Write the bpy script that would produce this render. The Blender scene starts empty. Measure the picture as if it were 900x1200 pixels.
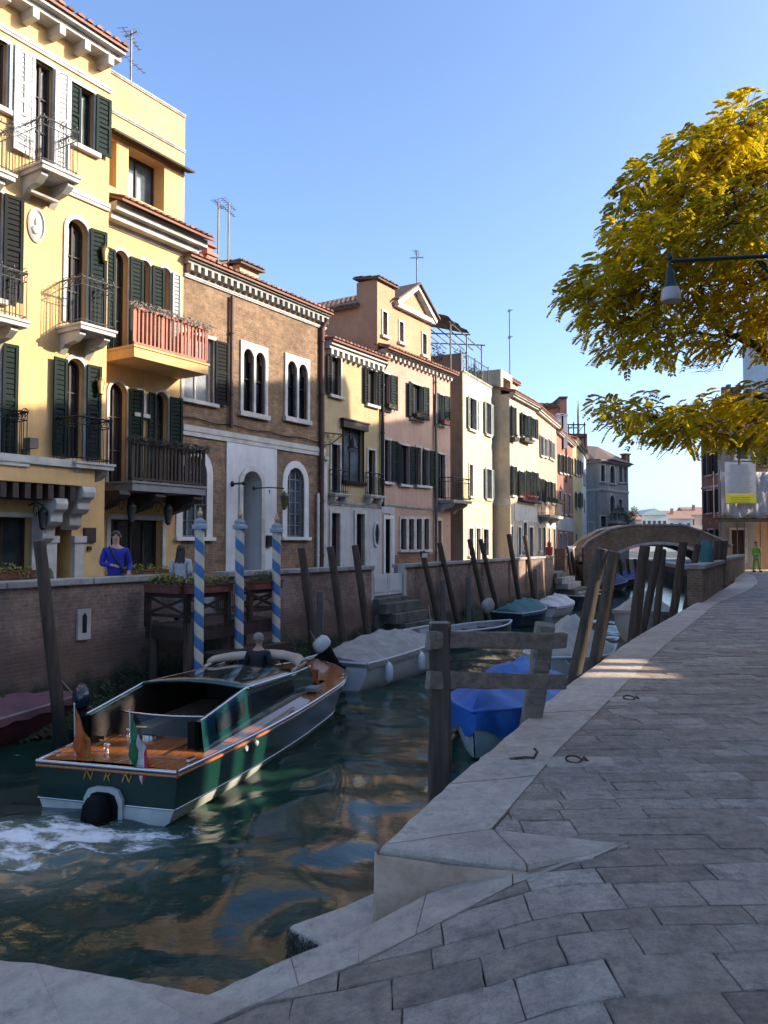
import bpy, math, random
import numpy as np
from math import sin, cos, pi, radians, atan2, sqrt
from mathutils import Vector, Matrix, noise
random.seed(11); np.random.seed(11)
SC = bpy.context.scene; COL = SC.collection
R = random.uniform
FPX = 930.0; PITCH = math.atan(38/FPX); EYE = 1.6; WZ = -1.6   # focal length in photo pixels, eye height, water level

def ray(px, py):
    x = (px-450)/FPX; y = -(py-600)/FPX; c, s = cos(PITCH), sin(PITCH)
    return Vector((x, c-y*s, s+y*c))
def at_z(px, py, z):
    d = ray(px, py); t = (z-EYE)/d.z; return Vector((0,0,EYE))+d*t
def at_y(px, py, Y):
    d = ray(px, py); return Vector((0,0,EYE))+d*(Y/d.y)
def gx(px, Y): return (px-450)/FPX*Y

# ------------------------------------------------------------------ object helpers
def thing(name, label, cat, loc=(0,0,0), rz=0, group=None, kind=None):
    o = bpy.data.objects.new(name, None); COL.objects.link(o)
    o.location = loc; o.rotation_euler = (0,0,rz); o.empty_display_size = .2
    o['label'] = label; o['category'] = cat
    if group: o['group'] = group
    if kind: o['kind'] = kind
    return o
def tag(o, label, cat, group=None):
    o['label'] = label; o['category'] = cat
    if group: o['group'] = group
    return o
def copy_tree(o, parent=None):
    c = o.copy(); COL.objects.link(c)
    if parent: c.parent = parent
    for ch in list(o.children): copy_tree(ch, c)
    return c

class MB:
    def __init__(s): s.v = []; s.f = []; s.sm = []
    def add(s, vs, fs, smooth=False):
        b = len(s.v); s.v += [tuple(v) for v in vs]
        s.f += [tuple(b+i for i in f) for f in fs]; s.sm += [smooth]*len(fs); return s
    def box(s, x0, x1, y0, y1, z0, z1):
        return s.add([(x0,y0,z0),(x1,y0,z0),(x1,y1,z0),(x0,y1,z0),(x0,y0,z1),(x1,y0,z1),(x1,y1,z1),(x0,y1,z1)],
            [(0,3,2,1),(4,5,6,7),(0,1,5,4),(1,2,6,5),(2,3,7,6),(3,0,4,7)])
    def boxm(s, m, x0, x1, y0, y1, z0, z1):
        b = len(s.v); s.box(x0,x1,y0,y1,z0,z1)
        for i in range(b, len(s.v)): s.v[i] = tuple(m @ Vector(s.v[i]))
        return s
    def bar(s, p, q, w, h=None, up=(0,0,1), taper=1):
        p = Vector(p); q = Vector(q); h = h or w; d = (q-p).normalized(); u = Vector(up)
        if abs(d.dot(u)) > .95: u = Vector((0,1,0))
        a = d.cross(u).normalized(); b = a.cross(d)
        vs = []
        for c, k in ((p,1),(q,taper)):
            for i, j in ((-1,-1),(1,-1),(1,1),(-1,1)): vs.append(c+a*(i*w/2*k)+b*(j*h/2*k))
        return s.add(vs, [(3,2,1,0),(4,5,6,7),(0,1,5,4),(1,2,6,5),(2,3,7,6),(3,0,4,7)])
    def tube(s, pts, r, n=6, cap=True, smooth=True):
        pts = [Vector(p) for p in pts]; rs = r if isinstance(r, (list,tuple)) else [r]*len(pts)
        vs = []; fs = []; ref = None
        for i, p in enumerate(pts):
            d = (pts[min(i+1,len(pts)-1)]-pts[max(i-1,0)])
            d = d.normalized() if d.length > 1e-9 else Vector((0,0,1))
            if ref is None: ref = Vector((0,0,1)) if abs(d.z) < .9 else Vector((1,0,0))
            a = d.cross(ref)
            if a.length < 1e-5: a = d.cross(Vector((0,1,.1)))
            a.normalize(); b = a.cross(d); ref = b*-1 if False else ref
            for k in range(n):
                t = 2*pi*k/n; vs.append(p+(a*cos(t)+b*sin(t))*rs[i])
        for i in range(len(pts)-1):
            for k in range(n):
                k2 = (k+1)%n; fs.append((i*n+k, i*n+k2, (i+1)*n+k2, (i+1)*n+k))
        s.add(vs, fs, smooth)
        if cap:
            b = len(s.v)-len(vs)
            s.f += [tuple(b+k for k in range(n))[::-1], tuple(b+(len(pts)-1)*n+k for k in range(n))]; s.sm += [False, False]
        return s
    def lathe(s, prof, c=(0,0,0), n=14, smooth=True):
        vs = []; fs = []
        for r, z in prof:
            for k in range(n):
                t = 2*pi*k/n; vs.append((c[0]+r*cos(t), c[1]+r*sin(t), c[2]+z))
        for i in range(len(prof)-1):
            for k in range(n):
                k2 = (k+1)%n; fs.append((i*n+k, i*n+k2, (i+1)*n+k2, (i+1)*n+k))
        return s.add(vs, fs, smooth)
    def ell(s, c, rx, ry, rz, n=12, m=8):
        vs = []; fs = []
        for i in range(m+1):
            p = -pi/2+pi*i/m
            for k in range(n):
                t = 2*pi*k/n; vs.append((c[0]+rx*cos(p)*cos(t), c[1]+ry*cos(p)*sin(t), c[2]+rz*sin(p)))
        for i in range(m):
            for k in range(n):
                k2 = (k+1)%n; fs.append((i*n+k, i*n+k2, (i+1)*n+k2, (i+1)*n+k))
        return s.add(vs, fs, True)
    def grid(s, rows, smooth=True, closed=False):
        vs = [v for r in rows for v in r]; n = len(rows[0]); fs = []
        for i in range(len(rows)-1):
            for k in range(n if closed else n-1):
                k2 = (k+1)%n; fs.append((i*n+k, i*n+k2, (i+1)*n+k2, (i+1)*n+k))
        return s.add(vs, fs, smooth)
    def prism(s, pts, z0, z1):     # horizontal polygon extruded in z
        n = len(pts); vs = [(p[0],p[1],z0) for p in pts]+[(p[0],p[1],z1) for p in pts]
        return s.add(vs, [tuple(range(n))[::-1], tuple(range(n,2*n))]+[(i,(i+1)%n,n+(i+1)%n,n+i) for i in range(n)])
    def prismy(s, pts, y0, y1):    # (x,z) polygon extruded in y
        n = len(pts); vs = [(p[0],y0,p[1]) for p in pts]+[(p[0],y1,p[1]) for p in pts]
        return s.add(vs, [tuple(range(n)), tuple(range(n,2*n))[::-1]]+[((i+1)%n,i,n+i,n+(i+1)%n) for i in range(n)])
    def prismx(s, pts, x0, x1):    # (y,z) polygon extruded in x
        n = len(pts); vs = [(x0,p[0],p[1]) for p in pts]+[(x1,p[0],p[1]) for p in pts]
        return s.add(vs, [tuple(range(n))[::-1], tuple(range(n,2*n))]+[(i,(i+1)%n,n+(i+1)%n,n+i) for i in range(n)])
    def build(s, name, mat, parent=None, m=None, bevel=0, fix=True, kind=None, jitter=0, sharp=62):
        me = bpy.data.meshes.new(name)
        if jitter: s.v = [(x+R(-jitter,jitter), y+R(-jitter,jitter), z+R(-jitter,jitter)) for x,y,z in s.v]
        me.from_pydata(s.v, [], s.f)
        me.polygons.foreach_set('use_smooth', s.sm)
        me.update()
        if fix and len(s.f) < 60000:
            import bmesh
            b = bmesh.new(); b.from_mesh(me); bmesh.ops.recalc_face_normals(b, faces=b.faces); b.to_mesh(me); b.free()
        if sharp and any(s.sm): me.set_sharp_from_angle(angle=radians(sharp))
        me.materials.append(mat)
        o = bpy.data.objects.new(name, me); COL.objects.link(o)
        if parent is not None: o.parent = parent
        if m is not None: o.matrix_local = m
        if bevel:
            md = o.modifiers.new('bevel','BEVEL'); md.width = bevel; md.segments = 2; md.limit_method = 'ANGLE'
        if kind: o['kind'] = kind
        return o

def leafy(c, r, n, size, seed=0, flat=1.0):
    """little leaf-sized quads spread through an ellipsoid (c, r)"""
    rng = np.random.RandomState(seed+int(abs(c[0])*97)%1000)
    vs = []; fs = []
    for i in range(n):
        while True:
            p = rng.uniform(-1,1,3)
            if p.dot(p) < 1: break
        q = Vector((c[0]+p[0]*r[0], c[1]+p[1]*r[1], c[2]+p[2]*r[2]))
        a = Vector(rng.normal(size=3)).normalized(); b = a.orthogonal().normalized(); w = size*rng.uniform(.6,1.3)
        k = len(vs); vs += [q-a*w, q-b*w*.45, q+a*w, q+b*w*.45]; fs.append((k,k+1,k+2,k+3))
    return vs, fs

# ------------------------------------------------------------------ materials
class NT:
    def __init__(s, name):
        s.m = bpy.data.materials.new(name); s.m.use_nodes = True; s.t = s.m.node_tree; s.n = s.t.nodes; s.l = s.t.links
        s.b = s.n['Principled BSDF']; s.o = s.n['Material Output']
    def new(s, t, **k):
        n = s.n.new(t)
        for a, v in k.items(): setattr(n, a, v)
        return n
    def lk(s, a, b): s.l.new(a, b)
    def coord(s, scale=(1,1,1), which='Object'):
        tc = s.new('ShaderNodeTexCoord'); mp = s.new('ShaderNodeMapping'); mp.inputs['Scale'].default_value = scale
        s.lk(tc.outputs[which], mp.inputs[0]); return mp.outputs[0]
    def noise(s, vec, scale, detail=4, rough=.6):
        n = s.new('ShaderNodeTexNoise'); n.inputs['Scale'].default_value = scale; n.inputs['Detail'].default_value = detail
        n.inputs['Roughness'].default_value = rough; s.lk(vec, n.inputs['Vector']); return n.outputs['Fac']
    def ramp(s, fac, stops):
        r = s.new('ShaderNodeValToRGB'); e = r.color_ramp.elements
        while len(e) < len(stops): e.new(.5)
        for i, (p, c) in enumerate(stops):
            e[i].position = p; e[i].color = (c[0],c[1],c[2],1) if not isinstance(c,(int,float)) else (c,c,c,1)
        s.lk(fac, r.inputs[0]); return r.outputs[0]
    def mix(s, fac, a, b, mode='MIX'):
        m = s.new('ShaderNodeMix', data_type='RGBA', blend_type=mode)
        for i, x in ((0,fac),(6,a),(7,b)):
            if isinstance(x,(int,float)): m.inputs[i].default_value = x if i == 0 else (x,x,x,1)
            elif isinstance(x, tuple): m.inputs[i].default_value = (x[0],x[1],x[2],1)
            else: s.lk(x, m.inputs[i])
        return m.outputs[2]
    def math(s, op, a, b=None, c=None, clamp=False):
        m = s.new('ShaderNodeMath', operation=op, use_clamp=clamp)
        for i, x in enumerate((a,b,c)):
            if x is None: continue
            if isinstance(x,(int,float)): m.inputs[i].default_value = x
            else: s.lk(x, m.inputs[i])
        return m.outputs[0]
    def bump(s, h, st, dist=.02):
        b = s.new('ShaderNodeBump'); b.inputs['Strength'].default_value = st; b.inputs['Distance'].default_value = dist
        s.lk(h, b.inputs['Height']); s.lk(b.outputs[0], s.b.inputs['Normal']); return b
    def col(s, x):
        if isinstance(x, tuple): s.b.inputs['Base Color'].default_value = (x[0],x[1],x[2],1)
        else: s.lk(x, s.b.inputs['Base Color'])
    def set(s, **k):
        nm = dict(rough='Roughness', metal='Metallic', coat='Coat Weight', ior='IOR', spec='Specular IOR Level', trans='Transmission Weight', alpha='Alpha', sub='Subsurface Weight')
        for a, v in k.items(): s.b.inputs[nm[a]].default_value = v
        return s
def sc(c, k): return tuple(min(1, x*k) for x in c)

def M(name, col, rough=.7, metal=0, var=.18, vs=6, bump=.15, bs=40, coat=0, stretch=(1,1,1), col2=None):
    n = NT(name); v = n.coord(stretch); f = n.noise(v, vs, 5)
    n.col(n.ramp(f, [(.3, sc(col,1-var)), (.7, col2 or sc(col,1+var))]))
    n.set(rough=rough, metal=metal, coat=coat)
    if bump: n.bump(n.noise(v, bs, 4), bump)
    return n.m
def plaster(name, col, dirt=(.16,.13,.10), amt=.45, peel=None, peel_at=.62, streak=.5):
    n = NT(name); v = n.coord(); vst = n.coord((1.6,1.6,.18))
    a = n.ramp(n.noise(v, .55, 6, .65), [(.35, sc(col,.84)), (.65, sc(col,1.08))])
    st = n.ramp(n.noise(vst, 3.2, 7, .75), [(.45, 0), (.72, streak)])
    a = n.mix(st, a, sc(dirt,1.6))
    sp = n.ramp(n.noise(v, 1.3, 9, .78), [(.48, 0), (.66, amt)])
    a = n.mix(sp, a, sc(col,.62))
    if peel:
        pm = n.ramp(n.noise(v, .8, 7, .62), [(peel_at, 0), (peel_at+.015, 1)])
        a = n.mix(pm, a, peel)
    n.col(a); n.set(rough=.9); n.bump(n.noise(v, 9, 8, .7), .35, .03)
    return n.m
def brickm(name, c1, c2, mortar, scale=4.0, algae=None, alg_z=-.85, dirt=.5, plasterpatch=None):
    n = NT(name); tc = n.new('ShaderNodeTexCoord'); sp = n.new('ShaderNodeSeparateXYZ'); n.lk(tc.outputs['Object'], sp.inputs[0])
    cb = n.new('ShaderNodeCombineXYZ'); n.lk(n.math('ADD', sp.outputs[0], sp.outputs[1]), cb.inputs[0]); n.lk(sp.outputs[2], cb.inputs[1])
    v = n.coord()
    br = n.new('ShaderNodeTexBrick'); n.lk(cb.outputs[0], br.inputs['Vector']); br.inputs['Scale'].default_value = scale
    br.inputs['Brick Width'].default_value = 1.0; br.inputs['Row Height'].default_value = .28; br.inputs['Mortar Size'].default_value = .035
    br.inputs['Mortar Smooth'].default_value = .3; br.inputs['Bias'].default_value = -.1
    br.inputs['Color1'].default_value = (*c1,1); br.inputs['Color2'].default_value = (*c2,1); br.inputs['Mortar'].default_value = (*mortar,1)
    big = n.ramp(n.noise(v, .7, 8, .75), [(.32, .5), (.68, 1.3)])
    a = n.mix(.85, br.outputs['Color'], big, 'MULTIPLY')
    fine = n.ramp(n.noise(v, 4, 8, .85), [(.35, .5), (.65, 1.35)])
    a = n.mix(dirt, a, fine, 'MULTIPLY')
    if plasterpatch: a = n.mix(n.ramp(n.noise(v, .9, 7, .65), [(.58, 0), (.63, .85)]), a, plasterpatch)
    if algae:
        zz = n.math('ADD', sp.outputs[2], n.math('MULTIPLY', n.noise(v, 1.7, 6, .7), .7))
        e = n.ramp(n.math('ADD', n.math('MULTIPLY', n.math('SUBTRACT', zz, alg_z+.35), 1.6), .5, clamp=True), [(.3, 1), (.7, 0)])
        g = n.ramp(n.noise(v, 5, 8, .8), [(.35, sc(algae,.35)), (.7, sc(algae,1.5))])
        salt = n.ramp(n.math('ADD', n.math('MULTIPLY', n.math('SUBTRACT', zz, alg_z+1.0), 1.1), .5, clamp=True), [(.3, .75), (.8, 0)])
        a = n.mix(salt, a, sc(c1, .42)); a = n.mix(e, a, g)
    n.col(a); n.set(rough=.92)
    h = n.math('ADD', n.math('MULTIPLY', br.outputs['Fac'], -1.0), n.noise(v, 14, 6, .75)); n.bump(h, .6, .02)
    return n.m

STONE = M('istrian stone', (.42,.405,.375), .75, var=.28, vs=2.2, bump=.25, bs=25)
STONE_D = M('weathered stone', (.28,.27,.25), .85, var=.35, vs=2.5, bump=.4, bs=18)
WHITEP = M('white paint', (.56,.56,.55), .6, var=.12, vs=1.5, bump=.1)
GREENW = M('dark green shutter paint', (.004,.013,.011), .75, var=.25, vs=4, bump=.1)
BLACKW = M('black green shutter paint', (.004,.006,.006), .75, var=.25, vs=4, bump=.1)
GREYSH = M('pale grey shutter paint', (.22,.25,.25), .6, var=.15, vs=4, bump=.1)
WOOD_D = M('dark timber', (.035,.022,.016), .7, var=.35, vs=5, bump=.3, stretch=(1,1,.2))
WOOD_R = M('dark red timber', (.13,.04,.028), .65, var=.3, vs=5, bump=.2)
TERRA = M('terracotta timber', (.33,.10,.06), .65, var=.22, vs=6, bump=.2)
IRON = M('dark iron', (.016,.018,.02), .5, metal=.5, var=.25, vs=8, bump=.1)
IRON_G = M('grey wrought iron', (.10,.10,.10), .55, metal=.4, var=.3, vs=8, bump=.1)
GOLD = M('brass', (.45,.27,.07), .35, metal=.8, var=.2)
LEAD = M('grey pipe metal', (.12,.11,.10), .6, metal=.3, var=.3, vs=4)
PIPE_R = M('brown pipe', (.07,.03,.022), .6, var=.3, vs=4)
LEAF = M('green leaf', (.035,.06,.018), .6, var=.5, vs=9, bump=0)
LEAF_Y = M('yellow flowers', (.42,.36,.03), .6, var=.4, vs=18, bump=0, col2=(.10,.13,.02))
LEAF_G = M('dry grey vine', (.22,.20,.17), .8, var=.4, vs=14, bump=0)
LEAF_K = M('dark vine', (.016,.020,.018), .7, var=.4, vs=14, bump=0)
LEAF_R = M('red flowers', (.35,.03,.04), .6, var=.4, vs=14, bump=0)
def glassm(name, c=(.012,.016,.02), rough=.08):
    n = NT(name); v = n.coord(); n.col(n.ramp(n.noise(v, 1.1, 3), [(.4, c), (.65, sc(c,2.2))])); n.set(rough=rough); n.b.inputs['Specular IOR Level'].default_value = .8
    n.bump(n.noise(v, 1.8, 2), .12, .02); return n.m
GLASS = glassm('dark window glass'); GLASS_B = glassm('sky tinted window glass', (.05,.07,.085), .06); GLASS_W = glassm('curtained glass', (.16,.17,.18), .15)  # GLASS_B: sky reflection put into a paler blue base colour
for m_ in (GREENW, BLACKW): m_.node_tree.nodes['Principled BSDF'].inputs['Specular IOR Level'].default_value = .2
DARK = M('dark interior', (.006,.006,.007), .9, var=.2, bump=0)  # near-black: shade of doorways and hollows put into colour; also colours eyes
# ------------------------------------------------------------------ roof tiles
def tilem(name, c=(.23,.10,.065)):
    n = NT(name); g = n.new('ShaderNodeNewGeometry'); v = n.coord()
    a = n.ramp(g.outputs['Random Per Island'], [(0, sc(c,.45)), (.5, c), (1, (c[0]*1.35,c[1]*1.5,c[2]*1.6))])
    a = n.mix(n.ramp(n.noise(v, 3, 6, .7), [(.45,0),(.7,.6)]), a, (.10,.085,.07))
    n.col(a); n.set(rough=.9); n.bump(n.noise(v, 25, 4), .4); return n.m
TILE = tilem('clay roof tiles'); TILE_D = tilem('old brown roof tiles', (.13,.075,.055))
def tile_roof(mb, s0, s1, y0, z0, y1, z1, pitch=.24, row=.42):
    """half round tiles in rows from the eaves (y0,z0) up to (y1,z1)"""
    n = max(1, int((s1-s0)/pitch)); L = sqrt((y1-y0)**2+(z1-z0)**2); m = max(1, int(L/row)); dy, dz = (y1-y0)/m, (z1-z0)/m
    mb.add([(s0,y0,z0-.03),(s1,y0,z0-.03),(s1,y1,z1-.03),(s0,y1,z1-.03),(s0,y0,z0-.09),(s1,y0,z0-.09),(s1,y1,z1-.09),(s0,y1,z1-.09)],
           [(0,1,2,3),(4,7,6,5),(0,4,5,1),(1,5,6,2),(2,6,7,3),(3,7,4,0)])
    for j in range(m):
        for i in range(n):
            c = s0+(i+.5)*(s1-s0)/n+R(-.012,.012); r = pitch*.36
            vs = []
            for k, (a, lift, rr) in enumerate(((-.06, .03, r*1.08), (1.02, .0, r*.9))):
                for q in range(5):
                    t = pi*q/4; vs.append((c-rr*cos(t), y0+dy*(j+a), z0+dz*(j+a)+lift*.8+rr*.8*sin(t)-.01))
            mb.add(vs, [(q,q+1,q+6,q+5) for q in range(4)]+[(0,1,2,3,4)])

# ------------------------------------------------------------------ facades
GROUND_L = .1
class Fac:
    """a wall between two plan points; local x runs along it, local -y faces the canal"""
    def __init__(s, A, B, zt, wall, root=None, depth=8, zb=GROUND_L-.3, name='house', label='', cat='house', group=None, frame=False):
        A = Vector((A[0],A[1],0)); B = Vector((B[0],B[1],0)); s.A = A; s.L = (B-A).length; s.u = (B-A).normalized(); s.n = Vector((s.u.y,-s.u.x,0))
        th = atan2(s.u.y, s.u.x); s.M = Matrix.Translation(A) @ Matrix.Rotation(th, 4, 'Z')
        s.own = root is None
        s.root = root or thing(name, label, cat, A, th, group)
        if s.own: s.m = None
        else:
            rm = Matrix.Translation(root.location) @ Matrix.Rotation(root.rotation_euler.z, 4, 'Z'); s.m = rm.inverted() @ s.M
        s.zt, s.zb, s.wallm, s.depth, s.ops = zt, zb, wall, depth, []
        s.parts = {}
    def loc(s, px, py=638, off=0):
        d = ray(px, py); o = Vector((0,0,EYE)); p0 = s.A+s.n*off
        t = (p0-o).dot(s.n)/d.dot(s.n); p = o+d*t
        return (p-s.A).dot(s.u), p.z
    def part(s, mb, name, mat, **k): return mb.build(name, mat, s.root, s.m, **k)
    def sub(s, mb, name, mat, par, **k): return mb.build(name, mat, par, None, **k)
    def wall(s, sides=True, top=True, name='wall', sm=None):
        mb = MB(); S = {0, s.L}; Z = {s.zb, s.zt}
        for o in s.ops: S |= {o[0],o[1]}; Z |= {o[2],o[3]}
        S = sorted(x for x in S if -1e-6 <= x <= s.L+1e-6); Z = sorted(z for z in Z if s.zb-1e-6 <= z <= s.zt+1e-6)
        for a, b in zip(S, S[1:]):
            if b-a < 1e-5: continue
            for c, d in zip(Z, Z[1:]):
                if d-c < 1e-5: continue
                m, q = (a+b)/2, (c+d)/2
                if any(o[0] < m < o[1] and o[2] < q < o[3] for o in s.ops): continue
                mb.add([(a,0,c),(b,0,c),(b,0,d),(a,0,d)], [(0,1,2,3)])
        for o in s.ops:
            s0,s1,z0,z1,rise,rec = o; pts = arcpts(s0,s1,z1,rise)
            if rise:
                for p, q in zip(pts, pts[1:]): mb.add([(p[0],0,p[1]),(q[0],0,q[1]),(q[0],0,z1),(p[0],0,z1)], [(0,1,2,3)])
            loop = [(s0,z0)]+pts+[(s1,z0)]
            for p, q in zip(loop, loop[1:]+loop[:1]): mb.add([(p[0],0,p[1]),(q[0],0,q[1]),(q[0],rec,q[1]),(p[0],rec,p[1])], [(0,3,2,1)])
        if sides:
            D = s.depth
            mb.add([(0,0,s.zb),(0,0,s.zt),(0,D,s.zt),(0,D,s.zb)], [(0,1,2,3)]); mb.add([(s.L,0,s.zb),(s.L,0,s.zt),(s.L,D,s.zt),(s.L,D,s.zb)], [(3,2,1,0)])
            mb.add([(0,D,s.zb),(0,D,s.zt),(s.L,D,s.zt),(s.L,D,s.zb)], [(0,1,2,3)])
            if top: mb.add([(0,0,s.zt),(s.L,0,s.zt),(s.L,D,s.zt),(0,D,s.zt)], [(0,1,2,3)])
        return s.part(mb, name, s.wallm, fix=False)
    # --- an opening given by its corners in facade metres
    def opening(s, s0, s1, z0, z1, arch=0, fw=.12, fm=None, sh='', shm=None, pane=None, mull=(2,1), sill=True, rec=.18, name='window',
                swL=None, swR=None, ang=(.10,.10), simple=False, sashm=None, grille=False, fout=.04, box=None, sub2=None):
        fm = fm or STONE; pane = pane or GLASS; w = s1-s0; sashm = sashm or WOOD_D
        rise = 0 if not arch else (w/2 if arch == 1 else arch)
        s0 = max(s0, .03); s1 = min(s1, s.L-.03)
        s.ops.append((s0,s1,z0,z1,rise,rec))
        mb = MB(); pts = arcpts(s0,s1,z1,rise); e = .003
        if fw > 0:
            if rise: out = arcpts(s0-fw,s1+fw,z1+fw,rise+fw)
            else: out = [(s0-fw,z1+fw),(s1+fw,z1+fw)]; 
            a = [(s0,z0)]+pts+[(s1,z0)]; b = [(s0-fw,z0)]+out+[(s1+fw,z0)]
            for i in range(len(a)-1):
                p,q,r_,t = a[i],a[i+1],b[i+1],b[i]
                vs = [(p[0],-fout,p[1]),(q[0],-fout,q[1]),(r_[0],-fout,r_[1]),(t[0],-fout,t[1]),(p[0],.06,p[1]),(q[0],.06,q[1]),(r_[0],-e+.01,r_[1]),(t[0],-e+.01,t[1])]
                mb.add(vs, [(0,1,2,3),(0,4,5,1),(3,2,6,7)]+([(0,3,7,4)] if i == 0 else [])+([(1,5,6,2)] if i == len(a)-2 else []))
        else: mb.box(s0+.004,s1-.004,rec-.05,rec-.045,z0,z0+.02)
        wpart = s.part(mb, name, fm)
        # pane + sash
        pb = MB()
        pb.add([(s0,rec-.012,z0),(s1,rec-.012,z0),(s1,rec-.012,z1),(s0,rec-.012,z1)], [(0,1,2,3)]); s.sub(pb, 'pane', pane, wpart)
        if not simple:
            fb = MB(); t = .045; y0, y1 = rec-.07, rec-.015
            fb.box(s0+e,s0+t,y0,y1,z0+e,z1-e-(rise*.9 if rise else 0)); fb.box(s1-t,s1-e,y0,y1,z0+e,z1-e-(rise*.9 if rise else 0)); fb.box(s0+t,s1-t,y0,y1,z0+e,z0+t)
            if not rise: fb.box(s0+t,s1-t,y0,y1,z1-t,z1-e)
            else:
                for p, q in zip(pts, pts[1:]): fb.bar((p[0],(y0+y1)/2,p[1]-t/2),(q[0],(y0+y1)/2,q[1]-t/2),.05,t)
            for i in range(1, mull[0]):
                x = s0+(s1-s0)*i/mull[0]; fb.box(x-.025,x+.025,y0+.01,y1-.01,z0+t,z1-t)
            for i in range(1, mull[1]):
                z = z0+(z1-z0)*i/mull[1]; fb.box(s0+t,s1-t,y0+.012,y1-.012,z-.015,z+.015)
            s.sub(fb, 'sash', sashm, wpart)
        if grille:
            gb = MB(); k = max(3, int(w/.14))
            for i in range(1, k): gb.tube([(s0+w*i/k,-.03,z0),(s0+w*i/k,-.03,z1-(rise*.5))], .009, 4)
            q = max(2, int((z1-z0)/.45))
            for i in range(1, q): gb.tube([(s0,-.03,z0+(z1-z0)*i/q),(s1,-.03,z0+(z1-z0)*i/q)], .011, 4)
            s.sub(gb, 'grille', IRON_G if grille == 1 else grille, wpart)
        if sill:
            sb = MB(); sb.box(s0-fw-.06,s1+fw+.06,-.13,.02,z0-.11,z0-.004); s.sub(sb, 'sill', fm, wpart)
        for side in sh:
            if side in 'LR': s.shutter(wpart, side, s0, s1, z0, z1, rise, (swL if side == 'L' else swR) or w/2, ang[0 if side == 'L' else 1], shm or GREENW, simple, fw)
            if side == 'C':
                for k in (0,1): s.board(wpart, Matrix.Translation((s0+k*w/2+.005,.05,z0)), w/2-.01, z1-z0-(.0 if not rise else rise*.7), shm or GREENW, simple)
            if side == 'c': s.board(wpart, Matrix.Translation((s0+.005,.05,z0)), w/2-.01, z1-z0, shm or GREENW, simple)
        if box: s.flowerbox(wpart, s0-.05, s1+.05, z0-.02, *box)
        return wpart
    def board(s, par, m, w, h, mat, simple, rise=0):
        mb = MB(); t = .04
        if simple: mb.boxm(m,0,w,-t,0,0,h)
        else:
            fr = min(.07, w*.2)
            mb.boxm(m,0,fr,-t,0,0,h); mb.boxm(m,w-fr,w,-t,0,0,h); n = max(6,int(h/.11))
            for z in (0, h*.5-fr*.5, h-fr): mb.boxm(m,fr,w-fr,-t+.004,-.004,z,z+fr)
            mb.boxm(m,fr,w-fr,-.012,-.006,0,h)
            for i in range(n):
                z = (i+.5)*h/n; q = m @ Matrix.Translation((0,-.018,z)) @ Matrix.Rotation(radians(-38),4,'X'); mb.boxm(q,fr,w-fr,-.016,.016,-.004,.004)
        s.sub(mb, 'shutter', mat, par)
    def shutter(s, par, side, s0, s1, z0, z1, rise, w, ang, mat, simple, fw):
        ang += R(-.04,.05)
        if side == 'R': m = Matrix.Translation((s1+fw*.3,-.06,z0)) @ Matrix.Rotation(-ang,4,'Z')
        else: m = Matrix.Translation((s0-fw*.3,-.06,z0)) @ Matrix.Rotation(ang,4,'Z') @ Matrix.Translation((-w,0,0))
        s.board(par, m, w, z1-z0-rise*.35, mat, simple)
    def win(s, px0, yt, px1, yb, **k):
        off = k.pop('off', 0); a, z1 = s.loc(px0, yt, off); _, z0 = s.loc(px0, yb, off); b, _ = s.loc(px1, yt, off)
        return s.opening(a, b, z0, z1, **k)
    def flowerbox(s, par, s0, s1, z, mat=None, leaf=None, h=.17, trail=.1, n=160):
        mb = MB(); mb.box(s0,s1,-.33,-.13,z,z+h); mb.box(s0-.015,s1+.015,-.345,-.115,z+h-.03,z+h)
        s.sub(mb, 'flower_box', mat or WOOD_R, par)
        lb = MB(); lb.add(*leafy(((s0+s1)/2,-.24,z+h+.04),((s1-s0)/2+.03,.14,.13),int(n*(s1-s0)),.045,3))
        if trail: lb.add(*leafy(((s0+s1)/2,-.33,z+h*.3),((s1-s0)/2,.06,trail+.1),int(n*.6*(s1-s0)),.04,5))
        s.sub(lb, 'flowers', leaf or LEAF, par, fix=False)
    def band(s, z0, z1, out, mat, s0=0, s1=None, name='moulding', dent=0, dmat=None, back=.0, ddrop=.16, dout=.75, dw=.1):
        s1 = s.L if s1 is None else s1; mb = MB(); h = z1-z0
        mb.box(s0,s1,-out,back+.003,z0+h*.45,z1); mb.box(s0+.003,s1-.003,-out*.7,back+.002,z0,z0+h*.45-.002)
        if dent:
            n = max(2,int((s1-s0)/dent))
            for i in range(n):
                c = s0+(i+.5)*(s1-s0)/n; mb.box(c-dw/2,c+dw/2,-out*dout,.002,z0-ddrop,z0-.003)
        return s.part(mb, name, mat)
    def bandp(s, px, y0, y1, out, mat, **k):
        _, za = s.loc(px, y0, out); _, zb = s.loc(px, y1, out); return s.band(min(za,zb), max(za,zb), out, mat, **k)
    def roof(s, z, rise, dep, over=.35, mat=None, s0=0, s1=None, ridge=True, y0=None, name='roof'):
        s1 = s.L if s1 is None else s1; mb = MB(); yy = -over if y0 is None else y0
        tile_roof(mb, s0-.05, s1+.05, yy, z, dep, z+rise)
        if ridge:
            mb.add([(s0,dep,z+rise),(s1,dep,z+rise),(s1,dep*2+over,z),(s0,dep*2+over,z)], [(0,1,2,3)])
            mb.tube([(s0,dep,z+rise+.03),(s1,dep,z+rise+.03)], .1, 8)
        return s.part(mb, name, mat or TILE, fix=False)
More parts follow.
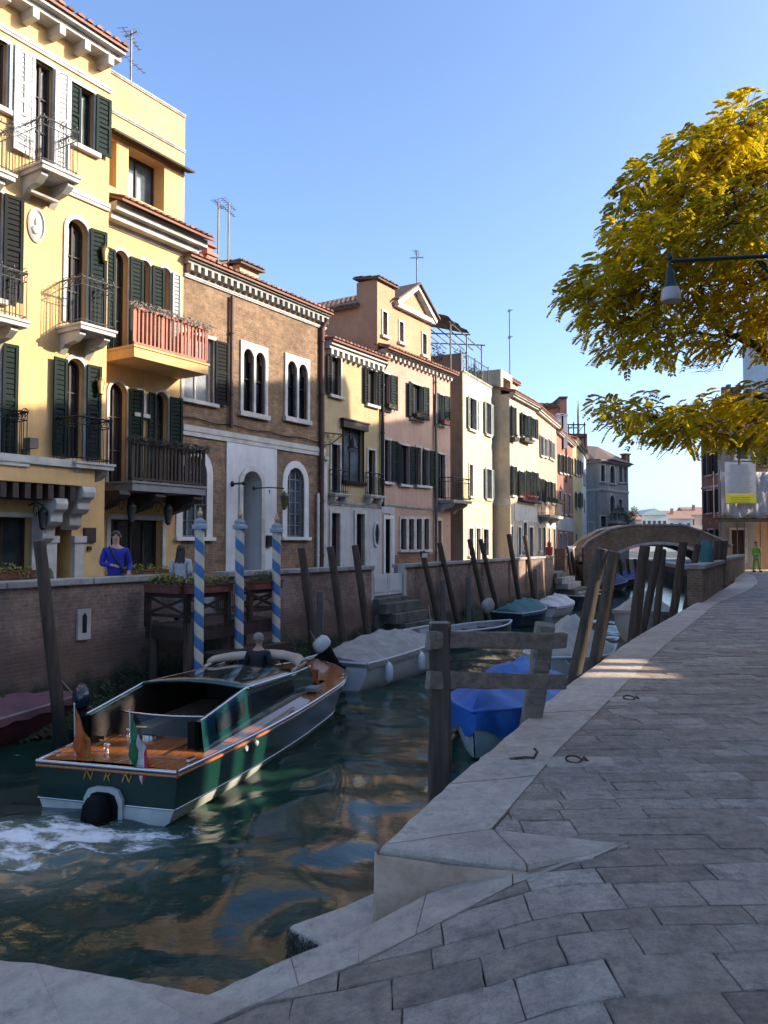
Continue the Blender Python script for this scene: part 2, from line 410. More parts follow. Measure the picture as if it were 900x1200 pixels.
    def pipe(s, sx, z0, z1, mat, r=.055, name='drainpipe', bend=None):
        mb = MB(); pts = [(sx,-.1,z0),(sx,-.1,z1)]
        if bend: pts += [(sx+bend,-.25,z1+.35)]
        mb.tube(pts, r, 8)
        z = z0+1
        while z < z1: mb.tube([(sx,-.1,z),(sx,-.1,z+.05)], r*1.35, 8); z += 1.9
        return s.part(mb, name, mat)
    def balcony(s, s0, s1, z, dep, kind='iron', h=1.0, slabm=None, railm=None, th=.14, brackets=2, vine=None, brm=None, curl=True, gap=.12, sides='LR'):
        mb = MB(); mb.box(s0,s1,-dep,-.003,z-th,z); mb.box(s0-.03,s1+.03,-dep-.03,-.004,z-.05,z+.004)
        b = s.part(mb, 'balcony', slabm or STONE)
        if brackets:
            for i in range(brackets):
                k = MB()
                x = s0+(s1-s0)*(i+.5)/brackets if brackets > 2 else s0+(s1-s0)*(.15+.7*i)
                k.prismx([(-.006,z-th-.005),(-dep*.85,z-th-.005),(-dep*.85,z-th-.09),(-dep*.6,z-th-.22),(-dep*.25,z-th-.26),(-.006,z-th-.45)], x-.08, x+.08)
                s.sub(k, 'bracket', brm or slabm or STONE, b)
        r = MB(); d = dep-.05; a0, a1 = s0+.04, s1-.04
        runs = [((a0,-d),(a1,-d))]
        if 'L' in sides: runs.append(((a0,-.02),(a0,-d)))
        if 'R' in sides: runs.append(((a1,-d),(a1,-.02)))
        for (xa,ya),(xb,yb) in runs:
            L = sqrt((xb-xa)**2+(yb-ya)**2)
            if kind == 'iron':
                for zz, rr in ((z+h,.02),(z+.09,.013),(z+h-.17,.012)): r.tube([(xa,ya,zz),(xb,yb,zz)], rr, 5)
                n = max(2,int(L/gap))
                for i in range(n+1):
                    t = i/n; x, y = xa+(xb-xa)*t, ya+(yb-ya)*t; r.tube([(x,y,z),(x,y,z+h-(0 if i%4==0 else .17))], .010, 4)
                if curl:
                    m = max(1,int(L/.24)); nx, ny = (yb-ya)/L, -(xb-xa)/L
                    if (xa+xb)/2 > 1e9: pass
                    for i in range(m):
                        t = (i+.5)/m; x, y = xa+(xb-xa)*t, ya+(yb-ya)*t; ux, uy = (xb-xa)/L, (yb-ya)/L
                        pts = [(x+ux*.085*(1-k/16)*cos(k*.62), y+uy*.085*(1-k/16)*cos(k*.62), z+h-.085+.08*(1-k/16)*sin(k*.62)) for k in range(12)]
                        r.tube(pts, .008, 4)
                        if curl == 2:
                            pts = [(x+ux*.02, y-.0-.02-.17*sin(k*.45)*(1-k/18), z+h-.02+.13*(1-cos(k*.45))*(1-k/14)-.06) for k in range(13)]
                            r.tube(pts, .009, 4)
            else:
                r.box(min(xa,xb)-.035,max(xa,xb)+.035,min(ya,yb)-.035,max(ya,yb)+.035,z+h-.07,z+h); r.box(min(xa,xb)-.025,max(xa,xb)+.025,min(ya,yb)-.025,max(ya,yb)+.025,z+.03,z+.09)
                n = max(2,int(L/gap))
                for i in range(n+1):
                    t = i/n; x, y = xa+(xb-xa)*t, ya+(yb-ya)*t
                    w = .026 if i%7 else .05; r.box(x-w,x+w,y-.02,y+.02,z+.092,z+h-.072)
        s.sub(r, 'railing', railm or (IRON_G if kind == 'iron' else WOOD_R), b)
        if vine:
            v = MB(); n = int((s1-s0)*4)
            for i in range(n+1):
                x = s0+(s1-s0)*i/n; v.add(*leafy((x,-d-.02,z+h+.02),(.20,.14,.13),60,.05,i))
                v.tube([(x+.12*cos(k*.7),-d-.05-.02*k,z+h+.08*sin(k*.7)) for k in range(8)], .008, 4)
            s.sub(v, 'vine', vine, b, fix=False)
        return b
    def chimney(s, par, x, y, z0, z1, w=.5, mat=None, cap=True, d=None):
        mb = MB(); d = d or w; mb.box(x-w/2,x+w/2,y-d/2,y+d/2,z0,z1); mb.box(x-w/2-.06,x+w/2+.06,y-d/2-.06,y+d/2+.06,z1,z1+.1)
        if cap:
            mb.box(x-w/2+.05,x+w/2-.05,y-d/2+.05,y+d/2-.05,z1+.1,z1+.3)
            mb.add([(x-w/2-.05,y-d/2-.05,z1+.3),(x+w/2+.05,y-d/2-.05,z1+.3),(x+w/2+.05,y+d/2+.05,z1+.3),(x-w/2-.05,y+d/2+.05,z1+.3),(x,y,z1+.55)], [(0,1,4),(1,2,4),(2,3,4),(3,0,4),(3,2,1,0)])
        return s.sub(mb, 'chimney', mat or TERRA, par)
    def world(s, x, y, z): return s.M @ Vector((x,y,z))
def arcpts(s0, s1, z1, rise, n=10):
    if not rise: return [(s0,z1),(s1,z1)]
    c = (s0+s1)/2; w = (s1-s0)/2
    return [(c-w*cos(pi*i/n), z1-rise+rise*sin(pi*i/n)) for i in range(n+1)]
# ------------------------------------------------------------------ left bank houses
def L1(px, off=0):
    bx, by = -7.45+.846*off, 19.8-.533*off; k = (px-450)/FPX
    Y = (by*.63-bx)/(.63-k); return (k*Y, Y)
def zpx_(y, D): return EYE+(638-y)*D/FPX
P_YEL = plaster('yellow ochre render', (.62,.395,.17), amt=.35, streak=.3)
P_YEL2 = plaster('faded mustard render', (.44,.33,.17), amt=.55, peel=(.40,.39,.36), peel_at=.66, streak=.7)
P_WHT = plaster('flaking white render', (.47,.47,.46), amt=.4, peel=(.30,.20,.14), peel_at=.64)
P_WH2 = plaster('pale smooth render', (.56,.57,.58), amt=.12, streak=.25)
P_ORG = plaster('orange brown render', (.44,.25,.14), amt=.5, streak=.6)
P_ORB = plaster('shaded wing render', (.26,.14,.085), amt=.3)  # orange render darkened: shade of the camera-facing wing put into colour
P_PNK = plaster('faded pink render', (.47,.30,.225), amt=.6, peel=(.34,.25,.20), peel_at=.64, streak=.7)
P_CRM = plaster('cream render', (.60,.49,.32), amt=.45, peel=(.48,.43,.34), peel_at=.66, streak=.6)
P_SID = plaster('shaded side render', (.20,.16,.12), amt=.6)  # dark render: shade of the cream house's camera-facing side put into colour
P_BEI = plaster('stained beige render', (.47,.40,.29), amt=.7, peel=(.32,.28,.23), peel_at=.66)
P_PCH = plaster('peach render', (.50,.34,.22), amt=.6, peel=(.45,.38,.30), peel_at=.63)
P_RED = plaster('brick red render', (.27,.11,.08), amt=.6, peel=(.30,.20,.16), peel_at=.62)
P_YL3 = plaster('lemon yellow render', (.54,.46,.20), amt=.45)
P_GRY = plaster('grey render', (.27,.26,.25), amt=.4)
BRICK = brickm('weathered brown brick', (.26,.155,.085), (.17,.10,.055), (.27,.20,.14), 4.2, dirt=1.0)
BRICK_R = brickm('exposed red brick', (.26,.12,.07), (.18,.08,.05), (.27,.22,.17), 4.5, plasterpatch=(.30,.22,.18))

def wall_lantern(F, px, py, par=None, out=.35, drop=.0, mat=None, scale=1.0, scroll=True):
    x, z = F.loc(px, py, out); mb = MB(); k = scale
    mb.tube([(x,0,z+.3*k),(x,-out*.5,z+.36*k),(x,-out,z+.3*k)], .014, 5)
    if scroll: mb.tube([(x+.0,-out*.5-.11*k*cos(t*.6)*(1-t/14),z+.2*k+.1*k*sin(t*.6)) for t in range(11)], .010, 4)
    mb.lathe([(.0,.29*k),(.03*k,.25*k),(.10*k,.18*k),(.105*k,.15*k),(.06*k,-.12*k),(.07*k,-.14*k),(0,-.2*k)], (x,-out,z), 6, False)
    return F.part(mb, 'wall_lantern', mat or IRON)

# --- 1: yellow hotel, nearest
A = L1(-260, 1.1); B = L1(122, 1.1)
H = Fac(A, B, 0, P_YEL, depth=9, name='hotel', label='yellow hotel at left edge with shuttered doors, wrought iron balconies and corbelled stone eaves', cat='hotel')
H.zt = H.loc(122, 72)[1]
ZT = H.zt
# top floor
H.win(-16, 38, 8, 118, sh='R', shm=GREYSH, swR=.40, mull=(2,3), fw=.09)
H.win(40, 68, 62, 188, sh='LR', shm=WHITEP, swL=.52, swR=.34, mull=(2,3), fw=.09, name='balcony_door', sill=False, ang=(.1,.2))
H.win(83, 95, 110, 166, sh='cR', shm=GREENW, swR=.40, mull=(2,1), fw=.09)
H.win(-110, -10, -80, 90, sh='LR', shm=GREENW, fw=.09)
# bands
def zoff(F, px, py, o=0): return F.loc(px, py, o)[1]
z = zoff(H, 60, 66); H.band(z-.08, z+.06, .06, STONE)
z = zoff(H, 100, 232); H.band(z-.1, z+.08, .08, STONE, s0=H.loc(70)[0])
H.band(ZT-.05, ZT+.22, .55, STONE, name='cornice', dent=.62, ddrop=.24, dout=.8, dw=.15)
H.roof(ZT+.24, 1.9, 4.5, over=.62)
# balconies of the hotel
def balc(F, pxl, pxr, y, dep, **k):       # pxl/pxr: front corners, y: slab top at the left front corner
    a, z = F.loc(pxl, y, dep); b, _ = F.loc(pxr, y, dep); return F.balcony(a, b, z, dep, **k)
balc(H, 50, 94, 188, .8, kind='iron', curl=2, h=1.0)
balc(H, -70, 19, 168, .8, kind='iron', curl=2, h=1.0)
# oval medallion and its little roof
x, z = H.loc(42, 264); mb = MB()
mb.add([(x+.22*cos(2*pi*i/20), -.03, z+.40*sin(2*pi*i/20)) for i in range(20)]+[(x+.17*cos(2*pi*i/20), -.06, z+.34*sin(2*pi*i/20)) for i in range(20)]+[(x+.15*cos(2*pi*i/20), -.02, z+.31*sin(2*pi*i/20)) for i in range(20)]+[(x,-.05,z)],
   [(i,(i+1)%20,20+(i+1)%20,20+i) for i in range(20)]+[(20+i,20+(i+1)%20,40+(i+1)%20,40+i) for i in range(20)]+[(40+i,40+(i+1)%20,60) for i in range(20)], True)
mb.ell((x,-.05,z+.05),.06,.03,.12); mb.ell((x-.03,-.05,z-.12),.09,.03,.1)
H.part(mb, 'medallion', STONE)
mb = MB(); mb.boxm(Matrix.Translation((x,-.16,z+.62)) @ Matrix.Rotation(radians(12),4,'X'), -.34,.34,-.17,.17,-.03,.02); H.part(mb, 'medallion_hood', STONE_D)
# second floor
H.win(-40, 210, 2, 340, sh='R', shm=BLACKW, swR=.42, fw=.09)
H.win(79, 253, 103, 378, arch=1, sh='R', shm=GREENW, swR=.42, fw=.10, mull=(2,3), name='balcony_door', sill=False, rec=.25, ang=(.1,.15))
balc(H, -60, 35, 352, .8, kind='iron', curl=2, h=1.0)
balc(H, 95, 136, 377, .85, kind='iron', curl=2, h=1.05)
# first floor
H.win(-30, 395, 0, 530, sh='R', shm=GREENW, swR=.34, fw=.09)
H.win(78, 418, 99, 536, arch=1, sh='LR', shm=GREENW, swL=.38, swR=.38, fw=.10, mull=(2,3), name='balcony_door', sill=False, rec=.25)
balc(H, -60, 35, 530, .8, kind='iron', railm=IRON, curl=2, h=1.0)
balc(H, 90, 134, 540, .9, kind='iron', railm=IRON, curl=2, h=1.0)
# security lamp box
x, z = H.loc(37, 520, .3); mb = MB(); mb.box(x-.1,x+.1,-.4,-.15,z-.1,z+.12); mb.box(x-.04,x+.04,-.2,0,z-.25,z-.1); H.part(mb, 'flood_lamp', LEAD)
# ground floor: jettied beam on dark joists with stone corbels
_, z1 = H.loc(60, 546, .75); _, z0 = H.loc(60, 567, .75); sE = H.loc(111, 560, .75)[0]
mb = MB(); mb.box(0,sE,-.75,0,z0,z1); H.part(mb, 'jetty_beam', P_YEL)
mb = MB(); mb.box(0,sE+.04,-.82,0,z1+.003,z1+.1); mb.box(0,sE+.02,-.79,0,z1+.1,z1+.17); H.part(mb, 'jetty_coping', STONE)
mb = MB(); k = 0
while k*.27 < sE-.35: mb.box(k*.27,k*.27+.13,-.72,0,z0-.33,z0-.005); k += 1
H.part(mb, 'jetty_joists', WOOD_D)
def corbel(x, w=.28, zz=None):
    mb = MB(); zz = zz or z0-.005
    mb.prismx([(0,zz),(-.78,zz),(-.82,zz-.12),(-.78,zz-.24),(-.66,zz-.3),(-.62,zz-.36),(-.62,zz-.5),(-.5,zz-.6),(-.36,zz-.62),(-.34,zz-.86),(-.2,zz-.95),(0,zz-.96)], x-w/2, x+w/2)
    return mb
for px in (-60, 56): H.part(corbel(H.loc(px,600,.3)[0], .3, z0-.3), 'corbel', STONE, bevel=.02)
H.part(corbel(sE-.17, .34), 'corbel', STONE, bevel=.02)
for pa, pb in ((51,63),(84,95)):
    a, b = H.loc(pa)[0], H.loc(pb)[0]; mb = MB(); mb.box(a,b,-.12,-.003,GROUND_L-.1,z0-1.25); mb.box(a-.04,b+.04,-.16,-.002,z0-1.25,z0-1.1); H.part(mb, 'pilaster', STONE)
H.win(-48, 604, 37, 679, fw=.1, mull=(3,1), pane=GLASS, box=(WOOD_R, LEAF_Y), rec=.3)
H.win(65, 603, 84, 702, fw=0, mull=(1,1), pane=DARK, name='door', sill=False, rec=.8)  # pane is a black sheet for the unlit doorway
x, z = H.loc(104, 627); mb = MB(); mb.box(x-.16,x+.16,-.06,-.003,z-.17,z+.17); mb.box(x-.13,x+.13,-.07,-.062,z-.14,z+.14); mb.box(x-.05,x+.05,-.05,-.003,z-.36,z-.26); H.part(mb, 'menu_board', WOOD_D)
mb = MB(); mb.box(0,H.L,-.05,-.004,.1,.66); H.part(mb, 'plinth', STONE)
wall_lantern(H, 50, 610, out=.5, scale=1.1)
wall_lantern(H, 118, 455, mat=GOLD, out=.2, scroll=False, scale=.95)
wall_lantern(H, 123, 300, mat=GOLD, out=.2, scroll=False, scale=.95)
H.wall()

# --- 2: flat topped yellow wing with the long red balcony
W = Fac(L1(118), L1(212), 0, P_YEL, depth=9, name='hotel_wing', label='flat-topped yellow wing with the long red balcony and loggia, between hotel and brick house', cat='hotel')
W.zt = W.loc(212, 135)[1]; WT = W.zt
W.band(WT-.02, WT+.07, .05, STONE_D, name='parapet_coping')
z = zoff(W, 170, 152); W.band(z-.05, z+.04, .05, STONE_D)
z = zoff(W, 170, 177); mb = MB(); mb.boxm(Matrix.Translation((0,-.15,z)) @ Matrix.Rotation(radians(14),4,'X'), 0, W.L+.12, -.16, .16, -.025, .025); W.part(mb, 'awning_strip', WOOD_D)
W.win(122, 157, 137, 214, fw=0, rec=.5, mull=(1,1), sill=False, pane=WOOD_D)
a = W.win(151, 171, 193, 229, fw=0, rec=.5, mull=(2,1), sill=False, pane=GLASS_B)
zb = zoff(W, 160, 243, .35); mb = MB(); mb.box(-.05,W.L+.45,-.5,-.003,zb-.34,zb-.12); mb.box(-.05,W.L+.3,-.3,-.003,zb-.52,zb-.34)
W.part(mb, 'cornice', STONE)
mb = MB(); tile_roof(mb, -.05, W.L+.55, -.72, zb-.08, -.02, zb+.2, .2, .4); W.part(mb, 'tiled_ledge', TILE, fix=False)
z = zoff(W, 170, 280); W.band(z-.07, z+.05, .05, STONE)
ZB2 = W.loc(118, 393, 1.15)[1]; ZB1 = W.loc(118, 560, 1.15)[1]
def wdoor(pa, yt, pb, zb, **k):
    a, z1 = W.loc(pa, yt); b, _ = W.loc(pb, yt); W.opening(a, b, zb, z1, arch=1, fm=STONE, fw=.08, name='balcony_door', sill=False, rec=.25, mull=(2,3), **k)
wdoor(134, 291, 150, ZB2, sh='LR', shm=GREENW, swL=.42, swR=.42)
wdoor(163, 303, 176, ZB2, sh='R', shm=GREENW, swR=.40)
wdoor(188, 312, 199.5, ZB2, sh='R', shm=GREYSH, swR=.30)
wdoor(128, 446, 149, ZB1, sh='R', shm=GREENW, swR=.42)
wdoor(181, 458, 197, ZB1, sh='LR', shm=GREENW, swL=.25, swR=.42)
a, z1 = W.loc(160, 457); b, _ = W.loc(168, 457); _, z0 = W.loc(160, 484); W.opening(a, b, z0, z1, arch=1, fw=.08, pane=P_YEL, simple=True, rec=.1, name='niche')
W.balcony(.02, W.loc(244, 430, 1.15)[0], ZB2, 1.15, kind='wood', railm=TERRA, slabm=P_YEL, brackets=0, vine=LEAF_G, th=.3, gap=.125, h=1.0, sides='R')
W.balcony(.02, W.loc(241, 570, 1.15)[0], ZB1, 1.15, kind='wood', railm=WOOD_D, slabm=M('grey painted slab',(.20,.20,.20),.8), brackets=0, vine=LEAF_K, th=.24, gap=.125, h=1.0, sides='R')
for px in (128, 170, 214):
    x = W.loc(px, 600, .5)[0]; mb = MB(); zz = ZB1-.25; mb.prismx([(0,zz),(-1.05,zz),(-1.1,zz-.1),(-1.0,zz-.2),(-.7,zz-.25),(-.6,zz-.36),(0,zz-.5)], x-.16, x+.16); W.part(mb, 'corbel', WOOD_D)
W.win(129, 608, 190, 676, fw=.12, mull=(4,1), pane=GLASS, box=(WOOD_R, LEAF_Y), rec=.3)
mb = MB(); mb.box(0,W.L,-.05,-.004,.1,.66); W.part(mb, 'plinth', STONE)
wall_lantern(W, 154, 603, out=.75, scale=1.25); wall_lantern(W, 197, 605, out=.75, scale=1.25)
wl = W.wall()
def antenna(F, par, x, y, z0, z1, arms):
    mb = MB(); mb.tube([(x,y,z0),(x,y,z1)], .03, 5)
    for dz, L, a in arms:
        c, s = cos(a), sin(a); mb.tube([(x-c*L*.5,y-s*L*.5,z1-dz),(x+c*L*.5,y+s*L*.5,z1-dz)], .02, 4)
        for k in range(7):
            t = -.5+k/6; q = .16-.015*k; mb.tube([(x+c*L*t+s*q,y+s*L*t-c*q,z1-dz+.01),(x+c*L*t-s*q,y+s*L*t+c*q,z1-dz+.01)], .008, 4)
    return F.sub(mb, 'antenna', LEAD, par)
xa, za = W.loc(154, 36, -1.0); antenna(W, wl, xa, 1.0, WT, za, ((.25,1.0,.4),(.9,1.2,.2),(.1,.5,1.6)))

# --- 3: brown brick house
Bk = Fac(L1(212), L1(380), 0, BRICK, depth=10, name='brick_house', label='brown brick house with twin-arched white windows, dentilled cornice and tall white portal', cat='house')
Bk.zt = Bk.loc(300, 341)[1]; z = Bk.zt
c = Bk.band(z-.04, z+.14, .28, STONE_D, name='cornice', dent=.27, ddrop=.2, dout=.8, dw=.11)
Bk.band(z-.42, z-.33, .08, STONE)
rf = Bk.roof(z+.18, 1.0, 4.6, over=.36)
x = Bk.loc(240)[0]
xc, zc = Bk.loc(243, 292, -1.6); Bk.chimney(rf, xc, 1.6, z+.3, zc-.25, .36, TERRA); xc, zc = Bk.loc(223, 296, -1.4); Bk.chimney(rf, xc, 1.4, z+.3, zc-.3, .28, TERRA)
# roof structures behind the cornice
mb = MB(); a, zc = Bk.loc(281, 309, -2.0); mb.box(a,a+1.0,2.0,3.2,z+.3,zc); rb = Bk.part(mb, 'roof_cabin', P_PCH)
mb = MB(); tile_roof(mb, a-.15, a+1.15, 1.8, zc+.05, 3.4, zc+.3); Bk.sub(mb, 'cabin_roof', TILE_D, rb, fix=False)
mb = MB(); a, zc = Bk.loc(256, 299, -2.6); mb.prismy([(a,z+.3),(a+1.8,z+.3),(a+1.8,zc-.35),(a+.9,zc),(a,zc-.35)], 2.6, 4.4); rb = Bk.part(mb, 'dormer', BRICK_R)
mb = MB(); mb.boxm(Matrix.Translation((a-.14,2.4,zc-.40)) @ Matrix.Rotation(radians(-21.5),4,'Y'), 0,1.14,0,2.2,0,.07); mb.boxm(Matrix.Translation((a+.88,2.4,zc+.08)) @ Matrix.Rotation(radians(21.5),4,'Y'), 0,1.14,0,2.2,0,.07); Bk.sub(mb, 'dormer_roof', TILE_D, rb)
xa, za = Bk.loc(256, 238, -2.4); antenna(Bk, rf, xa, 2.4, z+.4, za, ((.05,.7,.4),)); xa, za = Bk.loc(268, 238, -2.4); antenna(Bk, rf, xa, 2.4, z+.4, za, ((.05,1.0,.3),(.3,.9,.3)))
def bifora(pa, yt, pb, yb):
    a, z1 = Bk.loc(pa, yt); b, _ = Bk.loc(pb, yt); _, z0 = Bk.loc(pa, yb); f = .13; m = (a+b)/2
    p = None
    for s0, s1 in ((a+f, m-.05), (m+.05, b-f)):
        rise = (s1-s0)*.62; Bk.ops.append((s0,s1,z0+.16,z1-.22,rise,.2))
        p0 = arcpts(s0,s1,z1-.22,rise)
        if p is None:
            mb = MB(); 
            mb.box(a,a+f,-.06,.01,z0+.16,z1); mb.box(b-f,b,-.06,.01,z0+.16,z1); mb.box(m-.05,m+.05,-.07,.15,z0+.16,z1-.2); mb.box(a-.05,b+.05,-.13,.01,z0,z0+.158)
            par = p = (mb, [])
        q = arcpts(s0,s1,z1-.22,rise)
        for u, w in zip(q, q[1:]): mb.add([(u[0],-.055,u[1]),(w[0],-.055,w[1]),(w[0],-.055,z1),(u[0],-.055,z1),(u[0],.02,u[1]),(w[0],.02,w[1]),(w[0],.01,z1),(u[0],.01,z1)], [(0,1,2,3),(0,4,5,1),(3,2,6,7)])
        p[1].append((s0,s1))
    mb.add([(m-.05,-.055,z1-.4),(m+.05,-.055,z1-.4),(m+.05,-.055,z1),(m-.05,-.055,z1)], [(0,1,2,3)])
    wp = Bk.part(mb, 'window', STONE)
    for s0, s1 in p[1]:
        pb_ = MB(); pb_.add([(s0,.17,z0+.16),(s1,.17,z0+.16),(s1,.17,z1-.2),(s0,.17,z1-.2)], [(0,1,2,3)]); Bk.sub(pb_, 'pane', GLASS, wp)
        fb = MB(); fb.box(s0+.003,s0+.05,.1,.16,z0+.165,z1-.6); fb.box(s1-.05,s1-.003,.1,.16,z0+.165,z1-.6); fb.box(s0+.05,s1-.05,.1,.16,z0+.165,z0+.22); fb.box(s0+.05,s1-.05,.1,.16,z0+1.2,z0+1.25); Bk.sub(fb, 'sash', BLACKW, wp)
bifora(281, 398, 313, 487); bifora(333, 413, 362, 493)
Bk.win(214, 388, 250, 466, fw=.10, fm=STONE, sh='R', swR=.5, shm=BLACKW, mull=(2,1), pane=GLASS_W, sashm=WHITEP)
z = zoff(Bk, 266, 511); Bk.band(z-.17, z+.13, .07, STONE); 
mb = MB(); pts = [(i*Bk.L/20, -.05-.02*(i%2), z+.33+.03*sin(i*1.3)) for i in range(21)]; mb.tube(pts, .018, 4); Bk.part(mb, 'wall_cable', IRON)
# white portal panel built round its opening
a, b = Bk.loc(264)[0], Bk.loc(323)[0]; zp = z-.18
d0, zt = Bk.loc(283, 551); d1 = Bk.loc(304)[0]; rise = (d1-d0)*.45
Bk.ops.append((d0,d1,GROUND_L,zt,rise,.01)); q = arcpts(d0,d1,zt,rise); mb = MB(); y0 = -.035
mb.add([(a,y0,GROUND_L),(d0,y0,GROUND_L),(d0,y0,zp),(a,y0,zp)],[(0,1,2,3)]); mb.add([(d1,y0,GROUND_L),(b,y0,GROUND_L),(b,y0,zp),(d1,y0,zp)],[(0,1,2,3)])
mb.add([(d0,y0,zt),(d1,y0,zt),(d1,y0,zp),(d0,y0,zp)],[(0,1,2,3)])
for u, w in zip(q, q[1:]): mb.add([(u[0],y0,u[1]),(w[0],y0,w[1]),(w[0],y0,zt),(u[0],y0,zt),(u[0],.7,u[1]),(w[0],.7,w[1])],[(0,1,2,3),(0,4,5,1)])
mb.add([(b,y0,GROUND_L),(b,0,GROUND_L),(b,0,zp),(b,y0,zp)],[(0,1,2,3)]); mb.add([(a,y0,GROUND_L),(a,0,GROUND_L),(a,0,zp),(a,y0,zp)],[(3,2,1,0)])
mb.add([(d0,y0,GROUND_L),(d0,.7,GROUND_L),(d0,.7,zt-rise),(d0,y0,zt-rise)],[(0,1,2,3)]); mb.add([(d1,y0,GROUND_L),(d1,.7,GROUND_L),(d1,.7,zt-rise),(d1,y0,zt-rise)],[(3,2,1,0)])
Bk.part(mb, 'portal_surround', P_WH2, fix=False)
mb = MB(); o = arcpts(d0-.16,d1+.16,zt+.16,rise+.16); i_ = q
pa = [(d0,GROUND_L)]+q+[(d1,GROUND_L)]; pb2 = [(d0-.16,GROUND_L)]+o+[(d1+.16,GROUND_L)]
for k in range(len(pa)-1):
    p_,q_,r_,t_ = pa[k],pa[k+1],pb2[k+1],pb2[k]; mb.add([(p_[0],-.09,p_[1]),(q_[0],-.09,q_[1]),(r_[0],-.09,r_[1]),(t_[0],-.09,t_[1]),(p_[0],-.03,p_[1]),(q_[0],-.03,q_[1]),(r_[0],-.036,r_[1]),(t_[0],-.036,t_[1])],[(0,1,2,3),(0,4,5,1),(3,2,6,7)])
Bk.part(mb, 'portal_arch', STONE)
mb = MB(); mb.add([(d0,.69,GROUND_L),(d1,.69,GROUND_L),(d1,.69,zt),(d0,.69,zt)],[(0,1,2,3)]); mb.box((d0+d1)/2-.03,(d0+d1)/2+.03,.62,.68,GROUND_L,zt); Bk.part(mb, 'door', DARK)  # black sheet across the opening stands in for its unlit interior
Bk.win(336, 547, 356, 629, arch=.5, fw=.24, fm=WHITEP, pane=GLASS_B, mull=(3,6), sashm=GREYSH, grille=IRON_G)
Bk.win(212, 532, 242, 629, arch=.5, fw=.24, fm=WHITEP, pane=GLASS_B, mull=(3,5), sashm=GREYSH, grille=IRON_G)
x, zz = Bk.loc(313, 634); mb = MB(); mb.box(x-.11,x+.11,-.12,-.04,zz-.18,zz+.18); mb.box(x-.08,x+.08,-.13,-.121,zz+.05,zz+.1); Bk.part(mb, 'letter_box', IRON)
Bk.pipe(Bk.loc(267)[0], z+.25, Bk.zt-.5, PIPE_R, .06); 
Bk.pipe(Bk.loc(374)[0], .2, Bk.zt-.45, PIPE_R, .085, bend=.12)
Bk.pipe(Bk.loc(370)[0], .2, z-1.5, WHITEP, .05)
a, b = Bk.loc(376)[0], Bk.L-.01; mb = MB(); mb.box(a,b,-.14,-.004,.1,z-.18); mb.box(a-.05,b+.03,-.2,-.003,z-.3,z-.175); Bk.part(mb, 'pilaster', STONE)
x, zz = Bk.loc(333, 588, .75); mb = MB(); mb.tube([(x-.6,0,zz+.42),(x-.3,-.4,zz+.45),(x,-.75,zz+.42)], .02, 5); mb.ell((x-.62,-.03,zz+.42),.07,.04,.07)
for k in range(3): mb.tube([(x-.3+.1*cos(t*.6),-.4+.1*cos(t*.6),zz+.3+.08*sin(t*.6)) for t in range(8)], .01, 4)
ln = Bk.part(mb, 'lantern_bracket', IRON); mb = MB(); mb.lathe([(0,.36),(.05,.3),(.14,.22),(.15,.18),(.09,-.18),(.1,-.2),(0,-.28)], (x,-.75,zz), 6, False); Bk.sub(mb, 'lantern', M('lantern glass and iron',(.06,.055,.02),.3), ln)
x, zz = Bk.loc(274, 567, .1); mb = MB(); mb.tube([(x,0,zz),(x,-.5,zz)], .03, 5); mb.ell((x,-.5,zz),.06,.06,.06); mb.ell((x,-.04,zz),.09,.05,.09); Bk.part(mb, 'wall_bracket', IRON)
mb = MB(); mb.box(0,Bk.loc(264)[0]-.01,-.05,-.004,.1,.45); mb.box(Bk.loc(323)[0]+.01,Bk.L,-.05,-.004,.1,.45); Bk.part(mb, 'plinth', STONE_D)
Bk.wall()

# --- 4: small mustard house
Y4 = Fac(L1(380), L1(446.5), 0, P_YEL2, depth=3.6, name='mustard_house', label='narrow mustard yellow house with a tall glazed window between the brick and pink houses', cat='house')
Y4.zt = Y4.loc(412, 410)[1]; z = Y4.zt
Y4.band(z-.3, z-.02, .32, STONE, name='cornice', dent=.32, ddrop=.2, dout=.7, dw=.12)
Y4.roof(z+.02, .9, 3.4, over=.42, ridge=False)
Y4.win(387, 417, 399, 462, fw=.07, sh='L', swL=.3, shm=BLACKW, pane=GLASS)
Y4.win(430, 432, 441, 473, fw=.07, sh='LR', swL=.3, swR=.3, shm=BLACKW, pane=GLASS)
Y4.win(402, 500, 425, 563, fw=.06, fm=BLACKW, pane=GLASS_B, mull=(2,1), sashm=WOOD_D)
a, zz = Y4.loc(399, 500); b = Y4.loc(428)[0]; mb = MB(); mb.box(a,b,-.16,-.005,zz,zz+.26); mb.box(a-.05,b+.05,-.2,-.004,zz+.26,zz+.32); Y4.part(mb, 'lintel', WOOD_D)
def ibal(F, pa, pb, y, dep=.3, **k):
    a, z_ = F.loc(pa, y); b, _ = F.loc(pb, y); F.balcony(a, b, z_, dep, kind='iron', h=.85, curl=0, brackets=2, th=.1, railm=IRON, **k)
Y4.win(388, 520, 398, 577, fw=.08, pane=GLASS, sill=False, sh='', name='balcony_door'); ibal(Y4, 385, 402, 578)
Y4.win(431, 527, 439, 579, fw=.08, pane=GLASS, sill=False, name='balcony_door'); ibal(Y4, 427, 444, 580)
z = zoff(Y4, 412, 591); 
mb = MB(); mb.box(.02,Y4.L-.02,-.03,-.004,.1,z-.09); g = Y4.part(mb, 'ground_floor_render', P_WHT) if False else None
Y4.band(z-.08, z+.08, .08, STONE_D)
Y4.win(387, 601, 397, 668, fw=.12, pane=GLASS, sill=False, name='door', fout=.08); Y4.win(416, 602, 426, 668, fw=.12, pane=GLASS, sill=False, name='door', fout=.08)
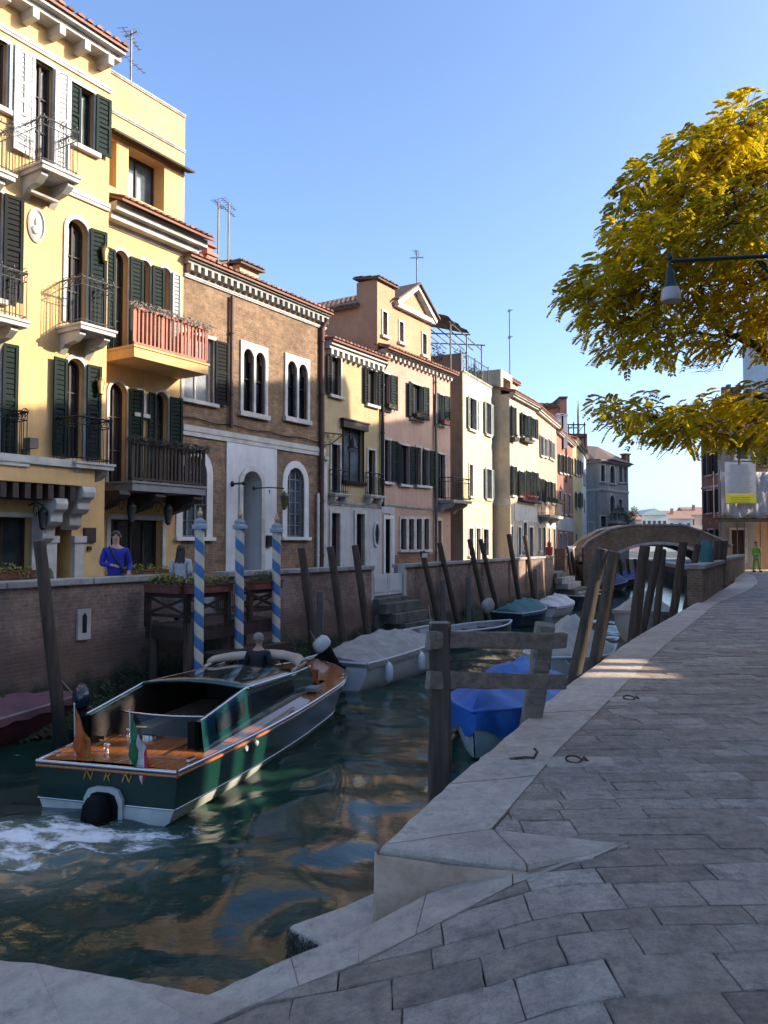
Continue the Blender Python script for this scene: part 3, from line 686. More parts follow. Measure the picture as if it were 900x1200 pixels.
# white rendered lower storey as its own slab with the door openings left free
def lower_slab(F, ztop, mat, thick=.03, gaps=()):
    mb = MB(); xs = 0
    for a, b, zt in gaps:
        if a > xs: mb.box(xs,a,-thick,-.004,.1,ztop)
        mb.box(a,b,-thick,-.004,zt,ztop); xs = b
    if xs < F.L: mb.box(xs,F.L,-thick,-.004,.1,ztop)
    return F.part(mb, 'lower_render', mat)
gp = [(Y4.loc(386.3)[0], Y4.loc(397.6)[0], zoff(Y4,386,600)), (Y4.loc(415.3)[0], Y4.loc(426.6)[0], zoff(Y4,415,601))]
lower_slab(Y4, z-.09, P_WHT, gaps=gp)
x, zz = Y4.loc(440, 626); mb = MB(); n = 20
mb.add([(x+.24*cos(2*pi*i/n),-.09,zz+.52*sin(2*pi*i/n)) for i in range(n)]+[(x+.15*cos(2*pi*i/n),-.09,zz+.42*sin(2*pi*i/n)) for i in range(n)]+[(x+.25*cos(2*pi*i/n),-.02,zz+.53*sin(2*pi*i/n)) for i in range(n)]+[(x+.15*cos(2*pi*i/n),-.04,zz+.42*sin(2*pi*i/n)) for i in range(n)],
  [(i,(i+1)%n,n+(i+1)%n,n+i) for i in range(n)]+[(2*n+i,2*n+(i+1)%n,(i+1)%n,i) for i in range(n)]+[(n+i,n+(i+1)%n,3*n+(i+1)%n,3*n+i) for i in range(n)], False)
ow = Y4.part(mb, 'oval_window', STONE); mb = MB(); mb.add([(x+.15*cos(2*pi*i/n),-.045,zz+.42*sin(2*pi*i/n)) for i in range(n)], [tuple(range(n))]); Y4.sub(mb, 'pane', GLASS, ow)
Y4.pipe(Y4.L-.03, z, Y4.zt-.45, IRON, .07, bend=.1)
Y4.wall()
# street lamp on a scroll bracket
x, zz = Y4.loc(378, 507); lx = 1.35; w0 = Y4.world(x,0,zz)
lamp = thing('wall_street_lamp', 'dark bell street lamp on a scroll bracket fixed between the brick and mustard houses', 'street lamp', w0, Y4.root.rotation_euler.z)
mb = MB(); mb.box(-.06,.06,-.04,0,-.5,.25); mb.tube([(0,0,0),(lx,-.5,.02)], .025, 6); mb.tube([(0,0,-.45),(.35,-.13,-.38),(.7,-.26,-.1),(.8,-.3,0)], .02, 5)
for k in range(3): mb.tube([(.2+.22*k+.08*cos(t*.6)*(1-t/14), -.1-.08*k, -.12+.03*k+.08*sin(t*.6)*(1-t/14)) for t in range(11)], .012, 4)
mb.build('bracket', IRON, lamp)
mb = MB(); mb.lathe([(0,0),(.03,-.02),(.05,-.1),(.11,-.2),(.13,-.38),(.2,-.44),(.2,-.47),(0,-.47)], (lx-.12,-.46,0), 12); mb.build('lamp_hood', IRON, lamp)
mb = MB(); mb.lathe([(.15,-.47),(.13,-.56),(.0,-.6)], (lx-.12,-.46,0), 12); mb.build('lamp_glass', GLASS_W, lamp)

# --- 5: pink house with attic gable
Pk = Fac(L1(446.5), L1(528), 0, P_PNK, depth=9, name='pink_house', label='faded pink house with a triangular gable and rows of dark green shutters', cat='house')
Pk.zt = Pk.loc(487, 425)[1]; z = Pk.zt
Pk.band(z-.12, z+.02, .3, STONE, name='cornice', dent=.34, ddrop=.16, dout=.6, dw=.12)
mb = MB(); tile_roof(mb, -.1, Pk.L+.1, -.42, z+.06, .3, z+.3); tile_roof(mb, Pk.loc(510)[0], Pk.L+.1, .28, z+.3, 5, z+1.5); Pk.part(mb, 'eaves_tiles', TILE, fix=False)
# attic
AT = Fac(L1(445), L1(508), 0, P_ORG, root=Pk.root, depth=5, zb=z-.02)
AT.M = AT.M @ Matrix.Translation((0,.12,0)); rm = Matrix.Translation(Pk.root.location) @ Matrix.Rotation(Pk.root.rotation_euler.z,4,'Z'); AT.m = rm.inverted() @ AT.M
az = AT.loc(445, 326)[1]; gz = AT.loc(466, 357)[1]; gr = AT.loc(508, 384)[1]; g0 = AT.loc(466)[0]; g1 = AT.L; ga, gzz = AT.loc(488, 337)
AT.zt = gz
AT.win(451, 364, 456, 392, fw=.08, rec=.2, mull=(1,1)); AT.win(470.5, 376, 475, 400, fw=.08, rec=.2, mull=(1,1)); AT.win(497.5, 390, 502, 415, fw=.08, rec=.2, mull=(1,1))
AT.wall(top=True)
mb = MB(); mb.box(0,g0-.02,0,1.0,gz,az); AT.part(mb, 'attic_stub', P_ORG)
mb = MB(); tile_roof(mb, -.15, g0+.1, -.15, az+.05, 1.1, az+.22); AT.part(mb, 'attic_roof', TILE_D, fix=False)
mb = MB(); mb.prismy([(g0,gz),(g1,gz),(ga,gzz)], 0, 7); AT.part(mb, 'gable', P_ORG)
mb = MB()
for p, q in (((g0-.12,gz),(ga,gzz)),((ga,gzz),(g1+.18,gz))): mb.bar((p[0],-.1,p[1]+.02),(q[0],-.1,q[1]+.02),.3,.2)
mb.bar((g0-.1,-.08,gz),(g1+.12,-.08,gz),.24,.2); AT.part(mb, 'gable_moulding', STONE)
mb = MB()
for p, q, sg in (((g0-.25,gz),(ga,gzz),1),((ga,gzz),(g1+.3,gz),1)):
    mb.add([(p[0],-.35,p[1]+.12),(q[0],-.35,q[1]+.12),(q[0],7,q[1]+.12),(p[0],7,p[1]+.12),(p[0],-.35,p[1]+.2),(q[0],-.35,q[1]+.2),(q[0],7,q[1]+.2),(p[0],7,p[1]+.2)],[(0,1,2,3),(4,7,6,5),(0,4,5,1),(1,5,6,2),(2,6,7,3),(3,7,4,0)])
gr_ = AT.part(mb, 'gable_roof', TILE_D); xa, za = AT.loc(491, 294, -1.0); antenna(AT, gr_, xa, 1.0, gzz-.3, za, ((.1,.8,.4),(.3,.6,2.)))
# rear wing over the mustard house, side wall toward the camera
wy0 = .95
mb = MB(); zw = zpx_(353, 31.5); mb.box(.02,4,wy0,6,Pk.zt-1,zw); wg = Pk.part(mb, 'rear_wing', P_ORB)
mb = MB(); tile_roof(mb, wy0+.02, 6.2, -.3, zw+.05, 2.4, zw+1.4); mb.v = [(y_,x_,z_) for x_,y_,z_ in mb.v]; Pk.sub(mb, 'wing_roof', TILE_D, wg, fix=False)
mb = MB(); mb.box(-.04,.017,wy0+.1,wy0+1.3,zw-1.4,zw-.15); mb.box(-.09,.016,wy0+.04,wy0+1.36,zw-1.5,zw-1.4); fr = Pk.sub(mb, 'window', STONE, wg)
mb = MB(); mb.box(-.06,-.041,wy0+.22,wy0+1.18,zw-1.33,zw-.26); Pk.part(mb, 'wing_shutter', GREENW)
def pw(pa, yt, pb, yb, **k):
    d = dict(fw=.08, sh='LR', shm=GREENW, pane=GLASS); d.update(k); return Pk.win(pa, yt, pb, yb, **d)
pw(449, 437, 456, 478, sh='R', swR=.45, box=(WOOD_D, LEAF, .15)); pw(482, 449, 494, 489, swL=.40, swR=.45, box=(WOOD_D, LEAF)); pw(514, 462, 519, 497, sh='LR', swL=.35, swR=.45, box=(TERRA, LEAF_Y, .2, .4))
pw(450, 515, 457, 564, sh='R', swR=.42); pw(469, 521, 479, 567, swL=.25, swR=.42); pw(487.5, 524, 492.5, 568, sh='', mull=(1,2)); pw(497, 527, 502, 569, swL=.2, swR=.4)
pw(514, 532, 521, 584, sh='L', swL=.35, sill=False, name='balcony_door', pane=GLASS_W); 
a, z_ = Pk.loc(513, 586); Pk.balcony(a, Pk.L+.6, z_, .8, kind='iron', h=1.0, curl=0, railm=IRON, brackets=2, th=.12)
pw(451, 608, 459, 672, sh='', fw=.14, fm=WHITEP, sill=False, name='door', pane=GLASS)
for pa, pb in ((469,475.5),(478.5,484.5),(487.5,493.5),(496.5,502)): pw(pa, 608, pb, 644, sh='', fw=.1, fm=STONE, grille=IRON_G, sill=True)
pw(512.5, 610, 516.5, 668, sh='', fw=.14, fm=P_CRM, sill=False, name='door', pane=WOOD_R)
gp = [(Pk.loc(448.5)[0], Pk.loc(460.5)[0], zoff(Pk,452,606)), (Pk.loc(466)[0], Pk.loc(505)[0], zoff(Pk,480,605))]
z = zoff(Pk, 480, 594); Pk.band(z-.06, z+.04, .05, STONE_D)
a = Pk.loc(462)[0]; mb = MB(); mb.box(0.02,a,-.03,-.004,zoff(Pk,452,606)+.15,z-.07); mb.box(a-.35,a,-.032,-.004,.1,zoff(Pk,452,606)+.15); Pk.part(mb, 'lower_render', P_WHT)
a, b = Pk.loc(463)[0], Pk.loc(508)[0]; mb = MB(); mb.box(a,b,-.025,-.004,.1,zoff(Pk,480,650)); Pk.part(mb, 'bare_brick_base', BRICK_R)
Pk.pipe(Pk.loc(509)[0], .2, Pk.zt-.3, LEAD, .06)
Pk.wall()
# --- further left bank houses
def PP(px, D): return (gx(px, D), D)
def awin(F, rows, **k):
    for r in rows:
        d = dict(fw=.09, sh='LR', shm=GREENW, pane=GLASS, mull=(1,2)); d.update(k)
        if len(r) > 4: d.update(r[4])
        F.win(r[0], r[1], r[2], r[3], **d)
# 6 cream, flat roof with pergola
C6 = Fac(PP(543,37.2), PP(577,41.2), 0, P_CRM, depth=7, name='cream_house', label='sunlit cream house with a flat roof terrace and pergola, beside the pink house', cat='house')
C6.zt = C6.loc(560, 445)[1]; z = C6.zt
awin(C6, [(549,465,556,502),(568.5,471,573.5,508),(549.5,544,553.5,581,{'sh':'','pane':GREYSH}),(569,549,574,584)], shm=GREYSH, swL=.3, swR=.3)
awin(C6, [(549,619,554,651),(557.5,619,562.5,668,{'name':'door','pane':WHITEP}),(566,620,572,651)], sh='', fm=WHITEP)
C6.band(z-.05, z+.05, .06, STONE_D, name='parapet_coping'); zz = zoff(C6, 560, 586); C6.band(zz-.05, zz+.03, .04, P_CRM)
C6.wall()
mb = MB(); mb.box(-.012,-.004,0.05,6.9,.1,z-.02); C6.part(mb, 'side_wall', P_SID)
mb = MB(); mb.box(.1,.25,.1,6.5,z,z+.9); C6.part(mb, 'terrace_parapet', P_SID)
mb = MB(); L = C6.L
for x in (.1, L*.5, L-.1):
    mb.tube([(x,.15,z),(x,.15,z+1.1)], .03, 5)
for i in range(12): mb.tube([(.1+i*(L-.2)/11,.15,z+.1),(.1+i*(L-.2)/11,.15,z+1.0)], .012, 4)
mb.tube([(.1,.15,z+1.0),(L-.1,.15,z+1.0)], .025, 5); C6.part(mb, 'terrace_railing', IRON_G)
mb = MB()
for x, y in ((-.3,.5),(-.3,4.5),(2.0,.5),(2.0,4.5),(L-.1,.5),(L-.1,4.5)): mb.tube([(x,y,z),(x,y,z+2.3+(.6 if y > 2 else 0))], .04, 6)
for i in range(9): y = .5+i*.5; mb.tube([(-.5,y,z+2.3+.15*i*.5),(L,y,z+2.0+.15*i*.5)], .03, 5)
for x in (-.3,2.0,L-.1): mb.tube([(x,.3,z+2.25),(x,4.7,z+2.9)], .035, 5)
pg = C6.part(mb, 'pergola', LEAD)
rows = [[(-1.2+j*.42, .4+i*.55, z+2.40+.13*i+.05*sin(j*2.1+i)) for j in range(9)] for i in range(9)]
C6.sub(MB().grid(rows), 'reed_screen', M('reed screen',(.10,.09,.08),.9,var=.5,vs=20,stretch=(1,12,1)), pg)
mb = MB()
for i in range(14): mb.add(*leafy((R(.0,L), R(.4,2.2), z+R(.4,1.3)), (.45,.4,.5), 90, .09, i))
C6.part(mb, 'terrace_plants', LEAF, fix=False)
# 7 beige
C7 = Fac(PP(598,41.2), PP(629,45.6), 0, P_BEI, depth=8, name='beige_house', label='stained beige house with attic terrace box and crooked green shutters, after the cream house', cat='house')
C7.zt = C7.loc(600, 463)[1]; z = C7.zt
awin(C7, [(598.5,476,601.5,511),(611,484,617,511,{'swL':.35,'swR':.35}),(622,489,626,513,{'swL':.3}),(599,546,602,580),(608,552,612.5,581),(617,552,620.5,581,{'swL':.4}),(624,553,627.5,581,{'swL':.3})], fw=.06)
awin(C7, [(598,617,600.5,655),(607,618,610,650),(613,612,617,645),(620,618,624,665,{'name':'door'})], sh='', fw=.1, fm=WHITEP)
for pa, pb, y in ((609,619,513),(597,602,512),(607,627,583)):
    a, zz = C7.loc(pa, y); b, _ = C7.loc(pb, y); mb = MB(); mb.box(a,b,-.3,-.01,zz-.18,zz); bx = C7.part(mb, 'flower_box', WOOD_D); lb = MB(); lb.add(*leafy(((a+b)/2,-.2,zz+.05),((b-a)/2,.16,.2),int(120*(b-a)),.06,2)); C7.sub(lb, 'flowers', LEAF_R if y == 583 else LEAF, bx, fix=False)
C7.band(z-.15, z+.08, .3, STONE_D, name='cornice'); 
mb = MB(); tile_roof(mb, -.1, C7.L+.1, -.35, z+.12, 1.0, z+.5); C7.part(mb, 'eaves_tiles', TILE, fix=False)
zz = zoff(C7, 600, 590); mb = MB(); mb.box(-.022,-.004,-.03,5,zz-.1,zz+.25); C7.part(mb, 'string_course', STONE)
C7.wall()
mb = MB(); az = C7.loc(600, 433)[1]; a = C7.loc(612)[0]
mb.box(.1,a,.5,5.2,z,z+.45); mb.box(.1,a,.5,5.2,az-.35,az); mb.box(.1,.5,.5,5.2,z+.45,az-.35); mb.box(a-.3,a,.5,5.2,z+.45,az-.35); mb.box(.5,a-.3,2,2.1,z+.45,az-.35); C7.part(mb, 'attic_box', P_BEI)
mb = MB(); a = C7.loc(615)[0]; b = C7.loc(624)[0]; zz = C7.loc(618, 447)[1]; mb.box(a,b,.8,2.6,z,zz); dm = C7.part(mb, 'dormer', P_PCH)
mb = MB(); tile_roof(mb, a-.15, b+.15, .6, zz+.05, 2.8, zz+.35, .3); C7.sub(mb, 'dormer_roof', TILE, dm, fix=False)
xa, za = C7.loc(597, 364, -1.5); antenna(C7, dm, xa, 1.5, az-.3, za, ((.02,.5,.6),(1.6,.6,.5)))
mb = MB()
for i in range(6): mb.add(*leafy((R(.3,2.5), R(2,4), az+R(.1,.5)), (.5,.4,.45), 70, .09, 40+i))
C7.part(mb, 'roof_plants', LEAF, fix=False)
# white lower render with door openings hidden behind parapet
zz = zoff(C7, 612, 592); mb = MB(); a = C7.loc(603)[0]; mb.box(a,C7.L-.01,-.02,-.004,zoff(C7,612,611),zz); C7.part(mb, 'lower_render', P_WHT)
x = C7.loc(618)[0]
# 8 peach
C8 = Fac(PP(629,45.6), PP(653,52.2), 0, P_PCH, depth=8, name='peach_house', label='peach house with a curved cornice and planted balcony, between beige and brick-red houses', cat='house')
C8.zt = C8.loc(636, 487)[1]; z = C8.zt
awin(C8, [(632.5,510,635,533),(637,513,639.5,534),(642.5,515,644.5,536),(646,518,648,538),(631,560,633.5,587,{'sh':'LR','shm':BLACKW,'swL':.3,'swR':.4}),(638,563,641,588,{'sh':'LR','shm':BLACKW,'swL':.3,'swR':.4}),(645.5,565,648,589,{'sh':'LR','shm':BLACKW,'swL':.3,'swR':.3})], sh='LR', shm=GREYSH, swL=.2, swR=.2)
awin(C8, [(631,618,633,645),(636,618,638.5,665,{'name':'door'}),(642,619,644,645),(648,620,650,662,{'name':'door'})], sh='', fm=WHITEP)
C8.band(z-.15, z+.08, .3, STONE, name='cornice'); C8.roof(z+.12, 1.0, 3.5, over=.35)
a, zz = C8.loc(630, 603); b = C8.loc(647)[0]; C8.balcony(a, b, zz, .7, kind='iron', h=.9, curl=0, brackets=2, vine=LEAF, gap=.2)
zz = zoff(C8, 640, 600); mb = MB(); mb.box(.01,C8.L-.01,-.02,-.004,zoff(C8,640,617),zz-.3); C8.part(mb, 'lower_render', P_WHT)
C8.wall()
# 9 brick red with tall red attic
C9 = Fac(PP(653,52.2), PP(672,60), 0, P_RED, depth=9, name='brick_red_house', label='brick-red house with a tall red attic block and white chimneys rising behind the cornice', cat='house')
C9.zt = C9.loc(660, 513)[1]; z = C9.zt
awin(C9, [(654.5,532,656.5,553),(659,533,661,554),(663,534,664.5,555),(667.5,536,669,556)], shm=BLACKW, swL=.4, swR=.4)
awin(C9, [(655,575,657,600),(660,578,662,602),(666,580,668,602)], sh='', fm=STONE); awin(C9, [(656,625,658,645),(662,625,664,660,{'name':'door'})], sh='', fm=WHITEP)
C9.band(z-.12, z+.08, .3, STONE, name='cornice'); C9.roof(z+.12, 1.2, 4, over=.35, ridge=False)
zz = zoff(C9, 662, 622); mb = MB(); mb.box(.01,C9.L-.01,-.03,-.004,zz,zz+1.0); C9.part(mb, 'lower_render', P_WHT)
C9.wall()
x0, Dq = gx(630,56), 56
tw = thing('red_attic_tower', 'tall brick-red attic block with old tiled roof behind the peach house', 'house', (x0,Dq,0), 0)
k = FPX/56; Z = lambda y, D=56: EYE+(638-y)*D/FPX
mb = MB(); mb.box(0,gx(664,56)-x0,0,6,6,Z(474)); mb.box(gx(657,56)-x0,gx(665.5,56)-x0,-.02,6,6,Z(466)); mb.build('wall', P_RED, tw)
mb = MB(); tile_roof(mb, -.3, gx(658,56)-x0, -.3, Z(475), 2.2, Z(466), .35, .6); mb.box(gx(656.5,56)-x0,gx(666,56)-x0,-.2,6,Z(466),Z(464)); mb.build('roof', TILE_D, tw, fix=False)
for px, yt in ((652,490),(656.5,491)):
    mb = MB(); x = gx(px,56)-x0; mb.box(x-.2,x+.2,-1.6,-1.1,8.2,Z(yt)); mb.box(x-.25,x+.25,-1.65,-1.05,Z(yt),Z(yt)+.12); mb.build('chimney', WHITEP, tw)
# 10, 11
C10 = Fac(PP(672,60), PP(682.5,68), 0, P_YL3, depth=9, name='lemon_house', label='narrow lemon yellow house half in shade, after the brick-red house', cat='house')
C10.zt = C10.loc(674, 519)[1]; z = C10.zt
awin(C10, [(673.2,537,675,555),(676.5,538,678,556),(679.5,540,681,556),(674,577,676,594,{'shm':BLACKW,'swL':.5,'swR':.5}),(679,577,680.5,594,{'shm':BLACKW,'swL':.5,'swR':.5})], swL=.25, swR=.25, simple=True); C10.band(z-.1, z+.1, .3, STONE, name='cornice'); C10.roof(z+.12, 1.2, 4, over=.35)
awin(C10, [(674.5,625,676,645)], sh='', simple=True); C10.wall()
C11 = Fac(PP(682.5,68), PP(687.5,76), 0, P_WH2, depth=9, name='white_house', label='sliver of white house squeezed between the lemon house and the big grey house', cat='house')
C11.zt = C11.loc(684, 531)[1]; z = C11.zt; awin(C11, [(683.5,553,684.5,566),(685.5,556,686.3,567),(684,585,685,598)], sh='', simple=True); C11.band(z-.1, z+.1, .3, STONE, name='cornice'); C11.roof(z+.12, 1, 4, over=.35); C11.wall()
x0 = gx(676,72); mb = MB()
al = thing('rooftop_altana', 'timber rooftop deck with a tall mast above the lemon house roof', 'roof deck', (x0,72,0))
Z = lambda y, D=72: EYE+(638-y)*D/FPX
for dx in (-1.5,-.2,.8):
    for dy in (0,2): mb.tube([(dx,dy,Z(525)),(dx,dy,Z(494))], .06, 5)
for q in (Z(512),Z(497)): mb.box(-1.6,.9,-.05,.05,q-.05,q+.05); mb.box(-1.6,.9,1.95,2.05,q-.05,q+.05)
mb.bar((-1.5,0,Z(512)),(-.2,0,Z(497)),.05); mb.bar((-.2,0,Z(512)),(-1.5,0,Z(497)),.05); mb.bar((-.2,0,Z(512)),(.8,0,Z(497)),.05); mb.build('deck_frame', WOOD_D, al)
mb = MB(); mb.tube([(.35,.5,Z(520)),(.35,.5,Z(482)),(.35,.5,Z(466))], [.13,.10,.01], 6); mb.build('mast', LEAD, al)
mb = MB(); mb.box(-.8,1.1,.3,1.2,Z(530),Z(507)); mb.build('chimney_stack', BRICK_R, al)
# 12 big grey house beyond the bridge
C12 = Fac(PP(687.5,77.5), PP(703,76), 0, P_GRY, depth=8, name='grey_palace', label='big grey house in shade with a tiled hip roof and arched windows beyond the bridge', cat='house')
zt = C12.loc(700, 540)[1]; C12.zt = zt
F2 = Fac(PP(703,76), PP(712,76.4), zt, P_GRY, root=C12.root, depth=6); F3 = Fac(PP(712,76.4), PP(737,81), zt, P_GRY, root=C12.root, depth=6)
awin(C12, [(690,612,696,624)], sh='', simple=True, pane=GLASS)
awin(F2, [(704,545,708.5,564),(704,605,710,617)], sh='', simple=True, fm=STONE, fw=.14)
for r in ((714.5,545,720,566),(714.5,580,720,603)): F3.win(*r, arch=1, fw=.16, fm=STONE, simple=True)
for r in ((725,546,729,565),(731,547,734,565),(725,585,729,602),(723,622,727,634),(730,622,733,634)): F3.win(*r, fw=.1, fm=STONE, simple=True, pane=GLASS_B)
zz = C12.loc(695, 574)[1]
for f in (C12,F2,F3): f.wall(sides=False); f.band(zt-.15, zt+.1, .35, STONE_D, name='cornice'); f.band(zz-.12, zz+.1, .08, STONE)
bp = [C12.M @ Vector((0,.02,0)), F2.M @ Vector((0,.02,0)), F3.M @ Vector((0,.02,0)), F3.M @ Vector((F3.L-.01,.02,0)), Vector((gx(737,81)-1.5,91,0)), Vector((gx(687.5,77.5)-.3,91,0))]
rm = (Matrix.Translation(C12.root.location) @ Matrix.Rotation(C12.root.rotation_euler.z,4,'Z')).inverted(); bp = [rm @ (p+Vector((-.25,.35,0))*(1 if 0 < i < 4 else 0)) for i, p in enumerate(bp)]
MB().prism([(p.x,p.y) for p in bp], -3, zt-.02).build('rear_walls', P_GRY, C12.root)
# hip roof
pts = [C12.M @ Vector((-.5,-.5,0)), C12.M @ Vector((C12.L,-.6,0)), F3.M @ Vector((0,-.6,0)), F3.M @ Vector((F3.L+.5,-.5,0)), Vector((gx(737,81)-1.0,91.5,0)), Vector((gx(687.5,77.5)-.6,91.5,0))]
rm = (Matrix.Translation(C12.root.location) @ Matrix.Rotation(C12.root.rotation_euler.z,4,'Z')).inverted()
pts = [rm @ p for p in pts]; c = (pts[0]+pts[3]+pts[4]+pts[5])/4
za = zt+.12; v = [(p.x,p.y,za) for p in pts]+[(c.x-1.6,c.y+.5,zt+2.9),(c.x+1.2,c.y+.3,zt+2.4)]
MB().add(v, [(0,1,6),(1,2,7,6),(2,3,7),(3,4,7),(4,5,6,7),(5,0,6),(5,4,3,2,1,0)]).build('roof', TILE_D, C12.root)
mb = MB(); q = rm @ Vector((*PP(734,82),0)); mb.box(q.x-.3,q.x+.3,q.y-.3,q.y+.3,zt,zt+1.2); mb.box(q.x-.4,q.x+.4,q.y-.4,q.y+.4,zt+1.2,zt+1.35); mb.build('chimney', BRICK_R, C12.root)
a, zz = F3.loc(713, 612); b = F3.loc(735)[0]; bl = F3.balcony(a, b, zz, .9, kind='wood', railm=STONE, brackets=3, gap=.3)
lb = MB()
for i in range(9): lb.add(*leafy((a+(b-a)*i/8,-.8,zz+.7+.4*sin(i)), (.7,.4,.6), 90, .12, 70+i))
F3.sub(lb, 'bush', LEAF, bl, fix=False)
# ------------------------------------------------------------------ ground, canal walls, water
LW = [(-22,-9),(-16,-2),(-11,5.2),(-6.2,12.9),(-4.56,16.0),(-2.5,19.5),(.45,24.4),(2.9,29.8),(5.6,35.6),(7.6,40),(9.9,44.6),(11.9,50),(14.2,58),(16.8,66),(19.2,76)]
RW = [(-.02,4.29),(.30,5.1),(.71,6),(1.31,7.38),(2.2,9.36),(4.29,13.7),(8.1,21),(11.6,27.5),(15,34),(18.5,42),(20.8,50),(22.3,58),(26,75)]
def interp(P, y):
    for a, b in zip(P, P[1:]):
        if a[1] <= y <= b[1]: return a[0]+(b[0]-a[0])*(y-a[1])/(b[1]-a[1])
    a, b = (P[0],P[1]) if y < P[0][1] else (P[-2],P[-1]); return a[0]+(b[0]-a[0])*(y-a[1])/(b[1]-a[1])
WALLB = brickm('canal brick wall', (.31,.19,.14), (.21,.14,.11), (.27,.23,.20), 4.0, algae=(.030,.042,.018), alg_z=-.75, dirt=.8, plasterpatch=(.26,.23,.20))
WALLK = M('mossy quay stone', (.10,.10,.08), .9, var=.5, vs=3, bump=.6, bs=12)
PAVEL = M('left bank paving', (.16,.155,.15), .85, var=.2, vs=4)
# left ground
pl = LW+[(60,84),(60,84)][:0]
MB().prism([(-80,-30)]+[(-30,-20)]+LW+[(19.2,95),(-80,95)], -2.5, GROUND_L).build('pavement', PAVEL, kind='structure')
# left canal wall: brick parapet wall with stone coping, an opening with steps at the gate
def offs(P, d):
    out = []
    for i, p in enumerate(P):
        a = Vector(P[max(0,i-1)]); b = Vector(P[min(len(P)-1,i+1)]); t = (b-a).normalized(); out.append((p[0]+t.y*d, p[1]-t.x*d))
    return out
def onwall(px):     # point of the left wall line seen at photo column px
    k = (px-450)/FPX
    for a, b in zip(LW, LW[1:]):
        fa, fb = a[0]-k*a[1], b[0]-k*b[1]
        if fa*fb <= 0 and a[1] > 5:
            t = fa/(fa-fb); return (a[0]+(b[0]-a[0])*t, a[1]+(b[1]-a[1])*t)
def wallrun(name, P, label, top=.88, cop=True, mat=None, group=None):
    root = thing(name, label, 'canal wall', (0,0,0), 0, group); f, b = offs(P, .10), offs(P, -.28)
    n = len(P); mb = MB(); tp = top if isinstance(top, list) else [top]*n
    vs = []
    for i in range(n):
        ff = offs(P, .28)[i]; vs += [(ff[0],ff[1],-2.4),(f[i][0],f[i][1],-.6),(f[i][0],f[i][1],tp[i]),(b[i][0],b[i][1],tp[i]),(b[i][0],b[i][1],-2.4)]
    fs = []
    for i in range(n-1):
        for k in range(4): fs.append((i*5+k,(i+1)*5+k,(i+1)*5+k+1,i*5+k+1))
    fs += [(0,1,2,3,4), tuple((n-1)*5+k for k in (4,3,2,1,0))]
    mb.add(vs, fs); mb.build('brickwork', mat or WALLB, root)
    if cop:
        f, b = offs(P, .17), offs(P, -.35); mb = MB(); 
        for i in range(n-1):
            L = (Vector(P[i+1])-Vector(P[i])).length; m = max(1,int(L/1.3))
            for j in range(m):
                def lp(Q, t, z): return (Q[i][0]+(Q[i+1][0]-Q[i][0])*t, Q[i][1]+(Q[i+1][1]-Q[i][1])*t, z)
                t0, t1 = j/m+.003, (j+1)/m-.003; d = R(-.008,.008); z = lambda t: tp[i]+(tp[i+1]-tp[i])*t
                vs = [lp(f,t0,z(t0)+.003),lp(f,t1,z(t1)+.003),lp(b,t1,z(t1)+.003),lp(b,t0,z(t0)+.003),lp(f,t0,z(t0)+.11+d),lp(f,t1,z(t1)+.11+d),lp(b,t1,z(t1)+.11+d),lp(b,t0,z(t0)+.11+d)]
                mb.add(vs, [(0,3,2,1),(4,5,6,7),(0,1,5,4),(1,2,6,5),(2,3,7,6),(3,0,4,7)])
        mb.build('coping', STONE_D, root, bevel=.012)
    return root
g0, g1 = onwall(434), onwall(471); s0_, s1_ = onwall(646), onwall(660); dk0, dk1 = onwall(236), onwall(262)
def seg(p, q): return [p]+[w for w in LW if p[1] < w[1] < q[1]]+[q]
W1 = wallrun('brick_parapet', [w for w in LW if w[1] < dk0[1]]+[dk0], 'long brick canal wall with stone coping under the yellow hotel, left of the jetty')
wallrun('brick_parapet', seg(dk1, g0), 'brick canal wall with coping running from the jetty to the white gate')
wallrun('brick_parapet', seg(g1, s0_), 'brick canal wall with coping from the white gate to the far stair gap')
P3 = seg(s1_, (11.9,50)); wallrun('brick_parapet', P3, 'brick canal wall climbing from the far stair gap up to the bridge', top=[.9+.5*i/(len(P3)-1) for i in range(len(P3))])
wallrun('brick_parapet', seg((12.0,50.3),(19.2,76)), 'canal wall seen beyond the bridge arch', top=.6)
# low stone foot under the gate and jetty gaps
for p, q in ((g0,g1),(s0_,s1_),(dk0,dk1)):
    f, b = offs([p,q], .28), offs([p,q], -.3); MB().prism([f[0],f[1],b[1],b[0]], -2.4, .02).build('quay_wall', WALLK, kind='structure')
# white niche stone in the wall
p = onwall(94); th = atan2(.83,.56); nf = thing('niche_stone', 'small white stone plaque with a dark slot in the brick canal wall', 'plaque', (p[0],p[1],0), th)
z0 = EYE-(748-638)*p[1]/FPX; z1 = EYE-(713-638)*p[1]/FPX
MB().box(-.13,.13,-.17,-.06,z0,z1).build('stone', STONE, nf); MB().prismy([(-.045,z0+.12),(.045,z0+.12),(.045,z1-.12),(0,z1-.06),(-.045,z1-.12)],-.176,-.172).build('slot', DARK, nf)
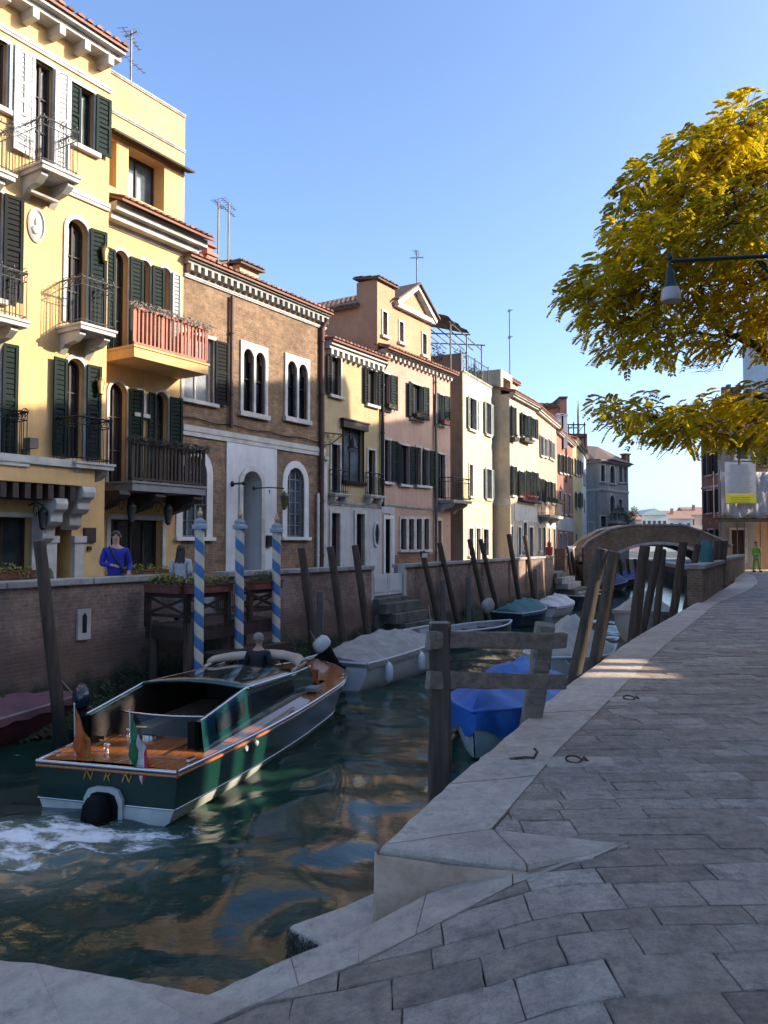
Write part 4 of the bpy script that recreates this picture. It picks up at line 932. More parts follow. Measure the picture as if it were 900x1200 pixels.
# white gate with steps down
d = Vector(g1)-Vector(g0); L = d.length; th = atan2(d.y,d.x)
gt = thing('white_gate', 'low white panelled double gate closing the gap in the canal wall', 'gate', (g0[0],g0[1],0), th)
MB().box(.06,L/2-.02,-.04,.04,.1,.72).box(.14,L/2-.1,-.06,-.041,.2,.62).build('gate_leaf', WHITEP, gt); MB().box(L/2+.02,L-.06,-.04,.04,.1,.72).box(L/2+.1,L-.14,-.06,-.041,.2,.62).build('gate_leaf', WHITEP, gt)
MB().box(-.1,.05,-.1,.12,.0,.95).box(L-.05,L+.1,-.1,.12,0,.95).build('gate_post', STONE, gt)
st = thing('water_steps', 'mossy stone steps going down to the water below the white gate', 'steps', (g0[0],g0[1],0), th)
for k in range(5): MB().box(-.05+.30*k,L+.25+.12*k,-.55-.16*k,-.2,-.1-.30*(k+1),-.1-.30*k).build('step', WALLK, st, bevel=.02)
d = Vector(s1_)-Vector(s0_); L = d.length; th = atan2(d.y,d.x)
st = thing('water_steps', 'far stone landing steps in the canal wall beside the small white boat', 'steps', (s0_[0],s0_[1],0), th)
for k in range(5): MB().box(-.2+.15*k,L+.3+.15*k,-.6-.3*k,-.2,-.2-.3*(k+1),-.2-.3*k).build('step', WALLK if k > 1 else STONE_D, st, bevel=.02)
pw_ = MB().box(L-.1,L+.7,-.1,.5,0,1.35); pw_.build('gate_pier', BRICK_R, st); MB().ell((-.1,.1,1.6),.12,.12,.18).lathe([(0,1.0),(.18,1.05),(.2,1.45),(0,1.5)],(-.1,.1,0),10).build('red_urn', M('red paint',(.35,.03,.03),.5), st)

# ------------------------------------------------------------------ right quay
TRACH = NT('trachyte paving slabs'); n_ = TRACH; g = n_.new('ShaderNodeNewGeometry'); v = n_.coord()
a = n_.ramp(g.outputs['Random Per Island'], [(0,(.41,.295,.21)),(.3,(.52,.38,.28)),(.7,(.62,.47,.35)),(.93,(.71,.56,.43)),(1,(.80,.66,.53))])
a = n_.mix(n_.ramp(n_.noise(v, 1.1, 6, .7), [(.35,.6),(.65,0)]), a, (.38,.30,.235)); a = n_.mix(n_.ramp(n_.noise(v, 16, 8, .8), [(.5,0),(.68,.65)]), a, (.36,.34,.315))
a = n_.mix(n_.ramp(n_.noise(v, 3.2, 8, .8), [(.52,0),(.66,.6)]), a, (.17,.145,.12)); a = n_.mix(n_.ramp(n_.noise(v, 60, 3, .8), [(.55,0),(.75,.45)]), a, (.09,.085,.08))
a = n_.mix(.9, a, n_.ramp(n_.noise(v, 9, 9, .85), [(.36,.55),(.64,1.3)]), 'MULTIPLY'); n_.col(a); n_.set(rough=.72); n_.bump(n_.math('ADD', n_.math('MULTIPLY', n_.noise(v, 4, 9, .85), 1.0), n_.math('MULTIPLY', n_.noise(v, 45, 4, .8), .4)), 1.0, .045); TRACH = n_.m
KERB = NT('worn istrian kerb stone'); n_ = KERB; v = n_.coord(); g = n_.new('ShaderNodeNewGeometry')
a = n_.ramp(g.outputs['Random Per Island'], [(0,(.70,.54,.405)),(.5,(.76,.61,.47)),(1,(.82,.68,.54))])
a = n_.mix(n_.ramp(n_.noise(v, 1.3, 8, .75), [(.42,0),(.68,.85)]), a, (.48,.385,.30)); a = n_.mix(n_.ramp(n_.noise(v, 4.5, 8, .8), [(.54,0),(.66,.6)]), a, (.26,.22,.18)); a = n_.mix(n_.ramp(n_.noise(v, 22, 6, .8), [(.55,0),(.7,.5)]), a, (.22,.20,.19))
a = n_.mix(.8, a, n_.ramp(n_.noise(v, 11, 9, .85), [(.36,.65),(.62,1.2)]), 'MULTIPLY'); n_.col(a); n_.set(rough=.72); n_.bump(n_.math('ADD', n_.noise(v, 4, 9, .8), n_.math('MULTIPLY', n_.noise(v, 40, 4, .8), .35)), 1.0, .05); KERB = n_.m
BLOCK = M('tide stained kerb face', (.50,.30,.19), .85, var=.35, vs=4, bump=.8, bs=9, col2=(.58,.43,.32))
MORT = M('dark joint sand', (.075,.07,.065), .95, var=.4, vs=12, bump=.5, bs=60)
def fz(x):      # ramp profile in front of the kerb block
    P = [(-6,-1.15),(-3,-.70),(-2.2,-.56),(-.8,-.335),(-.5,-.29),(-.1,-.225),(.2,-.165),(.42,-.11),(.64,-.05),(.8,-.022),(1.05,-.006),(1.35,0),(99,0)]
    for a, b in zip(P, P[1:]):
        if a[0] <= x <= b[0]: return a[1]+(b[1]-a[1])*(x-a[0])/(b[0]-a[0])
    return P[0][1]
def kin(y): return interp([(.62,4.52),(.86,5.1),(1.38,6.3),(2.24,8.06),(3.35,10.4),(4.73,13.2),(9.07,21.7),(12.6,27.5),(16,34),(19.5,42),(21.8,50),(23.3,58),(27,75)], y)
def xy(px, py, z):
    p = at_z(px, py, z)
    for _ in range(6): p = at_z(px, py, fz(p.x)+.006)
    return (p.x, p.y)
O = [xy(692,1006,-.0),xy(600,1010,-.03),xy(500,1045,-.24),xy(420,1087,-.31),xy(340,1118,-.36),xy(240,1163,-.41)]
I = [xy(738,985,.0),xy(601,1036,-.035),xy(487,1095,-.22),xy(420,1128,-.29),xy(350,1155,-.33),xy(287,1181,-.36)]
O2 = [xy(240,1163,-.41),xy(140,1143,-.47),xy(40,1125,-.53),xy(-160,1108,-.65)]; I2 = [xy(287,1181,-.36),xy(240,1203,-.40),xy(120,1300,-.45),xy(-60,1390,-.55)]
FR = [(-6,I2[3][1]-2.0),I2[3],I2[2],I2[1]]+[I[5],I[4],I[3],I[2],I[1],(1.33,4.29)]
def front(x):
    for a, b in zip(FR, FR[1:]):
        if a[0] <= x <= b[0]: return a[1]+(b[1]-a[1])*(x-a[0])/(b[0]-a[0])
    return 99
def clip(poly, n, c):    # keep n.p >= c
    out = []
    for i, p in enumerate(poly):
        q = poly[(i+1)%len(poly)]; dp = n[0]*p[0]+n[1]*p[1]-c; dq = n[0]*q[0]+n[1]*q[1]-c
        if dp >= 0: out.append(p)
        if dp*dq < 0: t = dp/(dp-dq); out.append((p[0]+(q[0]-p[0])*t, p[1]+(q[1]-p[1])*t))
    return out
mb = MB(); y = -1.2; row = 0; SL = .035
def slab(poly, zf, dz):
    n = len(poly); cx = sum(p[0] for p in poly)/n; cy = sum(p[1] for p in poly)/n; tx, ty = R(-.006,.006), R(-.006,.006)
    hw = max(abs(p[0]-cx) for p in poly); hd = max(abs(p[1]-cy) for p in poly)
    if hw < .03 or hd < .03: return
    if cy < 9:
        pp = []
        for i, p in enumerate(poly):
            q = poly[(i+1)%n]; L = sqrt((q[0]-p[0])**2+(q[1]-p[1])**2); k = max(1, int(L/.07))
            for j in range(k): a_ = 0 if j == 0 else .0045; pp.append((p[0]+(q[0]-p[0])*j/k+R(-a_,a_), p[1]+(q[1]-p[1])*j/k+R(-a_,a_)))
        poly = pp; n = len(poly)
    e = .005; top = []; mid = []; bot = []
    for p in poly:
        kx = 1-e/hw; ky = 1-e/hd; x_, y_ = cx+(p[0]-cx)*kx, cy+(p[1]-cy)*ky
        top.append((x_,y_,zf(x_,y_)+dz+tx*(x_-cx)/hw+ty*(y_-cy)/hd)); mid.append((p[0],p[1],zf(p[0],p[1])-.003+dz)); bot.append((p[0],p[1],zf(p[0],p[1])-.10))
    mb.add(top+mid+bot, [tuple(range(n))]+[(n+i,n+(i+1)%n,(i+1)%n,i) for i in range(n)]+[(2*n+i,2*n+(i+1)%n,n+(i+1)%n,n+i) for i in range(n)])
while y < 62:
    h = R(.17,.27) if y < 30 else .5
    xmax = min(.56*max(y,0)+4.5, 32); x = -3.2 if y < 6.5 else kin(y)-1.2; x += R(0,.5)
    while x < xmax:
        w = R(.27,.60) if y < 16 else R(.6,1.4)
        if y < 4.6 and -1.6 < x < .9: w = min(w, R(.3,.45))
        j = .003; c = [(x+j,y+j+SL*x),(x+w-j,y+j+SL*(x+w)),(x+w-j+R(-.004,.004),y+h-j+SL*(x+w)+R(-.003,.003)),(x+j,y+h-j+SL*x)]
        ym = y+h/2+SL*x; xm = x+w/2
        # right zone polygon: right of inner kerb line; front zone: below front kerb line
        if ym > 4.0 and xm > .3:
            y0_ = max(ym, 4.53); x0_ = kin(y0_); sl = (kin(y0_+.5)-x0_)/.5; nn = Vector((1,-sl)).normalized()
            q = clip(c, nn, nn.x*x0_+nn.y*y0_)
            if ym < 5.0:    # strip from (.62,4.52) to the tip (1.33,4.29)
                nn = Vector((.23,.71)).normalized(); 
                if xm < 1.38: q = clip(q, nn, nn.x*.62+nn.y*4.52) if q else q
                elif ym < 4.4 and xm < 1.33: q = []
            if len(q) > 2: slab(q, lambda a_, b_: 0 if b_ > 4.25 else (0 if a_ > .8 else fz(a_)), R(-.004,.004))
            if xm < 1.38 and ym < 4.6:
                q = clip(c, (Vector((.39,-.69)).normalized()), Vector((.39,-.69)).normalized().dot(Vector((.64,3.90))))
                if len(q) > 2: slab(q, lambda a_, b_: fz(a_), R(-.004,.004))
        elif ym <= 4.9:
            f0, f1 = front(xm-.15), front(xm+.15)
            if xm > 1.15: q = c
            elif f0 < 50 and f1 < 50:
                nn = Vector(((f1-f0)/.3,-1)).normalized(); q = clip(c, nn, nn.x*xm+nn.y*(f0+f1)/2)
            else: q = []
            if len(q) > 2: slab(q, lambda a_, b_: fz(a_), R(-.004,.004))
        x += w
    y += h; row += 1
mb.build('quay_paving', TRACH, kind='structure', fix=False)
# bed under the slabs (dark joints), as strips following the ramp
bed = MB(); ys = [-3,0,2,3]
xs = [-3,-2.2,-.8,-.5,-.1,.2,.42,.64,.8,1.05,1.4,4,60]
for xa, xb in zip(xs, xs[1:]):
    ya, yb = (min(front(xa),4.3)+.0, min(front(xb),4.3)+.0)
    dq = lambda x_: .05 if x_ < 1.38 else .03
    bed.add([(xa,-6,fz(xa)-dq(xa)),(xb,-6,fz(xb)-dq(xb)),(xb,yb,fz(xb)-dq(xb)),(xa,ya,fz(xa)-dq(xa)),(xa,-6,-3),(xb,-6,-3),(xb,yb,-3),(xa,ya,-3)], [(0,1,2,3),(3,2,6,7)])
rw = [(kin(q)-.15,q) for q in (4.52,6,8,10,13.7,21,27.5,34,42,50,58,75)]
for a, b in zip(rw, rw[1:]): bed.add([(a[0],a[1],-.022),(60,a[1],-.022),(60,b[1],-.022),(b[0],b[1],-.022)], [(0,1,2,3)])
bed.add([(.55,4.6,-.023),(60,4.6,-.023),(60,4.2,-.023),(1.2,4.2,-.023)], [(3,2,1,0)])
bed.build('quay_bed', MORT, kind='structure', fix=False)
MB().box(27,60,75,95,-2.5,-.03).box(60,400,-30,95,-2.5,-.05).box(-3,60,-40,-6,-2.5,-.03).build('ground', PAVEL, kind='structure')
# kerb stones of the raised quay: irregular long blocks with worn edges
def quad_block(pts, zt, th, mb, seg_=8, jit=.012, ridge=.008):
    """pts: a,b along outer edge; c,d inner edge (a-d, b-c are the joints). zt: list of 4 heights"""
    a, b, c, d = [Vector((p[0],p[1],0)) for p in pts]; m = 4; rows = []
    for i in range(seg_+1):
        t = i/seg_; o = a.lerp(b,t); q = d.lerp(c,t); zo = zt[0]+(zt[1]-zt[0])*t; zi = zt[3]+(zt[2]-zt[3])*t; dirn = (o-q).normalized()
        jo = R(-jit,jit) if 0 < i < seg_ else 0; o2 = o+dirn*jo; r = []
        r.append((o2.x,o2.y,zo-th)); r.append((o2.x+dirn.x*R(-.01,.01),o2.y+dirn.y*R(-.01,.01),zo-th*.5)); r.append((o2.x,o2.y,zo-.028)); p = o2-dirn*.012; r.append((p.x,p.y,zo-.009)); p = o2-dirn*.035; r.append((p.x,p.y,zo))
        for k in range(1, m):
            p = (o2-dirn*.035).lerp(q, k/m); z_ = zo+(zi-zo)*k/m; r.append((p.x,p.y,z_+R(-ridge*.35,ridge*.35)))
        r.append((q.x,q.y,zi)); r.append((q.x,q.y,zi-th)); rows.append(r)
    n = len(rows[0]); b0 = len(mb.v); mb.grid(rows, True); mb.f += [tuple(b0+k for k in range(n)), tuple(b0+seg_*n+k for k in range(n))[::-1]]; mb.sm += [False, False]
kb = MB(); y = 4.5; yy = [4.29,5.35,6.15,7.55]
while yy[-1] < 74: yy.append(yy[-1]+(R(1.1,2.0) if yy[-1] < 25 else 2.5))
for ya, yb in zip(yy, yy[1:]):
    if ya == 4.29: A_ = (-.02,4.29); D_ = (.60,4.52)
    else: A_ = (interp(RW,ya),ya); D_ = (kin(ya+.2),ya+.2)
    B_ = (interp(RW,yb-.012),yb-.012); C_ = (kin(yb+.188),yb+.188); z_ = .004+R(0,.006)
    quad_block((A_,B_,C_,D_), [z_]*4, .33 if ya > 5 else .10, kb)
quad_block(((1.33,4.29),(.72,4.03),(.62,4.50),(1.30,4.30)), [.002,.008,.008,.003], .07, kb, 6)
quad_block(((.71,4.03),(-.02,4.28),(.60,4.51),(.61,4.505)), [.008,.006,.006,.008], .10, kb, 8)
kb.build('kerb', KERB, kind='structure', fix=True, sharp=35)
# face of the block below the kerb and quay wall down to the water
fb = MB(); pts = [(1.33,4.30),(.72,4.06),(-.0,4.32)]+[(interp(RW,q)+.03,q) for q in (5.1,6,7.38,9.36,13.7,21,27.5,34,42,50,58,75)]
fb.grid([[(p[0],p[1],-.05),(p[0]+.02,p[1],-.5),(p[0],p[1],-1.0),(p[0],p[1],-3)] for p in pts], False); fb.build('quay_wall', WALLB, kind='structure')
fb = MB(); fb.grid([[(p[0],p[1],-.03+0*i),(p[0]-.01,p[1]-.012,-.46)] for i, p in enumerate([(.95,4.10),(.72,4.018),(.35,4.10),(-.035,4.245),(-.05,4.30),(.02,4.45)])], False)
fb.build('kerb_face', BLOCK, kind='structure')
# lower kerb strip on the ramp
lk = MB()
for i in range(5):
    g_ = .006
    quad_block(((Vector(O[i])*(1-g_)+Vector(O[i+1])*g_), (Vector(O[i+1])*(1-g_)+Vector(O[i])*g_), (Vector(I[i+1])*(1-g_)+Vector(I[i])*g_), (Vector(I[i])*(1-g_)+Vector(I[i+1])*g_)),
       [fz(O[i][0])+.006,fz(O[i+1][0])+.006,fz(I[i+1][0])+.006,fz(I[i][0])+.006], .4, lk, 6, .006)
for i in range(3): quad_block((O2[i],(Vector(O2[i+1])*.996+Vector(O2[i])*.004),(Vector(I2[i+1])*.996+Vector(I2[i])*.004),I2[i]), [fz(O2[i][0])+.006,fz(O2[i+1][0])+.006,fz(I2[i+1][0])+.006,fz(I2[i][0])+.006], .5, lk, 8, .012)
lk.build('kerb', KERB, kind='structure', sharp=35)
# the lower step slab with mossy edge
xy = lambda px, py, z: tuple(at_z(px, py, z))[:2]
S = [xy(340,1084,-.50),xy(402,1062,-.50),xy(449,1041,-.50),xy(520,1050,-.50),xy(450,1120,-.5),xy(386,1108,-.50)]
sb = MB(); n = len(S); c = Vector((sum(p[0] for p in S)/n, sum(p[1] for p in S)/n))
ring = []
for i in range(n):
    p, q = Vector(S[i]), Vector(S[(i+1)%n])
    for k in range(4): w = p.lerp(q,k/4); ring.append(w)
m = len(ring); vs = [(w.x,w.y,-.5) for w in [c.lerp(w,.95) for w in ring]]+[(w.x+R(-.006,.006),w.y+R(-.006,.006),-.515) for w in ring]+[(w.x+R(-.012,.012),w.y+R(-.012,.012),-.66) for w in ring]+[(w.x,w.y,-1.0) for w in ring]
sb.add(vs, [tuple(range(m))]+[(m*j+i,m*j+(i+1)%m,m*(j-1)+(i+1)%m,m*(j-1)+i) for j in (1,2,3) for i in range(m)])
sb.build('landing_step', KERB, kind='structure')
ms = MB(); p0 = Vector(S[0]); p1 = Vector(S[5])
for i in range(900):
    t = R(-.05,1.0); b_ = p0.lerp(p1,t); z_ = R(-.75,-.52); k = len(ms.v); d_ = Vector((-.6,-.75)); q = Vector((b_.x+d_.x*.01,b_.y+d_.y*.01,z_)); e_ = Vector((R(-.02,.02)-.015,R(-.02,.02)-.02,-R(.02,.06))); ms.add([q,q+Vector((.006,0,0)),q+e_],[(0,1,2)])
ms.build('seaweed', M('brown seaweed',(.035,.028,.018),.6,var=.5,vs=20), kind='stuff', fix=False)

# ------------------------------------------------------------------ water
def water():
    blobs = [(-.0,0)]
    parts = [(-14,14,2.6,16,.065),(-14,26,16,40,.16)]
    vs = []; fs = []
    def wave(X, Y):
        rng = np.random.RandomState(5); Z = np.zeros_like(X)
        for i in range(26):
            lam = rng.uniform(.5,3.2); th = rng.uniform(0,2*pi); a = .0042*lam**1.15; k = 2*pi/lam; Z += a*np.sin(k*(X*np.cos(th)+Y*np.sin(th))+rng.uniform(0,6)+1.3*np.sin(.5*X+i)*.6)
        # bow / side wake of the launch, running off its right side toward the quay
        bx, by = -1.0, 12.3; ux, uy = .30, .954
        al = (X-bx)*ux+(Y-by)*uy; ac = (X-bx)*uy-(Y-by)*ux
        for s_, sg in ((1,1),(-1,-1)):
            dd = (sg*ac-.15)+al*.36; e = np.exp(-((dd-.25)/.35)**2)*np.clip((-al)/1.2,0,1)*np.exp(np.clip(al,-12,0)/5.0)*(al < 0)
            Z += .12*e
            e2 = np.exp(-((dd+.55)/.9)**2)*np.clip((-al)/1.2,0,1)*np.exp(np.clip(al,-12,0)/6)*(al < 0)
            Z += .02*e2*np.sin(dd*9+al*.8)
        # swirls near the quay steps
        for cx, cy, r_, a_ in ((-.6,6.6,.9,.022),(.05,7.9,.8,.02),(-1.9,6.0,1.0,.016),(.2,10.2,.9,.012)):
            q = np.sqrt((X-cx)**2+(Y-cy)**2); Z += a_*np.cos(q*7.5-1)*np.exp(-(q/r_)**2)
        # churned stern wash
        q = np.exp(-(((X+3.9)/1.6)**2+((Y-8.2)/1.1)**2)); rg = np.random.RandomState(3)
        for i in range(18):
            k = rg.uniform(8,26); th = rg.uniform(0,2*pi); Z += q*.007*np.sin(k*(X*np.cos(th)+Y*np.sin(th))+i)
        return Z
    b = 0; V = []; Fc = []
    for x0,x1,y0,y1,st in parts:
        nx = int((x1-x0)/st)+1; ny = int((y1-y0)/st)+1; X, Y = np.meshgrid(np.linspace(x0,x1,nx), np.linspace(y0,y1,ny)); Z = wave(X,Y)
        e = np.minimum(1, np.minimum(np.minimum(X-x0,x1-X)/.5, 1)); Z = Z*np.clip(e,0,1)
        fd = np.clip((40-Y)/8,0,1); Z *= fd
        V.append(np.stack([X.ravel(),Y.ravel(),Z.ravel()],1)); i = np.arange((nx)*(ny)).reshape(ny,nx); f = np.stack([i[:-1,:-1],i[:-1,1:],i[1:,1:],i[1:,:-1]],-1).reshape(-1,4)+b; Fc.append(f); b += nx*ny
    ext = np.array([[-14,40,0],[26,40,0],[26,16,0],[14,16,0],[14,2.6,0],[-14,2.6,0],[-14,16,0]],float)
    V.append(np.array([[-60,-10,0],[60,-10,0],[60,2.6,0],[-60,2.6,0],[-14,2.6,0],[14,2.6,0],[60,40,0],[26,40,0],[26,16,0],[14,16,0],[-14,40,0],[-60,40,0],[-60,100,0],[60,100,0],[60,16,0],[-14,16,0],[-60,16,0],[-1500,100,0],[1500,100,0],[1500,3000,0],[-1500,3000,0]],float))
    F2_ = [(0,1,2,5,4,3),(5,2,14,8,9),(8,14,6,7),(3,4,15,16),(16,15,10,11),(11,10,7,6,13,12),(17,18,19,20)]
    Vv = np.concatenate(V); me = bpy.data.meshes.new('water'); faces = np.concatenate(Fc).tolist()+[tuple(b+i for i in f) for f in F2_]
    Vv[:,2] += WZ
    me.from_pydata(Vv.tolist(), [], faces); me.polygons.foreach_set('use_smooth', [True]*len(me.polygons)); me.update()
    n = NT('canal water'); v = n.coord(); tc = n.new('ShaderNodeTexCoord'); sp = n.new('ShaderNodeSeparateXYZ'); n.lk(tc.outputs['Object'], sp.inputs[0])
    base = n.ramp(n.noise(v, .35, 3), [(.3,(.009,.036,.026)),(.7,(.016,.052,.036))])
    def gauss(cx, cy, rx, ry):
        a_ = n.math('POWER', n.math('DIVIDE', n.math('SUBTRACT', sp.outputs[0], cx), rx), 2.0); b_ = n.math('POWER', n.math('DIVIDE', n.math('SUBTRACT', sp.outputs[1], cy), ry), 2.0)
        return n.math('POWER', 2.718, n.math('MULTIPLY', n.math('ADD', a_, b_), -1.0))
    m1 = n.math('ADD', gauss(-4.6,8.45,1.6,.75), n.math('MULTIPLY', gauss(-3.0,9.0,.9,.4), .7)); v2 = n.coord((1,1.8,1)); ns = n.noise(v2, 2.6, 9, .72)
    foam = n.ramp(n.math('ADD', n.math('MULTIPLY', m1, .30), n.math('MULTIPLY', ns, 1.0)), [(.66,0),(.78,1)])
    murk = n.ramp(n.math('ADD', gauss(-4.2,8.35,2.0,1.2), n.math('MULTIPLY', ns, .3)), [(.35,0),(1.1,.8)])
    base = n.mix(murk, base, (.16,.21,.17)); base = n.mix(foam, base, (.85,.88,.86)); n.col(base)
    n.lk(n.math('ADD', n.math('MULTIPLY', foam, .6), .03), n.b.inputs['Roughness']); n.b.inputs['IOR'].default_value = 1.34; n.b.inputs['Specular IOR Level'].default_value = .75
    v3 = n.coord((1,1.5,1)); h = n.math('ADD', n.math('MULTIPLY', n.noise(v3, 2.2, 3, .5), 1.0), n.math('MULTIPLY', n.noise(v3, 13, 4, .6), .20)); h = n.math('ADD', h, n.math('MULTIPLY', foam, .6)); n.bump(h, .19, .06)
    me.materials.append(n.m); o = bpy.data.objects.new('water', me); COL.objects.link(o); o['kind'] = 'structure'
water()

mb = MB(); rr = random.Random(4)
for i in range(9000):
    y_ = 11.5+rr.random()**1.6*24; x_ = interp(LW, y_); z_ = -1.55+rr.random()*(1.0 if rr.random() < .3 else .62)*(.75+.4*sin(y_*1.7)); o_ = .13+.20*max(0,(-.5-z_)/1.2); q = Vector((x_+.83*o_, y_-.56*o_, z_)); w = rr.uniform(.012,.035); k = len(mb.v)
    d = Vector((rr.uniform(-.5,.5)+.3, rr.uniform(-.5,.5)-.2, -1)).normalized(); a = Vector((.56,.83,0)); mb.add([q-a*w, q+a*w, q+d*rr.uniform(.03,.09)+a*w*.5+Vector((.03,-.02,0))],[(0,1,2)])
mb.build('wall_algae', M('dark green algae',(.030,.048,.018),.7,var=.6,vs=14), kind='stuff', fix=False)
# ------------------------------------------------------------------ bridge
def zpx(y, D): return EYE+(638-y)*D/FPX
BRB = brickm('bridge brickwork', (.27,.17,.10), (.20,.12,.075), (.28,.24,.19), 4.0, dirt=.8)
br = thing('brick_bridge', 'humped brick bridge with a single stone-edged arch crossing the canal', 'bridge', (gx(772,48),48,0))
bx = lambda px: gx(px,48)-gx(772,48)
top = [(bx(683),1.35),(bx(690),zpx(635,48)),(bx(715),zpx(621,48)),(bx(742),zpx(616,48)),(bx(800),zpx(616,48)),(bx(822),zpx(623,48)),(bx(848),zpx(634,48)),(bx(858),zpx(640,48))]
n = 24; aw = bx(772+72); arc = [(-aw*cos(pi*i/n), -.75+(zpx(638,48)+.75)*sin(pi*i/n)) for i in range(n+1)]
def topz(x):
    for a, b in zip(top, top[1:]):
        if a[0] <= x <= b[0]: return a[1]+(b[1]-a[1])*(x-a[0])/(b[0]-a[0])
    return top[0][1] if x < top[0][0] else top[-1][1]
for y0, y1 in ((0,.3),(2.6,2.9)):
    mb = MB(); xs = sorted(set([p[0] for p in top]+[p[0] for p in arc]))
    def bot(x):
        if x <= arc[0][0] or x >= arc[-1][0]: return -2.4
        return -.75+(zpx(638,48)+.75)*sqrt(max(0,1-(x/aw)**2))
    for a, b in zip(xs, xs[1:]):
        m = (a+b)/2; inn = abs(m) < aw; za, zb_ = (bot(a) if abs(a) < aw+1e-6 and inn else -2.4), (bot(b) if abs(b) < aw+1e-6 and inn else -2.4)
        if inn and abs(abs(a)-aw) < 1e-6: za = -.75
        if inn and abs(abs(b)-aw) < 1e-6: zb_ = -.75
        for yy_ in (y0,y1): mb.add([(a,yy_,za),(b,yy_,zb_),(b,yy_,topz(b)),(a,yy_,topz(a))],[(0,1,2,3)])
        mb.add([(a,y0,topz(a)),(b,y0,topz(b)),(b,y1,topz(b)),(a,y1,topz(a))],[(0,1,2,3)])
    mb.build('spandrel_wall', BRB, br, fix=False)
    mb = MB()
    for a, b in zip(top, top[1:]): mb.bar((a[0],(y0+y1)/2,a[1]+.05),(b[0],(y0+y1)/2,b[1]+.05),.40,.10)
    mb.build('parapet_coping', STONE_D, br)
mb = MB(); mb.grid([[(p[0],0.05,p[1]),(p[0],2.85,p[1])] for p in arc], False); mb.build('vault', BRB, br, fix=False)
mb = MB()
for i in range(n):
    a, b = arc[i], arc[i+1]; k = 1.07
    o = [(p[0]*(1+.16/aw), p[1]+.17*max(.0,sin(pi*(i+j)/n))) for j, p in enumerate((a,b))]
    mb.add([(a[0],-.05,a[1]),(b[0],-.05,b[1]),(o[1][0],-.05,o[1][1]),(o[0][0],-.05,o[0][1]),(a[0],.2,a[1]),(b[0],.2,b[1]),(o[1][0],-.003,o[1][1]),(o[0][0],-.003,o[0][1])],[(0,1,2,3),(0,4,5,1),(3,2,6,7)])
mb.build('arch_ring', STONE, br)
mb = MB()
for i in range(20):
    x0 = top[1][0]+(top[-2][0]-top[1][0])*i/20; x1 = top[1][0]+(top[-2][0]-top[1][0])*(i+1)/20; z = min(topz(x0),topz(x1))-.95; mb.box(x0,x1,.3,2.6,z-.3,z)
mb.build('deck', STONE_D, br)
mb = MB(); mb.box(bx(683),-aw,0.02,2.88,-2.4,.3); mb.box(aw,bx(862),0.02,2.88,-2.4,.3); mb.build('abutment', BRB, br)
# ------------------------------------------------------------------ far shore over the lagoon
FARM = [M('far pink render',(.42,.30,.27),.9), M('far pale green render',(.50,.55,.50),.9), M('far grey render',(.34,.36,.38),.9), M('far peach render',(.45,.33,.26),.9)]
FARR = M('far roof',(.26,.15,.11),.9)
D = 230; MB().box(gx(650,D),gx(960,D),D-2,D+60,WZ-1,WZ+1.2).build('far_shore', STONE_D, kind='structure')
far = [(728,752,609,0,'low pink house on the far shore, left of the pale green one'),(752,782,603,1,'pale green gabled house on the far shore with a row of dark windows'),(782,812,607,2,'long grey low house on the far shore'),(806,842,602,3,'peach house with a broad roof on the far shore, right of the arch'),(700,729,604,3,'far shore house mostly hidden by the grey palace')]
for i, (a, b, yt, m, lab) in enumerate(far):
    xa, xb = gx(a,D+i*3), gx(b,D+i*3); z1 = zpx(yt,D); t = thing('far_house', lab, 'house', (xa,D+i*3,WZ+1.2), 0, 'houses on the far shore'); w = xb-xa; h = z1-WZ-1.2
    MB().box(0,w,0,12,0,h).build('wall', FARM[m], t)
    mb = MB(); mb.prismy([(-.4,h),(w+.4,h),(w/2,h+(1.9 if m != 2 else 1.1))], -.4, 12.4) if m == 1 else mb.prismx([(-.4,h),(12.4,h),(6,h+2.6)], -.3, w+.3); mb.build('roof', FARM[1] if m == 1 else FARR, t)
    nw = max(3,int(w/(1.5 if m == 1 else 2.4)))
    for k in range(nw):
        x = (k+.5)*w/nw
        for zz in ((h-2.6,) if m == 1 else (h-2.2, h-5.2)): MB().box(x-.4,x+.4,-.06,-.004,zz-.9,zz+.9).build('window', GLASS, t)
    if m != 1: MB().box(w*.3,w*.3+.7,3,3.7,h,h+3.2).build('chimney', FARR, t)
hill = MB(); 
t = thing('shore_tree', 'dark rounded tree tops on the far shore beside the grey palace', 'trees', (gx(745,240),240,0)); mb = MB()
for i in range(7): mb.add(*leafy((R(-9,3),R(0,6),R(6.5,9)), (2.2,2,1.8), 160, .4, i))
mb.build('crown', LEAF, t, fix=False); MB().tube([(-3,3,-1),(-3,3,7)], .4, 6).build('trunk', WOOD_D, t)
# ------------------------------------------------------------------ right bank, far end
RX = gx(823,62); RB = Fac((RX,62), (RX,54.5), 0, P_RED, depth=9, name='crimson_house', label='tall dark red house at the right end of the quay behind the tree branch', cat='house')
RB.zt = zpx(497,62)
for s0_, in ((1.1,),(3.2,),(5.4,)):
    for z_ in (1.0,4.0,6.9): RB.opening(s0_, s0_+.9, z_, z_+1.7, fw=.12, fm=STONE, sh='LR', shm=GREENW, swL=.4, swR=.4, simple=True)
RB.band(RB.zt-.2, RB.zt, .3, STONE, name='cornice'); RB.band(5.9, 6.05, .08, STONE); RB.roof(RB.zt+.05, 1.2, 4, over=.35); w_ = RB.wall()
cc = thing('crown_chimney', 'crenellated brick chimney head rising behind the tree branch near the pale tower', 'chimney', (gx(849,66),66,0)); w = gx(872,66)-gx(849,66); mb = MB(); Zr = lambda y: zpx(y,66)
